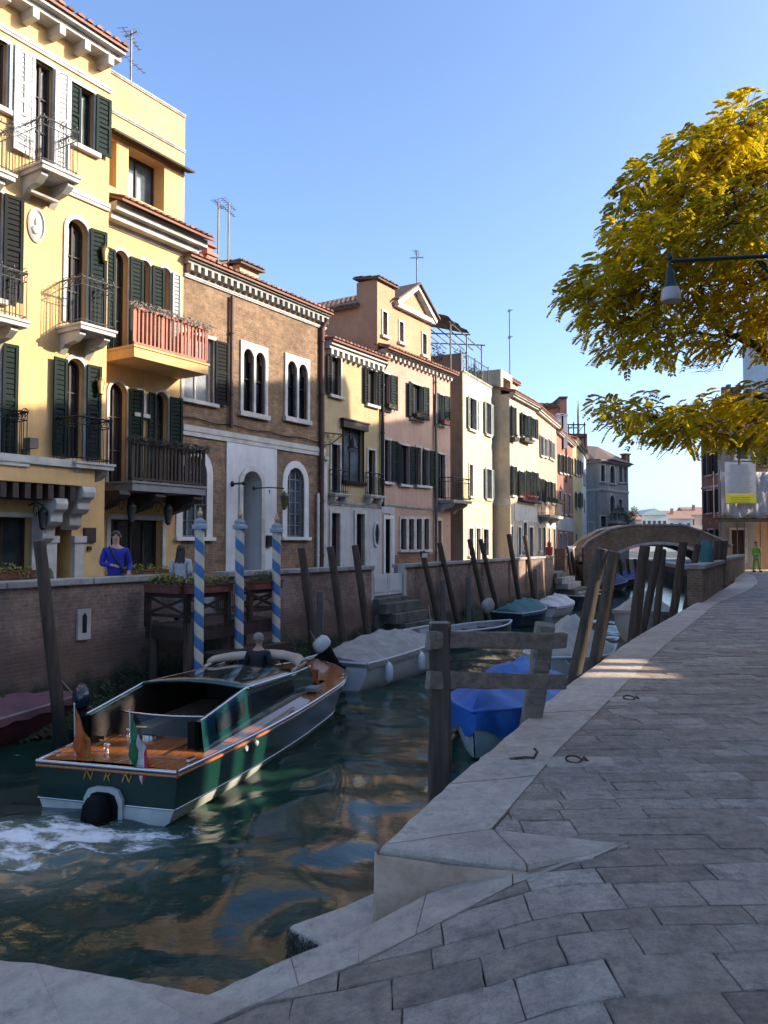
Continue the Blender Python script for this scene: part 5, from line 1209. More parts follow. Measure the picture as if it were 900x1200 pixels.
mb.box(0,w,0,1.5,Zr(515),Zr(470)); mb.box(-.2,w+.2,-.2,1.7,Zr(470),Zr(463)); mb.build('stack', BRICK_R, cc); mb = MB()
for i in range(4): x = w*(i+.5)/4; mb.box(x-.14,x+.14,0,.4,Zr(463),Zr(452-(i%2)*3))
mb.build('crenel', BRICK_R, cc)
TW = thing('pale_tower', 'tall plain pale grey building behind the tree at the right edge', 'tower', (gx(874,71),62,0))
MB().box(0,9,0,9,0,zpx(352,62)).build('wall', P_WH2, TW); MB().box(-.3,9.3,-.3,9.3,zpx(450,62),zpx(447,62)).box(-.2,9.2,-.2,9.2,zpx(352,62),zpx(349,62)).build('string_course', STONE, TW)
MB().box(-.03,.0,3,3.8,zpx(420,62),zpx(400,62)).build('window', GLASS, TW)
# scaffolded house with sheeting and a notice board
SCF = Fac(PP(850,51), PP(885.5,51), 0, P_GRY, depth=1.0, name='scaffolded_house', label='grey house at the end of the quay behind the site notice board and sheeting', cat='house')
SCF.zt = zpx(495,51)
SCF.win(857, 621, 873, 660, fw=.14, fm=STONE, sill=False, name='door', pane=WOOD_D, simple=True); SCF.win(863, 512, 876, 538, fw=.16, fm=WHITEP, simple=True, pane=GLASS_B)
SCF.wall(); SCF.band(SCF.zt-.2, SCF.zt, .25, STONE, name='cornice')
SC2 = Fac(PP(885.5,51), PP(985,51), SCF.zt, P_ORG, depth=4.5, name='ochre_house', label='ochre brown house at the right edge above the white scaffold sheeting', cat='house'); SC2.win(893, 515, 899, 545, fw=.1, sh='LR', shm=GREENW, swL=.3, swR=.3, simple=True); SC2.wall(); SC2.roof(SC2.zt+.05, .9, 2.2, over=.3)
sc_ = thing('scaffold', 'scaffold with crumpled white sheeting and plank deck over the ground floor of the ochre house', 'scaffold', (gx(846,49.5),49.5,0)); w = gx(985,49.5)-gx(846,49.5)
mb = MB(); rows = []
for j in range(9):
    z = zpx(606,49.5)+(zpx(553,49.5)-zpx(606,49.5))*j/8; rows.append([(w*i/40, .06*sin(i*1.9+j)+.05*sin(i*.7-j*1.3), z+(.12*sin(i*.9)+.08*sin(i*2.3) if j == 0 else 0)) for i in range(41)])
mb.grid(rows); o = mb.build('sheeting', M('white scaffold sheet',(.50,.49,.50),.75,var=.12,vs=2,bump=.3,bs=6), sc_); md = o.modifiers.new('thick','SOLIDIFY'); md.thickness = .02
mb = MB()
for i in range(6):
    x = w*i/5
    for yy_ in (.15,1.2): mb.tube([(x,yy_,0),(x,yy_,zpx(550,49.5))], .03, 6)
for z in (zpx(606,49.5)+.1, zpx(553,49.5)-.1):
    for yy_ in (.15,1.2): mb.tube([(0,yy_,z),(w,yy_,z)], .03, 6)
mb.build('poles', LEAD, sc_); MB().box(-.1,w,.12,1.25,zpx(606,49.5)-.12,zpx(606,49.5)-.04).box(-.15,w,-.1,.1,zpx(606,49.5)-.3,zpx(606,49.5)-.1).build('deck', WOOD_D, sc_)
nb = thing('notice_board', 'large white site notice board with a yellow panel at its foot, hung on the scaffold', 'notice board', (gx(851,49),49,0)); w = gx(887,49)-gx(851,49); za, zb_, zc = zpx(590,49), zpx(579,49), zpx(541,49)
MB().box(0,w,0,.06,za,zc).build('panel', WHITEP, nb); MB().box(.02,w-.02,-.012,-.002,za+.02,zb_).build('yellow_panel', M('yellow print',(.72,.68,.03),.6,var=.05), nb)
mb = MB(); z = zc-.15; k = 0
while z > zb_+.12:
    q = w*(.55 if k == 0 else R(.55,.8)); mb.box(w/2-q/2,w/2+q/2,-.010,-.004,z-.02,z+.02) if k else mb.box(w/2-q/2,w/2+q/2,-.010,-.004,z-.05,z+.04); z -= .13; k += 1
mb.build('faint_print', M('pale grey print',(.42,.44,.46),.7,var=.1), nb)
mb = MB(); 
for k in range(3): z = za+.1+k*.14; mb.box(w*.2,w*.8,-.018,-.0125,z-.02,z+.02)
mb.build('faint_print', M('ochre print',(.45,.42,.03),.7,var=.1), nb)
# quay-side parapets and rail
def parapet(px0, D0, px1, D1, label, top=1.0):
    a, b = Vector(PP(px0,D0)), Vector(PP(px1,D1)); d = b-a; t = thing('brick_quay_parapet', label, 'parapet', (a.x,a.y,0), atan2(d.y,d.x)); L = d.length
    MB().box(0,L,-.05,.35,-.1,top-.08).build('brickwork', BRB, t); MB().box(-.06,L+.06,-.12,.42,top-.077,top+.04).build('coping', STONE_D, t, bevel=.01); return t
parapet(820, 21.9, 845, 29.0, 'low brick parapet with stone coping at the quay edge, nearest')
parapet(850, 33.5, 871, 45.5, 'second low brick parapet farther along the quay edge toward the bridge')
a, b = Vector(PP(845,29.2)), Vector(PP(850.5,33.3)); d = b-a; L = d.length
t = thing('quay_railing', 'short iron railing joining the two brick parapets on the quay', 'railing', (a.x,a.y,0), atan2(d.y,d.x)); mb = MB()
for i in range(6): mb.tube([(L*i/5,.1,0),(L*i/5,.1,1.15)], .02, 5)
for z in (.4,.8,1.15): mb.tube([(0,.1,z),(L,.1,z)], .022, 5)
mb.build('bars', IRON, t)
# buildings along the landward side of the right quay (they shade it)
def rrow(y0, y1, h, mat, label, dx=0, wins=True, cat='house'):
    X = 8.4+.42*y1+dx
    F = Fac((X,y1), (X,y0), h, mat, depth=9, zb=-.2, name='quayside_house', label=label, cat=cat)
    if wins:
        n = max(1,int(F.L/2.6))
        for fl in range(int((h-1.5)/3.4)):
            for i in range(n):
                c = (i+.5)*F.L/n; z = 1.1+3.4*fl
                if fl == 0 and i%3 == 1: F.opening(c-.55,c+.55,0,2.5,fw=.14,name='door',sill=False,simple=True,pane=WOOD_D)
                else: F.opening(c-.45,c+.45,z,z+1.6,fw=.1,sh='LR',shm=GREENW,simple=True)
        F.roof(h+.05, 1.5, 4.5, over=.5)
    F.wall(); return F
rrow(-12, .6, 15.5, P_ORG, 'orange quayside house behind the photographer', 0)
rrow(.8, 8.65, 15.6, P_CRM, 'cream quayside house just right of the view, before the gap')
rrow(8.65, 10.85, 3.8, BRICK_R, 'low brick garden wall closing the gap between the quayside houses', wins=False, cat='wall')
for yq, hq in ((9.5,7.5),(10.05,6.4)):  # unseen stacks added to throw dark stripes onto the launch hull
    cs = thing('shadow_stack', 'unseen brick stack added to cast stripes on the launch, behind the garden wall, %s one' % ('nearer' if yq < 9.7 else 'farther'), 'chimney', (14.2,yq,0)); MB().box(-.25,.25,-.13,.13,0,hq).build('stack', BRICK_R, cs); MB().box(-.3,.3,-.18,.18,hq+.003,hq+.12).build('cap', STONE_D, cs)
rrow(10.4, 19.2, 14.1, P_PNK, 'pink quayside house right of the view, after the gap')
rrow(19.3, 28.2, 16.3, P_YEL2, 'mustard quayside house right of the view')
rrow(28.3, 35.4, 15.6, P_BEI, 'beige quayside house right of the view')
rrow(35.5, 40.0, 7.7, BRICK_R, 'unseen wall right of the view, raised to shade the canal wall, near the scaffolded house', wins=False, cat='wall')  # unseen wall, height set to keep sun off the canal wall opposite
rrow(40.1, 47.0, 12.6, P_RED, 'red quayside house right of the view, beside the scaffold', 1.2)
Fh = Fac((36.5,88), (36.5,67), 15.5, P_CRM, depth=9, zb=-2, name='quayside_house', label='tall cream house hidden behind the crimson house, facing the grey palace across the water', cat='house'); Fh.roof(15.6, 1.5, 4.5, over=.4); Fh.wall()
# ------------------------------------------------------------------ mooring piles
PILE = NT('weathered pile timber'); n_ = PILE; v = n_.coord((9,9,.7)); v1 = n_.coord(); tc = n_.new('ShaderNodeNewGeometry'); sp = n_.new('ShaderNodeSeparateXYZ'); n_.lk(tc.outputs['Position'], sp.inputs[0])
a = n_.ramp(n_.noise(v, 1.5, 6, .7), [(.3,(.032,.022,.015)),(.7,(.11,.075,.052))])
w = n_.ramp(n_.math('ADD', n_.math('MULTIPLY', sp.outputs[2], .8), n_.math('MULTIPLY', n_.noise(v1, 4, 4), .35)), [(0,1),(.02,0)]) if False else n_.ramp(n_.math('ADD', n_.math('ADD', sp.outputs[2], 1.35), n_.math('MULTIPLY', n_.noise(v1, 5, 5), .5)), [(.45,1),(.75,0)])
a = n_.mix(w, a, (.014,.017,.010)); n_.col(a); n_.set(rough=.85); n_.bump(n_.noise(v, 2.5, 6, .8), .7, .02); PILE = n_.m
def pile(pt, pb, D, r, label, group, top='cut', dD=0, mat=None, name='mooring_pile'):
    T = at_y(pt[0], pt[1], D+dD); B = at_y(pb[0], pb[1], D); d = (B-T).normalized(); k = (T.z+2.7)/-d.z; G = T+d*k
    t = thing(name, label, 'pile', (G.x,G.y,G.z), 0, group)
    P = [Vector((0,0,0)).lerp(T-G, s) for s in (0,.15,.3,.45,.6,.75,.9,1)]; P = [p+Vector((R(-.4,.4),R(-.4,.4),0))*r*.25 if 0 < i < 7 else p for i, p in enumerate(P)]
    MB().tube(P, [r*1.08,r*1.12,r*.98,r*1.02,r*.97,r,r*.97,r*.94], 10).build('shaft', mat or PILE, t)
    a = (T-G).normalized(); e = T-G; MB().tube([e-a*.02+a*.0, e+a*.012], [r*.9,r*.75], 10).build('end_grain', M('grey end grain',(.22,.20,.17),.9) if 'grey end grain' not in bpy.data.materials else bpy.data.materials['grey end grain'], t)
    return t
GP = 'wooden mooring piles along the right quay'
pile((706,644),(672,796),10.0,.082,'thick dark mooring pile nearest the quay edge, leaning right, left one of the close pair',GP)
pile((720,647),(697,777),11.2,.085,'thick dark mooring pile leaning right, second from the wooden frame',GP)
pile((756,640),(742,746),14.3,.098,'pale brown upright mooring pile, third from the wooden frame',GP)
pile((773,639),(753,740),15.3,.075,'slimmer pale pile leaning right beside the third one',GP)
pile((777,644),(769,730),16.6,.072,'thin dark pile half hidden behind the slim leaning pile',GP)
pile((801,635),(790,716),19.0,.10,'brown mooring pile just left of the brick quay parapet',GP)
pile((818,638),(812,670),24.0,.10,'short pile behind the near end of the brick quay parapet',GP)
for i, (px, w) in enumerate(((837,.09),(843,.09),(848,.07))): pile((px+3,634),(px-1,672),28+i,w,['first','middle','last'][i]+' of three close piles behind the brick quay parapet',GP)
GL = 'wooden mooring piles along the left canal wall'
k = onwall(60)
pile((46,634),(64,800),k[1]-.9+0,.10,'thick brown mooring pile in front of the yellow hotel, leaning left',GL)
Ls = [((353,642),(367,748) ,1.35,.10,'first leaning pile right of the striped poles'),((387,641),(400,735) ,1.35,.10,'second leaning pile right of the striped poles'),((416,639),(430,735) ,1.35,.10,'leaning pile just left of the white gate steps'),
 ((495,646),(510,712) ,1.5,.10,'dark pile with a small white tag right of the white gate'),((515,636),(533,716) ,1.5,.095,'dark leaning pile second right of the white gate'),((550,632),(565,700) ,1.5,.10,'dark leaning pile below the cream house, left of its pair'),((563,632),(579,698) ,1.5,.10,'dark leaning pile below the cream house, right of its pair'),
 ((596,626),(607,692) ,1.5,.11,'pile below the beige house, left of the teal boat cover'),((615,628),(625,692) ,1.5,.11,'pile below the beige house, behind the teal boat cover')]
for T, B, o, r, lab in Ls:
    kk = onwall(B[0]); D = kk[1]-o-.25; t = pile(T, B, D, r, lab, GL)
    if 'tag' in lab:
        e = at_y(T[0]+2,T[1]+3,D); MB().tube([e-t.location-Vector((0,0,.12)), e-t.location+Vector((0,0,.02))], r*1.08, 10).build('tag', WHITEP, t)
for i, (px, y) in enumerate(((664,641),(669,644),(675,640),(681,643),(686,646))):
    kk = onwall(min(px+2,676)); pile((px,y),(px+7,y+40),kk[1]-1.6,.10,'thin leaning pile in the cluster before the bridge, number %s from the left'%['one','two','three','four','five'][i],GL)
for i, (px) in enumerate((716,726,735,744)):
    pile((px,655),(px+3,682),58+i*2,.12,'dark pile seen through the bridge arch, %s from the left'%['first','second','third','fourth'][i],'piles beyond the bridge')
for i, px in enumerate((108,132,150)[:0]): pass
# short stubs against the wall
for i, px in enumerate((365,510,540,620)):
    kk = onwall(px); t = thing('fender_post', 'short pale timber fender post fixed to the canal wall, %s from the left'%['first','second','third','fourth'][i], 'post', (kk[0]+.25,kk[1]-.2,-1.8), 0, 'fender posts on the canal wall')
    MB().box(-.08,.08,-.08,.08,0,2.2).build('shaft', M('pale timber',(.16,.15,.13),.9) if i == 0 else bpy.data.materials['pale timber'], t, bevel=.02)
# striped poles
STR = NT('blue and cream spiral paint'); n_ = STR; tc = n_.new('ShaderNodeTexCoord'); sp = n_.new('ShaderNodeSeparateXYZ'); n_.lk(tc.outputs['Object'], sp.inputs[0])
ang = n_.math('DIVIDE', n_.math('ARCTAN2', sp.outputs[1], sp.outputs[0]), 2*pi); f = n_.math('FRACT', n_.math('ADD', n_.math('DIVIDE', sp.outputs[2], .44), ang))
c = n_.ramp(f, [(.0,(.035,.14,.34)),(.49,(.045,.17,.38)),(.5,(.55,.50,.40)),(1,(.58,.53,.42))]); vv = n_.coord(); c = n_.mix(n_.ramp(n_.noise(vv, 6, 7, .8), [(.5,0),(.75,.45)]), c, (.25,.24,.20))
n_.col(c); n_.set(rough=.5); STR = n_.m; STR.node_tree.nodes.new('NodeReroute')
for i, (px, yt, yb) in enumerate(((234,620,772),(281,620,757),(324,624,742))):
    D = (14.5, 15.5, 16.5)[i]; b = at_y(px, 638, D); zt = zpx(yt, D)
    t = thing('striped_pole', ['leftmost of the three blue and cream striped mooring poles by the jetty','middle one of the three blue and cream striped mooring poles by the jetty','rightmost of the three blue and cream striped mooring poles, right of the jetty'][i], 'pole', (b.x,b.y,-2.6), 0, 'striped mooring poles by the jetty')
    h = zt+2.6; MB().tube([(0,0,0),(0,0,1.1)], .095, 14).build('foot', PILE, t); MB().tube([(0,0,1.1),(0,0,h)], .088, 16).build('shaft', STR, t)
    MB().lathe([(.0,h-.02),(.14,h),(.145,h+.07),(.10,h+.10),(.11,h+.14),(.05,h+.20),(0,h+.21)], n=14).build('cap', M('pale blue cap paint',(.22,.27,.33),.6) if i == 0 else bpy.data.materials['pale blue cap paint'], t)
    MB().lathe([(0,h+.2),(.035,h+.21),(.05,h+.26),(.045,h+.31),(.02,h+.34),(.028,h+.37),(0,h+.41)], n=12).build('finial', M('old gilt',(.40,.30,.17),.5,metal=.2) if i == 0 else bpy.data.materials['old gilt'], t)
# ------------------------------------------------------------------ wooden frame in the near water
FRW = NT('silvered rough timber'); n_ = FRW; v = n_.coord((1,5,5)); v2 = n_.coord(); a = n_.ramp(n_.noise(v, 3, 8, .75), [(.3,(.13,.10,.075)),(.7,(.32,.26,.20))]); a = n_.mix(n_.ramp(n_.noise(v2, 9, 6, .8), [(.5,0),(.7,.6)]), a, (.06,.05,.04)); n_.col(a); n_.set(rough=.85); n_.bump(n_.noise(v, 5, 6, .8), .8, .02); FRW = n_.m
fr = thing('timber_mooring_frame', 'weathered timber frame of two posts and two planks in the water at the quay', 'mooring frame', (0,0,0))
def plank(name, p, q, w, h, mat=FRW, up=(0,0,1), seg_=8):
    p = Vector(p); q = Vector(q); d = (q-p).normalized(); up = (0,1,0) if abs(d.z) > .9 else up; a = d.cross(Vector(up)).normalized(); b = a.cross(d); rows = []
    seg_ = 16 if name == 'post' else seg_
    for i in range(seg_+1):
        c = p.lerp(q, i/seg_); k = .026 if name == 'post' else .012; cs = ((-1,-.8),(-.8,-1),(.8,-1),(1,-.8),(1,.8),(.8,1),(-.8,1),(-1,.8)); rows.append([c+a*(x*w/2+R(-k,k)*.5)+b*(y_*h/2+R(-k,k)*.5) for x, y_ in cs])
    m = MB(); m.grid(rows, False, True); m.f += [tuple(range(8)), tuple(seg_*8+k for k in range(8))[::-1]]; m.sm += [False,False]; return m.build(name, mat, fr)
A_ = at_y(515,730,6.3); plank('post', (A_.x+.0,6.3,-2.9), (A_.x,6.3,A_.z), .165, .165, PILE); m = MB(); m.box(A_.x-.08,A_.x+.075,6.22,6.38,A_.z-.03,A_.z+.008); m.build('post_top', FRW, fr, bevel=.01)
B0 = at_y(623,838,7.45); B1 = at_y(640,732,7.3); d = (B0-B1).normalized(); k = (B1.z+2.9)/-d.z; plank('post', B1+d*k, B1, .165, .165, FRW)
for yt, yb, yt2, yb2 in ((740,760,739,762),(787,806,788,810)):
    p = at_y(501.5,(yt+yb)/2,6.16); q = at_y(662,(yt2+yb2)/2,7.12); plank('plank', p, q, .055, (yb-yt)/148, FRW, (0,0,1), 12)
# ------------------------------------------------------------------ jetty with planters
dn = Vector((.83,-.56)); du = Vector((.56,.83)); jr = thing('timber_jetty', 'dark timber landing jetty with cross-braced rails built out from the canal wall', 'jetty', (0,0,0))
c0 = Vector(onwall(160)); c1 = Vector(onwall(264)); Lj = (c1-c0).length; jth = atan2(du.y,du.x); jr.location = (c0.x,c0.y,.14); jr.rotation_euler = (0,0,jth)
# local: x along wall, -y to canal
W_ = 1.45
mb = MB()
for i in range(int(Lj/.16)): mb.box(i*.16,i*.16+.145,-W_,-.25,-.12+R(-.004,.004),-.07)
mb.build('deck', WOOD_D, jr); MB().box(0,Lj,-W_,-W_+.1,-.34,-.125).box(0,Lj,-.5,-.4,-.34,-.125).box(0,.1,-W_,-.3,-.33,-.126).box(Lj-.1,Lj,-W_,-.3,-.33,-.126).build('beam', WOOD_D, jr)
MB().box(.3,Lj-.2,-W_-.45,-W_-.02,-.62,-.55).box(.3,Lj-.2,-W_-.46,-W_-.40,-.75,-.625).build('lower_step', WOOD_D, jr)
for x in (.08, Lj*.5, Lj-.08):
    for y in (-W_+.05,-.45): MB().tube([(x,y,-2.8),(x,y,.0)], .09, 8).build('leg', PILE, jr)
def xrail(a, b):
    m = MB(); a = Vector(a); b = Vector(b); m.bar(a+Vector((0,0,.50)), b+Vector((0,0,.50)), .08); m.bar(a+Vector((0,0,.12)), b+Vector((0,0,.12)), .06); m.bar(a+Vector((0,0,.14)), b+Vector((0,0,.46)), .05); m.bar(b+Vector((0,0,.14)), a+Vector((0,0,.46)), .045)
    for p in (a,b): m.bar(p+Vector((0,0,-.12)), p+Vector((0,0,.54)), .10, .10)
    m.build('railing', WOOD_D, jr)
xrail((.05,-.3,0),(.05,-W_+.05,0)); xrail((.05,-W_+.05,0),(Lj*.42,-W_+.05,0)); xrail((Lj-.05,-W_+.05,0),(Lj*.66,-W_+.05,0)); xrail((Lj-.05,-.3,0),(Lj-.05,-W_+.05,0))
gm = MB()
for i in range(12): gm.tube([(Lj*.72+i*.06,-.3,0),(Lj*.72+i*.06,-.3,.75)], .012, 4)
gm.tube([(Lj*.72,-.3,.75),(Lj*.72+.68,-.3,.75)], .02, 5); gm.tube([(Lj*.72,-.3,.1),(Lj*.72+.68,-.3,.1)], .02, 5); gm.build('iron_gate', IRON, jr)
jm = Matrix.Translation((c0.x,c0.y,.14)) @ Matrix.Rotation(jth,4,'Z')
def planter(x, y, L, label, leaf, rz=0):
    p = jm @ Vector((x,y,.545)); t = thing('flower_planter', label, 'planter', p, jth+rz, 'red planters on the jetty rails')
    m = MB(); m.box(0,L,-.14,.14,0,.17); m.box(-.02,L+.02,-.16,.16,.14,.17); m.build('trough', WOOD_R, t)
    l = MB(); l.add(*leafy((L/2,0,.24),(L/2+.03,.2,.12),int(420*L),.035,4)); l.build('flowers', leaf, t, fix=False)
    l = MB(); l.add(*leafy((L/2,0,.2),(L/2+.03,.19,.10),int(300*L),.04,9)); l.build('leaves', LEAF, t, fix=False)
planter(.05,-W_+.05,Lj*.40,'red trough planter full of yellow flowers on the left jetty rail',LEAF_Y); planter(.05,-.35,.95,'red trough planter of yellow flowers on the side rail of the jetty, beside the parapet',LEAF_Y,-pi/2)
planter(Lj*.67,-W_+.05,Lj*.32,'dark red planter with green plants on the right jetty rail',LEAF)
p = Vector(onwall(120)); t = thing('potted_palm', 'small green potted palm behind the canal wall left of the man in blue', 'plant', (p.x-1.3,p.y+1.1,.1)); MB().lathe([(0,0),(.16,0),(.22,.45),(.2,.45),(0,.42)]).build('pot', TERRA, t)
mb = MB()
for i in range(22):
    a = i*2.4; L = R(.5,.8); e = R(.5,1.1); pts = [(cos(a)*L*s*.8, sin(a)*L*s*.8, .45+e*s-.45*s*s) for s in (0,.33,.66,1)]
    for p_, q_ in zip(pts, pts[1:]): w = .035; mb.add([(p_[0]-w*sin(a),p_[1]+w*cos(a),p_[2]),(p_[0]+w*sin(a),p_[1]-w*cos(a),p_[2]),(q_[0]+w*.6*sin(a),q_[1]-w*.6*cos(a),q_[2]),(q_[0]-w*.6*sin(a),q_[1]+w*.6*cos(a),q_[2])],[(0,1,2,3)])
mb.build('fronds', LEAF, t, fix=False)
# ------------------------------------------------------------------ small boats
def mm(name, *a, **k):
    return bpy.data.materials[name] if name in bpy.data.materials else M(name, *a, **k)
def outboard(parent_loc, rz, label, cowl, covered=False, s=1.0, tilt=0.5):
    t = thing('outboard_motor', label, 'outboard motor', parent_loc, rz)
    m = Matrix.Rotation(-tilt,4,'X')
    def tb(f, name, mat):
        b = MB(); f(b); b.v = [tuple((m @ Vector(v))*s) for v in b.v]; b.build(name, mat, t)
    tb(lambda b: b.grid([[( .17*w*math.copysign(abs(cos(q))**.65,cos(q)), -.05+.27*w*sin(q), z) for q in [2*pi*i/14 for i in range(14)]] for z, w in ((.30,.0),(.30,.78),(.34,.92),(.42,.96),(.54,.92),(.62,.74),(.645,.4),(.65,0))], True, True), 'cowl', cowl)
    if not covered:
        tb(lambda b: b.grid([[( .12*w*cos(q), -.05+.17*w*sin(q), z) for q in [2*pi*i/12 for i in range(12)]] for z, w in ((-.45,.0),(-.45,.7),(-.1,.8),(.1,1),(.28,1.1),(.282,0))], True, True), 'leg', BLACKW)
        tb(lambda b: b.box(-.16,.16,-.28,.10,-.5,-.47).ell((0,-.1,-.78),.07,.22,.07).box(-.02,.02,-.2,.05,-.95,-.5), 'gearcase', BLACKW)
        tb(lambda b: [b.boxm(Matrix.Translation((0,.15,-.78)) @ Matrix.Rotation(k*2*pi/3,4,'Y') @ Matrix.Rotation(.5,4,'Z'), -.04,.04,-.01,.01,.03,.16) for k in range(3)], 'propeller', LEAD)
        tb(lambda b: b.box(-.14,.14,-.42,-.2,.0,.25), 'bracket', BLACKW)
    return t
def hull_rows(L, B, zs, zb, n=14, stern=.85, flare=.75, draft=.25, transom=True):
    rows = []
    for i in range(n+1):
        t = i/n; hb = B/2*(stern+(1-stern)*min(1,t*2.2))*(1-max(0,(t-.5)/.5)**2.3) if t < 1 else 0.0; hb = max(hb, .012); sh = zs+(zb-zs)*t**2; rake = .0
        y = lambda k: t*L + (k*.25 if t == 1 else 0)*0
        kz = -draft*(1-max(0,(t-.8)/.2)**2*1.2); r = [(-hb,t*L,sh),(-hb*.96,t*L-.0,sh*.55),(-hb*flare,t*L-.10*t*t*L*.12,.02),(-hb*flare*.8,t*L-.2*t*t*L*.1,kz*.6),(0,t*L-.3*t*t*L*.1,kz),(hb*flare*.8,t*L-.2*t*t*L*.1,kz*.6),(hb*flare,t*L-.10*t*t*L*.12,.02),(hb*.96,t*L,sh*.55),(hb,t*L,sh)]
        rows.append(r)
    return rows
def small_boat(label, sx, sy, bx, by, B, hull, cover=None, zs=.45, zb=.75, rise=.35, cat='boat', fenders=0, rubm=None, coverto=1.0, coverfrom=0, ridge=.06, thwarts=False, tent=None, group=None, name='moored_boat', fside=1, drape=0):
    d = Vector((bx-sx,by-sy)); L = d.length; rz = atan2(d.y,d.x)-pi/2; t = thing(name, label, cat, (sx,sy,WZ), rz, group)
    rows = hull_rows(L,B,zs,zb); mb = MB(); mb.grid(rows, True); b = len(mb.v); mb.add(rows[0], [tuple(range(9))]); mb.build('hull', hull, t)
    rb = MB(); rb.tube([Vector(r[0])+Vector((-.01,0,.0)) for r in rows]+[Vector(r[-1])+Vector((.01,0,0)) for r in rows[::-1]], .035, 6); rb.tube([rows[0][0], rows[0][-1]], .03, 6); rb.build('rub_rail', rubm or WHITEP, t)
    ib = MB(); ib.grid([[(r[0][0]*.93,r[0][1],r[0][2]-.01),(r[2][0]*.8,r[0][1],.1),(r[6][0]*.8,r[0][1],.1),(r[8][0]*.93,r[0][1],r[0][2]-.01)] for r in rows[:-1]], False); ib.build('inside', mm('boat interior grey',(.22,.22,.22),.7), t)
    if thwarts:
        for q in (.25,.5,.72):
            r = rows[int(q*14)]; MB().box(r[0][0]*.9,r[-1][0]*.9,r[0][1]-.13,r[0][1]+.13,r[0][2]-.16,r[0][2]-.12).build('thwart', mm('varnished seat',(.20,.11,.06),.5), t)
    if cover:
        cr = []; n = 28; dz_ = .10 if not drape else drape
        for i in range(n+1):
            q = coverfrom+(coverto-coverfrom)*i/n; f = q*14; a = min(13,int(f)); u = f-a; r = [Vector(rows[a][k]).lerp(Vector(rows[a+1][k]),u) for k in (0,8)]
            pk = rise*sin(pi*min(1,max(0.02,(i+1)/(n+1.5))))**.6*(1+ridge*sin(i*.8)+ridge*.5*cos(i*1.5)); row = [r[0]+Vector((-.04,0,-dz_*(1+.25*sin(i*1.3)))), r[0]+Vector((-.045,0,.01))]
            for k in range(1,12):
                w = k/12; p = r[0].lerp(r[1],w); e = 1-abs(2*w-1)**(1.5 if not tent else 1.05); p.z += pk*e*(1+(.10 if rise < .6 else .03)*sin(k*2.3+i*.9))+.012*sin(i*2.2+k*3.1); row.append(p)
            row += [r[1]+Vector((.045,0,.01)), r[1]+Vector((.04,0,-dz_*(1+.25*sin(i*1.9))))]; cr.append(row)
        cb = MB(); cb.grid(cr, True); cb.f += [tuple(range(len(cr[0]))), tuple(n*len(cr[0])+k for k in range(len(cr[0])))[::-1]]; cb.sm += [False,False]; cb.build('cover', cover, t)
    for i in range(fenders):
        q = (.18+.6*i/max(1,fenders-1) if fenders > 1 else .5); r = rows[int(q*14)]; p = Vector(r[8 if fside > 0 else 0]); x = p.x+.10*fside
        fb = MB(); fb.lathe([(0,-.42),(.05,-.40),(.09,-.34),(.09,-.06),(.05,.0),(.02,.03),(0,.03)], (x,p.y,p.z-.08), 10); fb.tube([(x,p.y,p.z-.05),(p.x,p.y,p.z+.03)], .01, 4); fb.build('fender', mm('white fender vinyl',(.62,.62,.60),.5), t)
    return t, rows
def wpt(px, py): p = at_z(px, py, WZ); return p.x, p.y
CV_MAR = M('maroon tarpaulin',(.17,.075,.09),.85,var=.2,vs=3,bump=.3,bs=20); CV_GRY = M('grey canvas',(.30,.29,.26),.85,var=.25,vs=3,bump=.6,bs=6); CV_TEA = M('teal canvas',(.05,.16,.17),.8,var=.2,vs=3,bump=.3); CV_WHT = M('white canvas',(.50,.51,.54),.8,var=.15,vs=4,bump=.3)
CV_BLU = M('bright blue tarpaulin',(.010,.12,.42),.5,var=.3,vs=3,bump=.7,bs=5); CV_BEI = M('beige canvas',(.42,.40,.34),.85,var=.2,vs=3,bump=.6,bs=6)
H_MAR = M('maroon hull',(.07,.015,.02),.3,var=.2); H_WHT = M('white hull gelcoat',(.58,.58,.57),.25,var=.1,vs=2,bump=0); H_DRK = M('dark grey hull',(.07,.08,.085),.4,var=.2); H_BLU = M('dark blue hull',(.02,.035,.06),.35,var=.2); H_TRQ = M('turquoise white hull',(.35,.50,.52),.3,var=.1)
p = wpt(-130,905); q = wpt(116,826); small_boat('open boat with a maroon tarpaulin cover and maroon hull at the left edge', p[0], p[1], q[0], q[1], 1.75, H_MAR, CV_MAR, .52,.66,.42, rubm=mm('pinkish grey rub rail',(.25,.19,.19),.6), coverto=.93, cat='boat')
kk = at_y(93,800,12.6); outboard((kk.x,kk.y,-1.05), .5, 'dark tilted outboard motor behind the maroon covered boat', mm('blue black cowl',(.02,.025,.04),.25,coat=.5), s=.8, tilt=-.5)
# white boat with grey cover
p = (-1.35,19.3); q = (1.5,24.0)
D0 = 17.6; p = (gx(393,D0),D0); D1 = 22.2; q = (gx(508,D1),D1)
small_boat('white boat under a grey canvas cover with three hanging fenders, moored past the striped poles', p[0], p[1], q[0], q[1], 1.9, H_WHT, CV_GRY, .62,.95,.40, fenders=3, coverto=.74)
t, _ = None, None
kk = (gx(389,17.3),17.3); outboard((kk[0],kk[1],-.80), -1.0, 'white-topped black outboard motor tilted up on the grey covered boat', WHITEP, s=.78, tilt=-.65)
p = (gx(515,25.6),25.6); q = (gx(598,27.4),27.4); small_boat('long low dark grey open boat moored under the cream house', p[0], p[1], q[0], q[1], 1.5, H_DRK, None, .45,.6, thwarts=True)
kk = at_y(577,712,28.6); outboard((kk.x,kk.y,kk.z-.35), -.7, 'outboard motor wrapped in a pale grey hood between the dark boat and the teal boat', CV_GRY, covered=True, s=1.15, tilt=-.5)
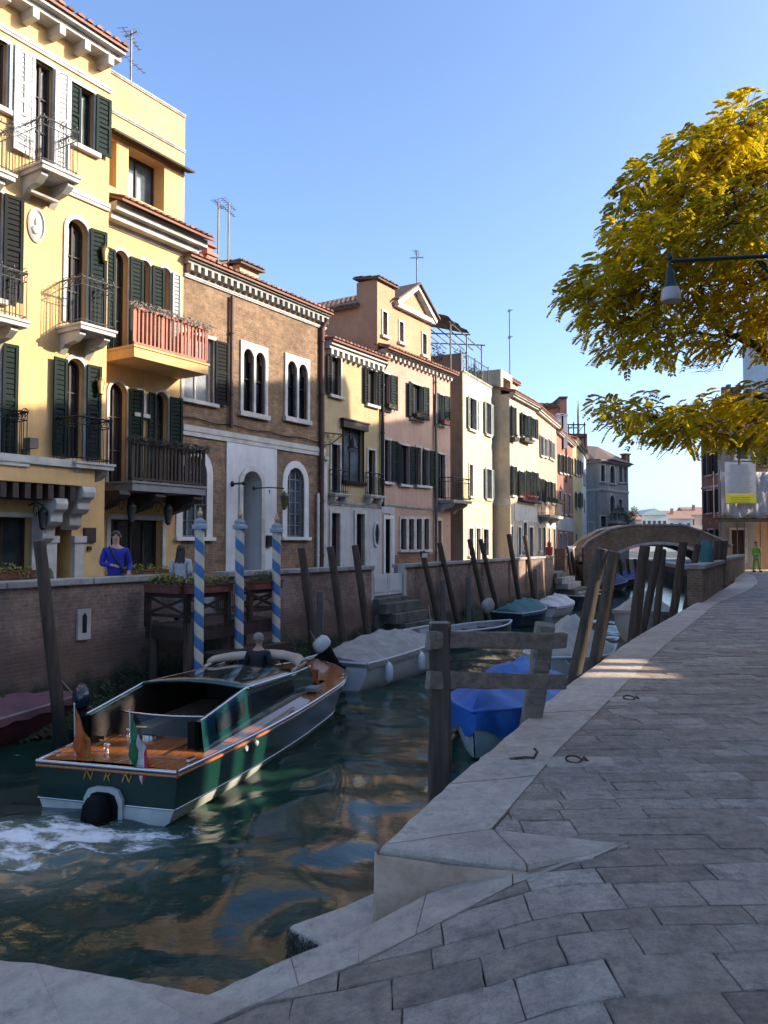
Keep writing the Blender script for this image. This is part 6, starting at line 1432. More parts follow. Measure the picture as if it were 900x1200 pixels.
p = (gx(627,30.5),30.5); q = (gx(590,34.2),34.2); p = (gx(592,31.0),31.0); q = (gx(632,32.8),32.8); small_boat('blue boat under a teal canvas cover, moored below the beige house', p[0], p[1], q[0], q[1], 1.7, H_BLU, CV_TEA, .55,.75,.42)
p = (gx(634,35.5),35.5); q = (gx(664,37.6),37.6); small_boat('small white boat with a crumpled white cover, just past the teal covered boat', p[0], p[1], q[0], q[1], 1.6, H_WHT, CV_WHT, .45,.65,.35, ridge=.2)
p = (gx(668,42.0),42.0); q = (gx(704,43.5),43.5); small_boat('dark open boat in the shade just before the bridge', p[0], p[1], q[0], q[1], 1.5, H_BLU, None, .5,.7, thwarts=True)
p = (gx(702,52),52.0); q = (gx(728,57),57.0); small_boat('dark boat under a blue cover seen through the left of the bridge arch', p[0], p[1], q[0], q[1], 1.8, H_DRK, mm('blue canvas',(.03,.07,.22),.7), .55,.8,.5)
p = (gx(722,60),60.0); q = (gx(744,66),66.0); small_boat('second boat under a blue cover farther beyond the bridge arch', p[0], p[1], q[0], q[1], 1.9, H_DRK, mm('blue canvas',(.03,.07,.22),.7), .55,.8,.5)
# right side
p = (3.15,16.2); q = (1.33,11.9); small_boat('turquoise-white boat under a bright blue tarpaulin at the quay beside the timber frame', p[0], p[1], q[0], q[1], 1.85, H_TRQ, CV_BLU, .55,.72,.50, ridge=.22, rubm=CV_BLU, tent=1, drape=.34)
kb_ = at_y(664,776,15.9); 
p = (5.15,20.6); q = (3.45,16.6); small_boat('beige canvas covered white boat behind the leaning dark piles', p[0], p[1], q[0], q[1], 1.9, H_WHT, CV_BEI, .65,.85,.85, tent=1, coverto=.86)
p = (10.2,30.3); q = (8.0,25.4); small_boat('tall white boat under beige canvas beside the brick quay parapet', p[0], p[1], q[0], q[1], 2.0, H_WHT, CV_BEI, .8,1.1,.7, tent=1)
kk = at_y(782,704,21.0); outboard((kk.x,kk.y,-1.0), .3, 'black outboard motor beside the brown pile left of the brick parapet', mm('blue black cowl',(.02,.025,.04),.25,coat=.5), s=1.0, tilt=-.4)
# teal tarpaulin bundle on a post
b = at_y(827,640,25.5); t = thing('wrapped_post', 'mooring post wrapped in a dark teal tarpaulin behind the quay parapet', 'post', (b.x,b.y,-2.5)); mb = MB()
rows = [[((.24*w+.04*sin(q*3+z*4))*cos(q), (.24*w+.04*sin(q*3+z*4))*sin(q), z) for q in [2*pi*i/14 for i in range(14)]] for z, w in ((2.9,.9),(3.2,1.0),(3.6,.95),(4.0,.8),(4.2,.45),(4.25,.0))]
mb.grid(rows, True, True); mb.build('tarpaulin', CV_TEA, t); MB().tube([(0,0,0),(0,0,3.9)], .1, 8).build('shaft', PILE, t)

# mooring lines
RPE = M('dirty hemp rope',(.25,.22,.17),.9,var=.2,vs=30,bump=.3)
def rope(a, b, sag, label):
    a = Vector(a); b = Vector(b); t = thing('mooring_rope', label, 'rope', a, 0, 'mooring ropes'); MB().tube([(b-a)*s_+Vector((0,0,-sag*4*s_*(1-s_))) for s_ in [i/10 for i in range(11)]], .012, 5).build('line', RPE, t)
rope((gx(396,17.7),17.7,-1.0),(gx(364,18.0),18.0,-.35),.12,'rope from the grey covered boat to the first leaning pile')
rope((gx(507,22.1),22.1,-.65),(gx(502,23.6),23.6,-.2),.1,'rope from the bow of the grey covered boat to the tagged pile')
rope((2.2,13.2,-1.05),(gx(684,10.0),10.0,-.1),.18,'rope from the blue tarpaulin boat to the nearest leaning pile')
rope((gx(660,16.8),16.8,-.8),(gx(704,11.2),11.2,.2),.25,'rope from the beige covered boat to the second leaning pile')
rope((gx(118,12.5),12.5,-1.0),(gx(62,14.1),14.1,-.5),.12,'rope from the maroon covered boat to the thick brown pile')
# ------------------------------------------------------------------ water taxi
tx_c = Vector((-3.30,9.52)); TPH = radians(15)
TX = thing('water_taxi', 'dark green varnished wooden motor launch with flags at its stern, heading up the canal', 'motor boat', (tx_c.x,tx_c.y,WZ), -TPH)
TM = Matrix.Translation((tx_c.x,tx_c.y,WZ)) @ Matrix.Rotation(-TPH,4,'Z'); TI = TM.inverted()
def tl(px, py, h):      # photo pixel on the plane h above the water -> boat coordinates
    return TI @ at_z(px, py, WZ+h)
TL = 7.4
def hbm(t): 
    if t < .70: return .94+.24*sin(pi/2*min(1,t/.55))
    u = (t-.70)/.30; return 1.18*(1-u**2.0)**.75 if u < 1 else 0
def shz(t): return .57+.20*t**1.5
GRN = NT('dark green marine paint'); GRN.col((.004,.032,.023)); GRN.set(rough=.3, coat=.12, spec=.35); GRN.b.inputs['Coat Roughness'].default_value = .04; v = GRN.coord(); GRN.bump(GRN.noise(v, 3, 3), .04, .02); GRN = GRN.m
GRN2 = NT('teal green cabin paint'); GRN2.col((.007,.045,.040)); GRN2.set(rough=.15, coat=1.0); v = GRN2.coord(); GRN2.bump(GRN2.noise(v, 2, 2), .05, .02); GRN2 = GRN2.m
VAR = NT('varnished mahogany'); v = VAR.coord((14,1,1)); tc = VAR.new('ShaderNodeTexCoord'); sp = VAR.new('ShaderNodeSeparateXYZ'); VAR.lk(tc.outputs['Object'], sp.inputs[0])
a = VAR.ramp(VAR.noise(v, 2, 6, .6), [(.3,(.26,.075,.018)),(.7,(.50,.17,.045))]); pl_ = VAR.math('FRACT', VAR.math('MULTIPLY', sp.outputs[0], 9.0)); a = VAR.mix(VAR.ramp(pl_, [(0,.8),(.05,0),(1,0)]), a, (.05,.02,.01)); VAR.col(a); VAR.set(rough=.18, coat=.9); VAR = VAR.m
CHR = NT('polished steel'); CHR.col((.62,.60,.57)); CHR.set(rough=.18, metal=1); CHR = CHR.m
CREAMH = M('white bottom paint',(.50,.50,.47),.5,var=.2,vs=3,bump=.1)
TGL = NT('tinted launch glass'); TGL.col((.02,.022,.022)); TGL.set(rough=.03); TGL.b.inputs['Alpha'].default_value = .45; TGL = TGL.m
LEA = M('cream leather',(.40,.33,.24),.5,var=.1); CARP = M('dark launch interior',(.018,.012,.010),.6,var=.3); CANV = M('tan canopy canvas',(.42,.35,.27),.85,var=.12,vs=4,bump=.3,bs=30)
N = 26; ts = [i/N for i in range(N+1)]
def st(t):
    hb = max(hbm(t), .01); z = shz(t); y = t*TL; rk = .0
    return [(hb,y,z),(hb*.985,y-.02,z*.62),(hb*.95,y-.04*t,.20)]
lowf = lambda t: max(.02, hbm(t))
for sgn_rows, name, mat in ((0,'hull',GRN),(1,'bottom',CREAMH)):
    mb = MB(); rows = []
    for t in ts:
        hb = lowf(t); z = shz(t); y = t*TL; e = .5*max(0,(t-.7)/.3)**2
        if not sgn_rows: r = [(hb,y,z),(hb*(.995-.10*t*t),y-e*.25,z*.66),(hb*(.97-.24*t*t),y-e*.6,.13)]
        else: r = [(hb*(.967-.24*t*t),y-e*.6,.132),(hb*(.90-.3*t*t),y-e*.8,-.02),(hb*.55,y-e,-.22),(0,y-e*1.2,-.32)]
        full = [(-a_,b_,c_) for a_,b_,c_ in r[:: 1]]; rows.append(([(-a_,b_,c_) for a_,b_,c_ in r][::-1] if not sgn_rows else [(-a_,b_,c_) for a_,b_,c_ in r]))
        rows[-1] = rows[-1] if False else rows[-1]; rows[-1] = (r, rows[-1])
    mb.grid([p[0] for p in rows], True); mb.grid([[(-a_,b_,c_) for a_,b_,c_ in p[0]] for p in rows], True)
    r = rows[0][0]; f = r+[(-a_,b_,c_) for a_,b_,c_ in r[::-1]]; mb.add(f, [tuple(range(len(f)))]); hull = mb.build(name, mat, TX)
def strip(name, zf, off, rad, mat, kx=None):
    pts = []
    for t in ts: pts.append((hbm(t)*(kx(t) if kx else 1)+off, t*TL-(0 if not kx else .3*max(0,(t-.7)/.3)**2), zf(t)))
    mb = MB(); mb.tube(pts, rad, 6); mb.tube([(-x,y,z) for x,y,z in pts], rad, 6); mb.tube([(-pts[0][0],-.01,pts[0][2]),(pts[0][0],-.01,pts[0][2])], rad, 6); return mb.build(name, mat, TX)
strip('gunwale_trim', lambda t: shz(t)+.005, .01, .024, CHR); strip('boot_trim', lambda t: .14, .012, .010, CHR, lambda t: .97-.24*t*t); strip('rub_rail', lambda t: shz(t)-.045, .008, .022, VAR)
# decks: stern deck, side decks, foredeck
Yc = 1.30; CW = .86   # cabin starts aft, half width
mb = MB(); rows = []
for i in range(9):
    y = .02+i*(Yc-.02)/8; t = y/TL; h = hbm(t)-.01; rows.append([(x*h, y, shz(t)+.012+.035*(1-x*x)) for x in (-1,-.75,-.5,-.25,0,.25,.5,.75,1)])
mb.grid(rows, True); mb.build('stern_deck', VAR, TX)
mb = MB()
for sx in (1,-1):
    rows = []
    for i in range(12):
        y = Yc+i*(5.4-Yc)/11; t = y/TL; h = hbm(t)-.01; rows.append([(sx*h,y,shz(t)+.012),(sx*CW,y,shz(t)+.03)])
    mb.grid(rows, True)
mb.build('side_deck', VAR, TX)
mb = MB(); rows = []
for i in range(12):
    y = 5.4+i*(TL-.04-5.4)/11; t = y/TL; h = max(.01,hbm(t)-.01); rows.append([(x*h, y, shz(t)+.012+.05*(1-x*x)) for x in (-1,-.6,-.2,.2,.6,1)])
mb.grid(rows, True); mb.build('foredeck', VAR, TX)
# stern: name letters, sterndrive arch
def text(body, size, mat, parent, m, name, ext=.003, shear=.35):
    cu = bpy.data.curves.new(name, 'FONT'); cu.body = body; cu.size = size; cu.extrude = ext; cu.shear = shear; cu.align_x = 'CENTER'; cu.align_y = 'CENTER'
    o = bpy.data.objects.new('t', cu); COL.objects.link(o); dg = bpy.context.evaluated_depsgraph_get(); me = bpy.data.meshes.new_from_object(o.evaluated_get(dg)); bpy.data.objects.remove(o); me.materials.clear(); me.materials.append(mat)
    q = bpy.data.objects.new(name, me); COL.objects.link(q); q.parent = parent; q.matrix_local = m; return q
text('N   R   N', .17, GOLD, TX, Matrix.Translation((.02,-.012,.46)) @ Matrix.Rotation(pi/2,4,'X'), 'lettering')
mb = MB(); o = [(-.26,-.3),(-.26,.20),(-.20,.31),(-.1,.34),(.1,.34),(.20,.31),(.26,.20),(.26,-.3)]; i_ = [(x*.80,z if k in (0,7) else z-.055) for k,(x,z) in enumerate(o)]
for k in range(7):
    a, b, c, d = o[k],o[k+1],i_[k+1],i_[k]; mb.add([(a[0],-.05,a[1]),(b[0],-.05,b[1]),(c[0],-.05,c[1]),(d[0],-.05,d[1]),(a[0],.0,a[1]),(b[0],0,b[1]),(c[0],0,c[1]),(d[0],0,d[1])],[(0,1,2,3),(0,4,5,1),(3,2,6,7)])
mb.build('drive_surround', CREAMH, TX); MB().box(-.205,.205,-.02,-.013,-.25,.28).build('drive_recess', DARK, TX)
mb = MB(); pwq = lambda c_: math.copysign(abs(c_)**.55, c_)
mb.grid([[(.15*w*pwq(cos(q)),-.17+.15*w*pwq(sin(q)),z) for q in [2*pi*i/12 for i in range(12)]] for z, w in ((.27,0),(.26,.6),(.18,.9),(.02,1),(-.1,.8),(-.3,.7),(-.5,.5),(-.5,0))], True, True); mb.box(-.17,.17,-.36,-.03,-.02,.01); mb.build('stern_drive', BLACKW, TX)
# deck fittings
for px, py in ((110,868),(172,868)):
    p = tl(px, py, .62); mb = MB()
    for i in range(9): pass
    mb.grid([[(p.x+.14*cos(q), p.y+.10*sin(q)*s, .62+.06*k) for q in [pi*i/10 for i in range(11)]] for k, s in ((0,1),(1,1),(1.1,.0))], True); mb.build('deck_vent', CHR, TX)
for px, py in ((97,880),(125,880),(150,862),(228,868)):
    p = tl(px, py, .62); MB().lathe([(0,.62),(.035,.62),(.03,.68),(.045,.70),(.03,.72),(0,.72)], (p.x,p.y,0), 8).build('bollard', CHR, TX)
for sx in (-.55,.55): MB().box(sx-.012,sx+.012,.35,Yc-.1,.64,.652).build('deck_strip', CHR, TX)
# flags
def flag(px, py, label, cols, tip):
    p = tl(px, py, .62); wp_ = TM @ Vector((p.x,p.y,.62)); t = thing('stern_flag', label, 'flag', wp_, -TPH+.25); h = .62
    MB().tube([(0,0,0),(-.02,.0,h)], .008, 5).ell((-.02,0,h+.01),.014,.014,.014,6,4).build('staff', WHITEP, t)
    for j, c in enumerate(cols):
        mb = MB(); rows = []
        for i in range(9):
            f = (j+i/8)/len(cols)*.46; sag = 1.35; r = []
            for k in range(7):
                z = h-.03-k*.078-f*sag-.02*sin(k*1.1+f*12); r.append((-.01+f*.56+.015*sin(k*1.9+f*9), .045*sin(f*26+k*.8)*(.3+f*2), z))
            rows.append(r)
        mb.grid(rows, True); o = mb.build('cloth', c, t); md = o.modifiers.new('thick','SOLIDIFY'); md.thickness = .003
FG = M('flag green',(.01,.16,.06),.8); FW = M('flag white',(.60,.58,.55),.8); FRd = M('flag red',(.50,.02,.03),.8); FO = M('flag orange red',(.52,.06,.02),.8,var=.4,vs=9,col2=(.58,.17,.03)); FO2 = M('flag deep red',(.34,.03,.02),.8,var=.6,vs=12,col2=(.55,.22,.03))
flag(88, 886, 'limp red and gold flag on the left corner of the launch stern', [FO,FO2], 0); flag(153, 896, 'green, white and red tricolour flag drooping at the launch stern', [FG,FW,FRd], 0)
p = tl(153,896,.62)
# cabin: side walls, sloping aft coaming, roof, after screen
RY0, RY1 = 2.1, 4.0; RZ = 1.17
mb = MB(); panes = []
def topz_(y):
    if y < .8: return .97
    if y < RY0: return .97+(RZ-.02-.97)*(y-.8)/(RY0-.8)
    return RZ-.02-.04*(y-RY0)
ysl = [.78,1.1,1.45,1.8,RY0,2.8,3.4,RY1,4.75]
def sidex(y, k): return CW+.02-.05*k     # leans inward with height
for sx in (1,-1):
    mb = MB(); rows = []
    for y in ysl:
        zb_ = shz(y/TL)+.02; zt_ = topz_(y) if y < 4.5 else RZ-.1; f0 = .50; 
        rows.append([(sx*sidex(y,0),y,zb_),(sx*sidex(y,.4),y,zb_+(zt_-zb_)*.34),(sx*sidex(y,.8),y,zb_+(zt_-zb_)*.80),(sx*sidex(y,1),y,zt_),(sx*(sidex(y,1)-.07),y,zt_+.005),(sx*(sidex(y,1)-.07),y,zb_)])
    mb.grid(rows, False); mb.build('cabin_side', GRN2, TX)
    # window glass let into the side
    gb = MB(); g0_, g1_ = [], []
    for y in (1.15,1.6,2.0): zb_ = shz(y/TL)+.02; zt_ = topz_(y); g0_.append((sx*(sidex(y,.4)+.012),y,zb_+(zt_-zb_)*.34)); g1_.append((sx*(sidex(y,.8)+.012),y,zb_+(zt_-zb_)*.82))
    gb.grid([g0_,g1_], False); g0_, g1_ = [], []
    for y in (2.15,3.0,3.85): zb_ = shz(y/TL)+.02; zt_ = topz_(y); g0_.append((sx*(sidex(y,.4)+.012),y,zb_+(zt_-zb_)*.34)); g1_.append((sx*(sidex(y,.8)+.012),y,zb_+(zt_-zb_)*.82))
    gb.grid([g0_,g1_], False); gb.build('cabin_window', GLASS, TX)
    mb = MB(); mb.tube([(sx*(sidex(y,1)-.01),y,(topz_(y) if y < 4.5 else RZ-.1)+.015) for y in ysl], .018, 6); mb.build('cabin_trim', CHR, TX)
mb = MB(); rows = []
for i in range(10):
    y = RY0+(RY1-RY0)*i/9; w = CW-.01; ed = RZ-.04*(y-RY0); rows.append([(x*w, y+.12*(1-x*x)*(-1 if i == 0 else (.25 if i == 9 else 0)), ed+.10*(1-x*x)) for x in (-1,-.8,-.55,-.28,0,.28,.55,.8,1)])
mb.grid(rows, True); o = mb.build('cabin_roof', GRN2, TX); md = o.modifiers.new('thick','SOLIDIFY'); md.thickness = .04
for sx in (1,-1):
    mb = MB(); mb.grid([[(sx*(sidex(y,1)-.085),y,.25),(sx*(sidex(y,1)-.085),y,(topz_(y) if y < 4.5 else RZ-.1)-.015)] for y in ysl], False); mb.build('cabin_lining', CARP, TX)
# inside of the cabin
MB().box(-.76,.76,Yc+.05,5.3,.20,.24).build('cabin_floor', CARP, TX); MB().box(-.76,-.42,1.7,3.8,.24,.62).box(.42,.76,1.7,3.8,.24,.62).box(.1,.35,3.8,3.9,.24,1.05).build('bench', LEA, TX)
MB().box(-.78,.78,RY1-.05,RY1,.24,RZ-.06).build('bulkhead', CARP, TX)
MB().box(-.80,.80,Yc-.03,Yc,.24,.615).build('stern_bulkhead', VAR, TX)
mb = MB(); rows = []
for k in range(2): rows.append([(x*.78, 1.30-.14*(1-x*x)+.10*k, .63+.28*k) for x in (-1,-.6,-.2,.2,.6,1)])
mb.grid(rows, True); mb.build('after_screen', TGL, TX); MB().tube([(p_[0],p_[1],p_[2]+.0) for p_ in rows[1]], .014, 6).build('screen_trim', CHR, TX)
MB().box(.60,.76,.86,1.02,.60,.95).build('screen_post', BLACKW, TX)
# cockpit, windscreen, canopy
MB().box(-.80,.80,5.2,5.27,.3,.95).box(.45,.80,4.5,5.0,.24,.88).build('dashboard', VAR, TX)
MB().box(.86,1.06,4.35,4.65,.72,.78).build('seat_pad', mm('grey seat pad',(.22,.22,.23),.7), TX)
mb = MB(); rows = []; cvx = [-1,-.8,-.4,0,.4,.8,1]
wy = lambda x: 5.65-.75*abs(x)**2.2
for k in range(3): rows.append([(x*(.90-.05*k), wy(x)-.16*k, shz(.75)+.05+.22*k) for x in cvx])
mb.grid(rows, True); mb.build('windscreen', TGL, TX)
mb = MB(); mb.tube(rows[2], .02, 6); mb.tube(rows[0], .02, 6)
for x_i in (0,1,3,5,6): mb.tube([rows[0][x_i], rows[2][x_i]], .016, 6)
mb.build('windscreen_frame', VAR, TX)
mb = MB(); cr = []
for k, (dy, dz) in enumerate(((.06,-.02),(-.05,.06),(-.22,.09),(-.38,.04),(-.42,-.04))): cr.append([(x*.82, wy(x)-.34+dy-.04, shz(.75)+.49+dz*.9+.03*(1-x*x)+.01*sin(x*9+k)) for x in [i/8-1 for i in range(17)]])
mb.grid(cr, True); o = mb.build('folded_canopy', CANV, TX); md = o.modifiers.new('thick','SOLIDIFY'); md.thickness = .03
mb = MB(); mb.tube([(-.80,3.95,1.12),(-.81,4.5,shz(.75)+.48)], .03, 6); mb.tube([(.80,3.95,1.12),(.81,4.5,shz(.75)+.48)], .03, 6); mb.build('canopy_arm', CANV, TX)
mb = MB(); mb.tube([(.34*cos(q)*.55-.15,5.05+.05*sin(q),.98+.17*sin(q)) for q in [2*pi*i/16 for i in range(17)]], .014, 5); mb.build('steering_wheel', VAR, TX)
for px, py in ((287,878),(298,872)):
    p = tl(px, py, .45); y = p.y; mb = MB(); x = hbm(y/TL)*.985; mb.ell((x+.01,y,.47),.03,.05,.035); mb.ell((x+.03,y-.03,.45),.02,.03,.02); mb.build('hull_vent', WHITEP, TX)
for y in (.4,3.2,6.0): MB().box(hbm(y/TL)-.09,hbm(y/TL)-.05,y-.08,y+.08,shz(y/TL)+.03,shz(y/TL)+.06).box(-hbm(y/TL)+.05,-hbm(y/TL)+.09,y-.08,y+.08,shz(y/TL)+.03,shz(y/TL)+.06).build('cleat', CHR, TX)

# ------------------------------------------------------------------ people
SKIN = M('skin',(.42,.24,.17),.55,var=.08,bump=0)
def skinmesh(name, pts, edges, rad, mat, parent, root=0, lv=2):
    me = bpy.data.meshes.new(name); me.from_pydata(pts, edges, []); me.update(); me.materials.append(mat)
    o = bpy.data.objects.new(name, me); COL.objects.link(o); o.parent = parent
    sk = o.modifiers.new('skin','SKIN'); sk.use_smooth_shade = True
    for i, r in enumerate(rad):
        v = me.skin_vertices[0].data[i]; v.radius = r if isinstance(r, tuple) else (r, r); v.use_root = (i == root)
    sb_ = o.modifiers.new('sub','SUBSURF'); sb_.levels = lv; sb_.render_levels = lv
    dg = bpy.context.evaluated_depsgraph_get(); m2 = bpy.data.meshes.new_from_object(o.evaluated_get(dg)); o.modifiers.clear(); o.data = m2
    for p in m2.polygons: p.use_smooth = True
    if len(m2.materials) == 0: m2.materials.append(mat)
    return o
def person(loc, rz, label, shirt, trousers, hairm, arms, hair='short', legs=None, lean=0, k=1.0, shoem=None, head=(0,0), sleeve=1.0, coat=False, neckl=0):
    """faces local -y; arms: ((elbow),(wrist)) right then left"""
    t = thing('person', label, 'person', loc, rz); t.scale = (k,k,k)
    hy = -lean; sh = Vector((0,hy*.8,1.42)); hd = Vector((head[0],hy+head[1],1.60))
    LG = legs or [((.10,-.01,.50),(.11,.03,.08),(.12,-.10,.03)),((-.10,-.01,.50),(-.11,.03,.08),(-.12,-.10,.03))]
    pts = [(0,0,.95),(0,hy*.3,1.12),(0,hy*.6,1.28),tuple(sh),(hd.x*.4,hd.y*.9,1.50),(hd.x*.8,hd.y-.012,1.575),(hd.x,hd.y,1.645),(hd.x,hd.y+.01,1.715)]
    rad = [(.11,.08),(.11,.085),(.14,.10),(.11,.08),(.055,.055),(.068,.078),(.080,.095),(.055,.065)]
    ed = [(0,1),(1,2),(2,3),(3,4),(4,5),(5,6),(6,7)]
    for s_, L_ in zip((1,-1), LG):
        b = len(pts); pts += [(s_*.09,0,.86), L_[0], L_[1], L_[2]]; rad += [.085,.055,.04,(.04,.03)]; ed += [(0,b),(b,b+1),(b+1,b+2),(b+2,b+3)]
    for s_, (E_, W_) in zip((1,-1), arms):
        S_ = (s_*.18, sh.y, 1.385); b = len(pts); pts += [S_, E_, W_]; rad += [.052,.040,.028]; ed += [(3,b),(b,b+1),(b+1,b+2)]
        d = (Vector(W_)-Vector(E_)).normalized(); side = d.cross(Vector((0,0,1))); side = side.normalized() if side.length > .1 else Vector((1,0,0)); up = side.cross(d)
        pm = Vector(W_)+d*.05; c = len(pts); pts.append(tuple(pm)); rad.append((.032,.018)); ed.append((b+2,c))
        for q, (o_, l_) in enumerate(((-.028,.065),(-.010,.078),(.010,.072),(.028,.055))):
            f = len(pts); p1 = pm+side*o_+d*.035; p2 = p1+d*l_*.5-up*.008; p3 = p2+d*l_*.45-up*.022; pts += [tuple(p1),tuple(p2),tuple(p3)]; rad += [.0095,.0085,.007]; ed += [(c,f),(f,f+1),(f+1,f+2)]
        f = len(pts); p1 = Vector(W_)+d*.03+side*.035*-s_; p2 = p1+d*.035+side*.02*-s_; pts += [tuple(p1),tuple(p2)]; rad += [.011,.008]; ed += [(b+2,f),(f,f+1)]
    skinmesh('body', pts, ed, rad, SKIN, t)
    # shirt
    p = [(0,0,.84),(0,hy*.3,1.10),(0,hy*.6,1.28),(0,sh.y,1.40),(0,hy*.85,1.45)]; r = [(.19,.135),(.165,.13),(.18,.135),(.14,.105),(.07,.07)]; e = [(0,1),(1,2),(2,3),(3,4)]
    for s_, (E_, W_) in zip((1,-1), arms):
        S_ = (s_*.19, sh.y, 1.385); b = len(p); We = Vector(E_).lerp(Vector(W_), .92 if sleeve >= 1 else sleeve-.0); p += [S_, E_, tuple(We)] if sleeve > 0 else [S_, tuple(Vector(S_).lerp(Vector(E_),.6)), tuple(Vector(S_).lerp(Vector(E_),.75))]; r += [.075,.062,.045]; e += [(3,b),(b,b+1),(b+1,b+2)]
    skinmesh('jacket' if coat else 'shirt', p, e, r, shirt, t)
    p = [(0,0,.96),(0,0,.90)]; r = [(.16,.125),(.17,.13)]; e = [(0,1)]
    for s_, L_ in zip((1,-1), LG): b = len(p); p += [(s_*.10,0,.82), L_[0], tuple(Vector(L_[1])+Vector((0,0,.03)))]; r += [.10,.075,.062]; e += [(1,b),(b,b+1),(b+1,b+2)]
    skinmesh('trousers', p, e, r, trousers, t)
    for s_, L_ in zip((1,-1), LG):
        a_, b_ = Vector(L_[1]), Vector(L_[2]); mb = MB(); mb.ell(((a_.x+b_.x)/2,(a_.y+b_.y)/2-.02,.05),.055,.15,.055); mb.build('shoe', shoem or BLACKW, t)
    hb = MB(); c = Vector((hd.x, hd.y+.018, 1.675)); rows = []
    for i in range(9):
        ph = pi/2-(pi*.62)*i/8; r_ = []
        for q in range(16):
            a = 2*pi*q/16; cut = max(0, -sin(a)) ; ph2 = pi/2-(pi/2-ph)*(1-.42*cut); r_.append((c.x+.098*cos(ph2)*cos(a)*(1+.03*sin(q*5+i)), c.y+.116*cos(ph2)*sin(a)*(1+.03*cos(q*3+i)), c.z+.105*sin(ph2)))
        rows.append(r_)
    hb.grid(rows, True, True)
    if hair == 'long':
        rows = []
        for i in range(7):
            z = 1.70-.055*i; w = .10+.004*min(i,6); rows.append([(c.x+(w*cos(a)+.008*sin(a*9+i)), c.y+.005+.010*i+.085*sin(a)*(1-.05*i)+.008*sin(a*7+i*2), z-.03*abs(sin(a*3)) *(i > 5)) for a in [pi*q/12 for q in range(13)]])
        hb.grid(rows, True)
    hb.build('hair', hairm, t)
    f = MB(); f.add([(hd.x-.012,hd.y-.088,1.665),(hd.x+.012,hd.y-.088,1.665),(hd.x+.018,hd.y-.088,1.622),(hd.x-.018,hd.y-.088,1.622),(hd.x,hd.y-.122,1.628)],[(0,1,4),(1,2,4),(2,3,4),(3,0,4)],True); f.build('nose', SKIN, t)
    for s_ in (1,-1):
        MB().ell((hd.x+s_*.032,hd.y-.088,1.668),.013,.008,.008,8,6).build('eye', DARK, t); MB().ell((hd.x+s_*.092,hd.y+.005,1.65),.012,.022,.032,8,6).build('ear', SKIN, t)
    MB().ell((hd.x,hd.y-.092,1.598),.024,.007,.006,8,4).build('mouth', mm('lips',(.25,.09,.07),.5), t)
    return t
HBR = M('dark brown hair',(.022,.012,.008),.5,var=.4,vs=30,bump=.3,stretch=(4,4,1)); HGR = M('grey hair',(.22,.21,.20),.6,var=.3,vs=30,bump=.3)
BLUJ = M('royal blue jumper',(.015,.025,.30),.85,var=.2,vs=6,bump=.2); BLKJ = M('black jacket',(.010,.010,.014),.7,var=.3,vs=5,bump=.2); WHTJ = M('pale grey white cardigan',(.42,.42,.44),.85,var=.15,vs=6,bump=.3); JEAN = M('dark jeans',(.02,.03,.06),.85,var=.2); GRYT = M('grey trousers',(.28,.28,.29),.85,var=.2)
HIV = M('fluorescent yellow workwear',(.22,.45,.03),.7,var=.15); REFL = M('silver reflective tape',(.60,.60,.58),.35)
p = Vector(onwall(137)); q = p+Vector((-.83,.56))*.75; 
hi = at_y(137,620,q.y); kman = (hi.z-.1)/1.80; q.x = gx(136,q.y)
man = person((q.x,q.y,.1), .35, 'man in a royal blue jumper with a dark cross strap standing behind the canal wall', BLUJ, JEAN, HBR, (((.27,.06,1.10),(.24,-.14,.96)),((-.26,-.02,1.12),(-.06,-.24,1.10))), k=kman)
MB().tube([(-.12,-.06,1.46),(-.05,-.15,1.30),(.05,-.155,1.12),(.17,-.08,.95)], .022, 6).build('strap', BLKJ, man)
mb = MB(); mb.tube([(.055,-.112,1.675),(.02,-.118,1.675)], .006, 4); mb.tube([(-.055,-.112,1.675),(-.02,-.118,1.675)], .006, 4); mb.build('glasses', BLKJ, man)
q = jm @ Vector((Lj*.42,-.55,-.07)); q.x = gx(213,q.y); person((q.x,q.y,.07), 3.0, 'woman with long dark hair in a pale cardigan seen from behind on the jetty', WHTJ, GRYT, HBR, (((.24,.04,1.12),(.16,-.14,1.0)),((-.24,.04,1.12),(-.16,-.14,1.0))), hair='long', k=.86)
dv = TM @ Vector((-.12,4.65,.02)); hi = at_y(303,741,dv.y); person((gx(303,dv.y),dv.y,WZ+.02), pi-.3, 'grey-haired launch driver in a black jacket standing at the wheel, seen from behind', BLKJ, BLKJ, HGR, (((.28,-.02,1.14),(.16,-.26,1.08)),((-.28,-.02,1.14),(-.16,-.26,1.08))), k=(hi.z-WZ-.02)/1.78, coat=True, lean=.04)
q = (gx(885.5,46),46); wk = person((q[0],q[1],0), .1, 'distant worker in fluorescent yellow clothing at the end of the quay', HIV, HIV, HBR, (((.25,0,1.1),(.2,-.1,.88)),((-.25,0,1.1),(-.2,-.1,.88))), legs=[((.10,-.05,.50),(.14,-.12,.08),(.15,-.25,.03)),((-.10,.03,.50),(-.12,.12,.08),(-.12,.0,.03))], k=1.0)
MB().lathe([(.178,.0),(.18,.05)], (0,0,1.02), 14).build('reflective_band', REFL, wk)
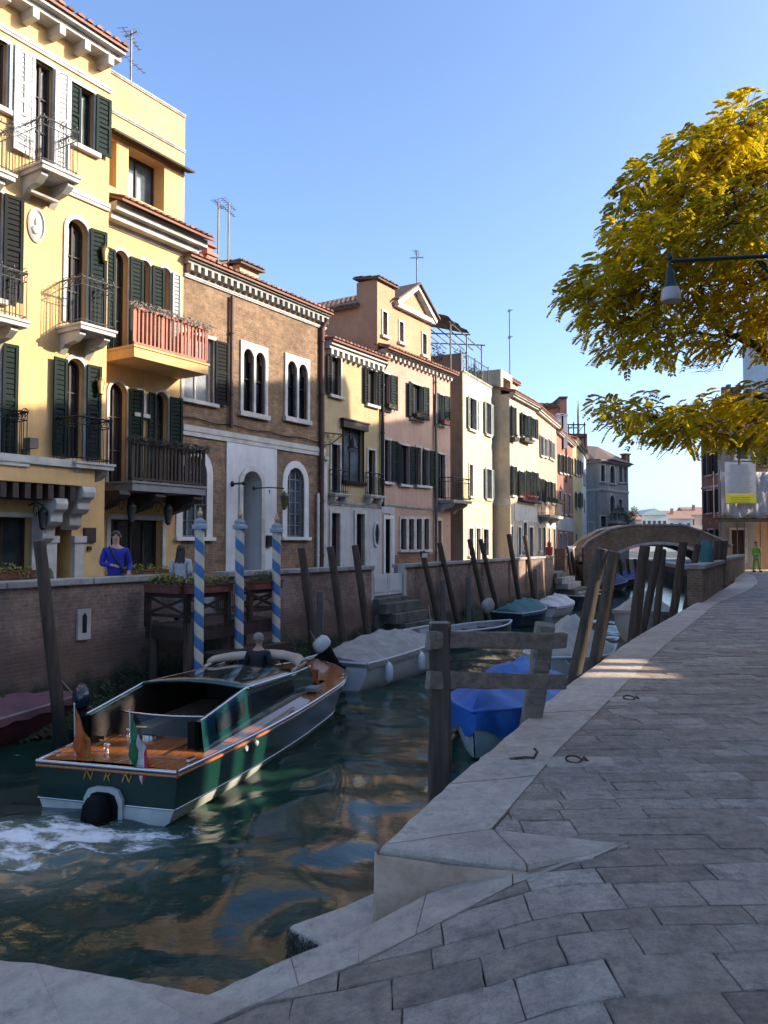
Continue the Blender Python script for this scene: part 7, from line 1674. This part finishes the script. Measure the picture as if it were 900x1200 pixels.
# ------------------------------------------------------------------ street lamp reaching in from the right
z = zpx(300,8.4); LX = gx(787,8.4); PX_ = gx(975,8.4)
lp = thing('street_lamp', 'dark green street lamp with a bell hood hanging from a long arm, before the tree', 'street lamp', (PX_,8.4,0)); w = LX-PX_; ks = .86
MB().lathe([(0,0),(.16,0),(.17,.25),(.12,.35),(.10,.9),(.07,1.0),(.06,z-.2),(.08,z-.15),(.08,z+.1),(.03,z+.3),(0,z+.4)], n=14).build('post', M('dark green cast iron',(.012,.03,.025),.4,metal=.3), lp)
LG_ = bpy.data.materials['dark green cast iron']; mb = MB(); mb.tube([(0,0,z+.06),(w*.5,0,z+.03),(w+.08,0,z-.01),(w+.02,0,z-.02)], .024, 8); mb.tube([(w+.02,0,z+.06),(w+.02,0,z-.12)], .02, 6); mb.ell((w+.02,0,z+.03),.035,.035,.05)
sx = gx(895,8.4)-PX_; mb.tube([(sx+.09*(1-q/20)*cos(q*.55),0,z-.09+.09*(1-q/20)*sin(q*.55)) for q in range(18)], .011, 5); mb.tube([(0,0,z-.6),(sx*.5,0,z-.4),(sx,0,z-.02)], .018, 6); mb.build('arm', LG_, lp)
c = (w+.03,0,0); kx = .54
MB().lathe([(0,z-.06),(.03,z-.07),(.038,z-.12),(.05,z-.14),(.055,z-.24),(.075,z-.285),(.08,z-.31),(.0,z-.31)], c, 20).build('hood', LG_, lp)
gl = NT('frosted lamp glass'); gl.col((.42,.38,.36)); gl.set(rough=.35, sub=.3); MB().lathe([(.085,z-.31),(.098,z-.345),(.108,z-.43),(.100,z-.45),(0,z-.452)], c, 20).build('glass_bowl', gl.m, lp)

# ------------------------------------------------------------------ tree
BARK = M('dark bark',(.045,.034,.026),.9,var=.35,vs=9,bump=.7,bs=22,stretch=(1,1,.4))
TR = thing('acacia_tree', 'yellowing feathery-leaved tree reaching over the quay from the right edge', 'tree', (6.7,11.2,0))
O_ = Vector(TR.location)
def tp(px, py, Y): return at_y(px, py, Y)-O_
LF = NT('yellow autumn leaflet'); g = LF.new('ShaderNodeNewGeometry'); v = LF.coord()
a = LF.ramp(g.outputs['Random Per Island'], [(0,(.20,.20,.015)),(.3,(.55,.43,.015)),(.7,(.82,.62,.018)),(.94,(.82,.62,.03)),(1,(.46,.25,.04))])
b = LF.ramp(LF.noise(v, .8, 3), [(.38,(.20,.20,.02)),(.6,(.80,.60,.02))]); a = LF.mix(.45, a, b)
LF.col(a); LF.set(rough=.55); tr = LF.new('ShaderNodeBsdfTranslucent'); LF.lk(a, tr.inputs[0]); mx = LF.new('ShaderNodeMixShader'); mx.inputs[0].default_value = .58; LF.lk(LF.b.outputs[0], mx.inputs[1]); LF.lk(tr.outputs[0], mx.inputs[2]); LF.lk(mx.outputs[0], LF.o.inputs['Surface']); LF = LF.m
# clumps in the photograph: (px, py, radius px)
CL = [(872,150,38),(905,152,36),(840,175,34),(800,170,14),(800,195,30),(775,215,22),(752,205,16),(735,212,12),(830,215,40),(880,210,45),(920,228,46),(795,240,34),(755,250,22),(728,240,10),
 (850,265,45),(905,280,50),(800,285,38),(755,290,34),(728,280,18),(722,262,12),(735,320,30),(700,318,18),(678,330,14),(665,345,12),(720,350,32),(690,350,20),(765,345,40),(820,335,42),(880,335,48),(930,340,50),
 (700,380,20),(730,385,24),(765,385,30),(805,385,30),(845,380,34),(890,385,36),(715,405,12),(740,412,14),(785,412,13),(830,408,13),(760,402,16),
 (712,480,12),(725,492,13),(740,478,14),(757,465,8),(762,490,20),(785,495,20),(805,482,12),(815,470,9),(828,480,13),(845,472,10),(800,500,20),(825,500,22),(850,500,20),(775,508,12),(870,470,16),(890,465,20),(875,500,22),(905,490,26),(840,462,8),(888,515,16),(702,470,7),(748,505,8),
 (960,222,45),(1000,270,70),(960,300,60),(1050,330,80),(1020,420,60),(1100,240,80),(1060,220,60),(960,430,40),(1150,330,70),(1120,420,60),(1000,500,40)]
rng = np.random.RandomState(21); V_ = []; F_ = []; twigs = []
def spray(base, d, L):
    """compound leaf: midrib with paired drooping leaflets"""
    side = d.cross(Vector((0,0,1))); side = side.normalized() if side.length > .05 else Vector((1,0,0)); nl = rng.randint(6,10); tilt = rng.uniform(-.6,.6)
    for i in range(nl):
        t = (i+.6)/nl; p = base+d*(L*t)+Vector((0,0,-L*.45*t*t))
        for s_ in (1,-1):
            if rng.rand() < .08: continue
            q = (side*s_*.8+d*.55+Vector((0,0,-.35+tilt*s_*.5))).normalized(); ll = rng.uniform(.05,.082)*(1.1-.35*abs(t-.5)); w = ll*.32; nn = q.cross(d).normalized() if q.cross(d).length > .01 else side; ww = q.cross(nn)
            k = len(V_); V_.extend([p, p+q*ll*.45+ww*w, p+q*ll, p+q*ll*.45-ww*w]); F_.append((k,k+1,k+2,k+3))
for ci, (px, py, rp) in enumerate(CL):
    off = px > 915; Y0 = 10.6+1.0*math.sin(ci*1.7) if not off else 11+1.5*sin(ci); c = tp(px, py, Y0); r = rp*Y0/FPX; ry = min(.75, r*1.6+.12)
    n = int((95 if not off else 30)*(r/.35)**2*2.2*(1.0 if rp > 18 else 1.15)*(.6 if 370 < py < 420 else 1)); n = max(n, 7)
    for i in range(n):
        while True:
            p = rng.uniform(-1,1,3)
            if p.dot(p) < 1: break
        p *= 1.0 if rng.rand() < .8 else 1.14
        if math.sin(p[0]*4.3+ci)*math.cos(p[2]*4.7+ci*2)*1.0+math.sin(p[1]*4+ci) < -.6: continue
        q = Vector((c.x+p[0]*r, c.y+p[1]*ry, c.z+p[2]*r)); a = rng.uniform(0,2*pi); out = Vector((p[0]*.9-.35, p[1]*.6, p[2]*.45-.12))+Vector((cos(a),sin(a),rng.uniform(-.3,.3)))*.55
        spray(q, out.normalized(), rng.uniform(.11,.20))
        if i%5 == 0: twigs.append((q, c))
print('leaflets', len(F_))
me = bpy.data.meshes.new('crown'); me.from_pydata([tuple(v) for v in V_], [], F_); me.update(); me.materials.append(LF); o = bpy.data.objects.new('crown', me); COL.objects.link(o); o.parent = TR
mb = MB()
for p, c in twigs: m = p.lerp(c, .5)+Vector((R(-.03,.03),R(-.03,.03),R(-.05,.02))); mb.tube([p, m, c], [.003,.004,.006], 3, False)
mb.build('twigs', BARK, TR, fix=False)
def limb(P, r0, r1, Ys):
    pts = [tp(a, b, Y) if isinstance(a,(int,float)) else a for (a,b), Y in zip(P, Ys)]; q = []
    for i in range(len(pts)-1):
        for k in range(3): q.append(pts[i].lerp(pts[i+1], k/3)+Vector((R(-.012,.012),0,R(-.012,.012))))
    q.append(pts[-1]); n = len(q); mb = MB(); mb.tube(q, [r0+(r1-r0)*(i/(n-1))**.8 for i in range(n)], 8); return mb.build('branch', BARK, TR)
MB().tube([(0,0,-.1),(.05,.02,.5),(0,.05,1.6),(-.12,.05,2.7),(-.1,.0,3.3)], [.26,.21,.18,.17,.16], 14).build('trunk', BARK, TR)
hub = Vector((-.1,0,3.2)); hp = hub+O_; hpx = 450+FPX*hp.x/hp.y; hpy = 638-(hp.z-EYE)*FPX/hp.y; hx = (hpx,hpy)
limb([hx,(955,470),(915,425),(900,415),(880,402),(856,392),(840,378),(828,360)], .12, .012, [11.2,11.1,10.9,10.8,10.7,10.6,10.6,10.5])
limb([(858,393),(835,392),(800,390),(770,396),(735,402)], .028, .006, [10.6,10.5,10.5,10.4,10.4]); limb([(858,393),(845,405),(828,428),(826,432)], .012, .004, [10.6,10.5,10.4,10.4])
limb([(900,415),(893,385),(882,360),(868,352),(858,351)], .05, .012, [10.8,10.8,10.7,10.7,10.7]); limb([(893,385),(900,340),(880,290),(862,240),(850,190)], .04, .008, [10.8,10.9,10.9,10.8,10.8]); limb([(882,330),(850,300),(800,280),(760,270)], .025, .006, [10.9,10.6,10.4,10.3])
limb([hx,(950,500),(915,475),(898,466),(881,460),(866,474),(850,490),(822,498),(790,495),(760,488),(730,484)], .10, .006, [11.2,11,10.7,10.6,10.5,10.4,10.4,10.3,10.2,10.2,10.1]); limb([(915,475),(888,490),(855,511),(835,505)], .035, .006, [10.7,10.6,10.5,10.5]); limb([(850,490),(820,510),(790,520),(770,540)], .012, .003, [10.4,10.3,10.3,10.3])
limb([hx,(1010,380),(1000,250),(985,150)], .13, .02, [11.2,11.3,11.4,11.3]); limb([hx,(1060,420),(1110,330)], .10, .02, [11.2,11.3,11.4]); limb([(1005,300),(950,230),(905,170),(880,140)], .06, .01, [11.3,11.0,10.8,10.7])
for k in range(10):
    a = R(815,855); b = R(415,425); limb([(a,b),(a-R(5,20),b+R(8,15)),(a-R(20,40),b+R(5,18))], .005, .002, [10.4,10.4,10.3])
# ------------------------------------------------------------------ small things on the paving
p = at_z(737,820,0); t = thing('mooring_ring', 'rusty iron mooring ring lying in a pale stone on the quay, farther one', 'mooring ring', (p.x,p.y,0), 0, 'iron mooring rings on the quay'); RUST = M('rusty iron',(.10,.05,.03),.8,var=.5,vs=12,bump=.4)
def ringat(t): MB().tube([((.055*cos(q)),.055*sin(q),.02+.012*sin(q)) for q in [2*pi*i/16 for i in range(17)]], .008, 6).build('ring', RUST, t); MB().tube([(.06,0,.0),(.075,0,.035),(.11,0,.0)], .012, 6).build('staple', RUST, t); MB().box(-.22,.3,-.13,.13,-.02,.008).build('seat_stone', KERB, t, bevel=.01)
ringat(t); p = at_z(672,893,0); t = thing('mooring_ring', 'rusty iron mooring ring in a pale stone on the quay, nearest the camera', 'mooring ring', (p.x,p.y,0), .0, 'iron mooring rings on the quay'); ringat(t)
p = at_z(618,890,.008); t = thing('iron_hook', 'bent rusty iron hook fixed on the kerb stone', 'hook', (p.x,p.y,.006)); MB().tube([(-.10,.0,.01),(-.02,-.01,.02),(.05,.0,.015),(.08,.03,.05),(.06,.05,.07)], .010, 6).build('rod', RUST, t); MB().box(-.13,-.08,-.02,.02,0,.012).build('plate', RUST, t)
# ------------------------------------------------------------------ light, sky, camera
sd = Vector((1.144, SUNY, .4623)) if 'SUNY' in globals() else Vector((1.144,-.06,.462)); el = math.atan2(sd.z, sqrt(sd.x**2+sd.y**2)); az = math.atan2(sd.x, sd.y)
L_ = bpy.data.lights.new('sun','SUN'); L_.energy = 2.9; L_.angle = radians(.53); L_.color = (1,.90,.76); so = bpy.data.objects.new('sun', L_); COL.objects.link(so); so.rotation_euler = (-sd).to_track_quat('-Z','Y').to_euler(); so.location = (30,0,30)
wd = bpy.data.worlds.new('World'); SC.world = wd; wd.use_nodes = True; nt = wd.node_tree; sk = nt.nodes.new('ShaderNodeTexSky'); sk.sky_type = 'NISHITA'; sk.sun_disc = False; sk.sun_elevation = el; sk.sun_rotation = az; sk.air_density = .75; sk.dust_density = 2.6; sk.ozone_density = 4.6; sk.altitude = 0
nt.links.new(sk.outputs[0], nt.nodes['Background'].inputs[0]); nt.nodes['Background'].inputs[1].default_value = .145
cam = bpy.data.cameras.new('camera'); co = bpy.data.objects.new('camera', cam); COL.objects.link(co); co.location = (0,0,EYE); co.rotation_euler = (pi/2+PITCH,0,0); cam.sensor_fit = 'VERTICAL'; cam.sensor_height = 36; cam.lens = 36*FPX/1200; cam.clip_end = 5000; cam.clip_start = .05; SC.camera = co
SC.view_settings.view_transform = 'Standard'; SC.view_settings.look = 'None'; SC.view_settings.gamma = 1; SC.view_settings.exposure = 1.75
SC.view_settings.use_white_balance = True; SC.view_settings.white_balance_temperature = 6950
SC.render.resolution_x = 768; SC.render.resolution_y = 1024
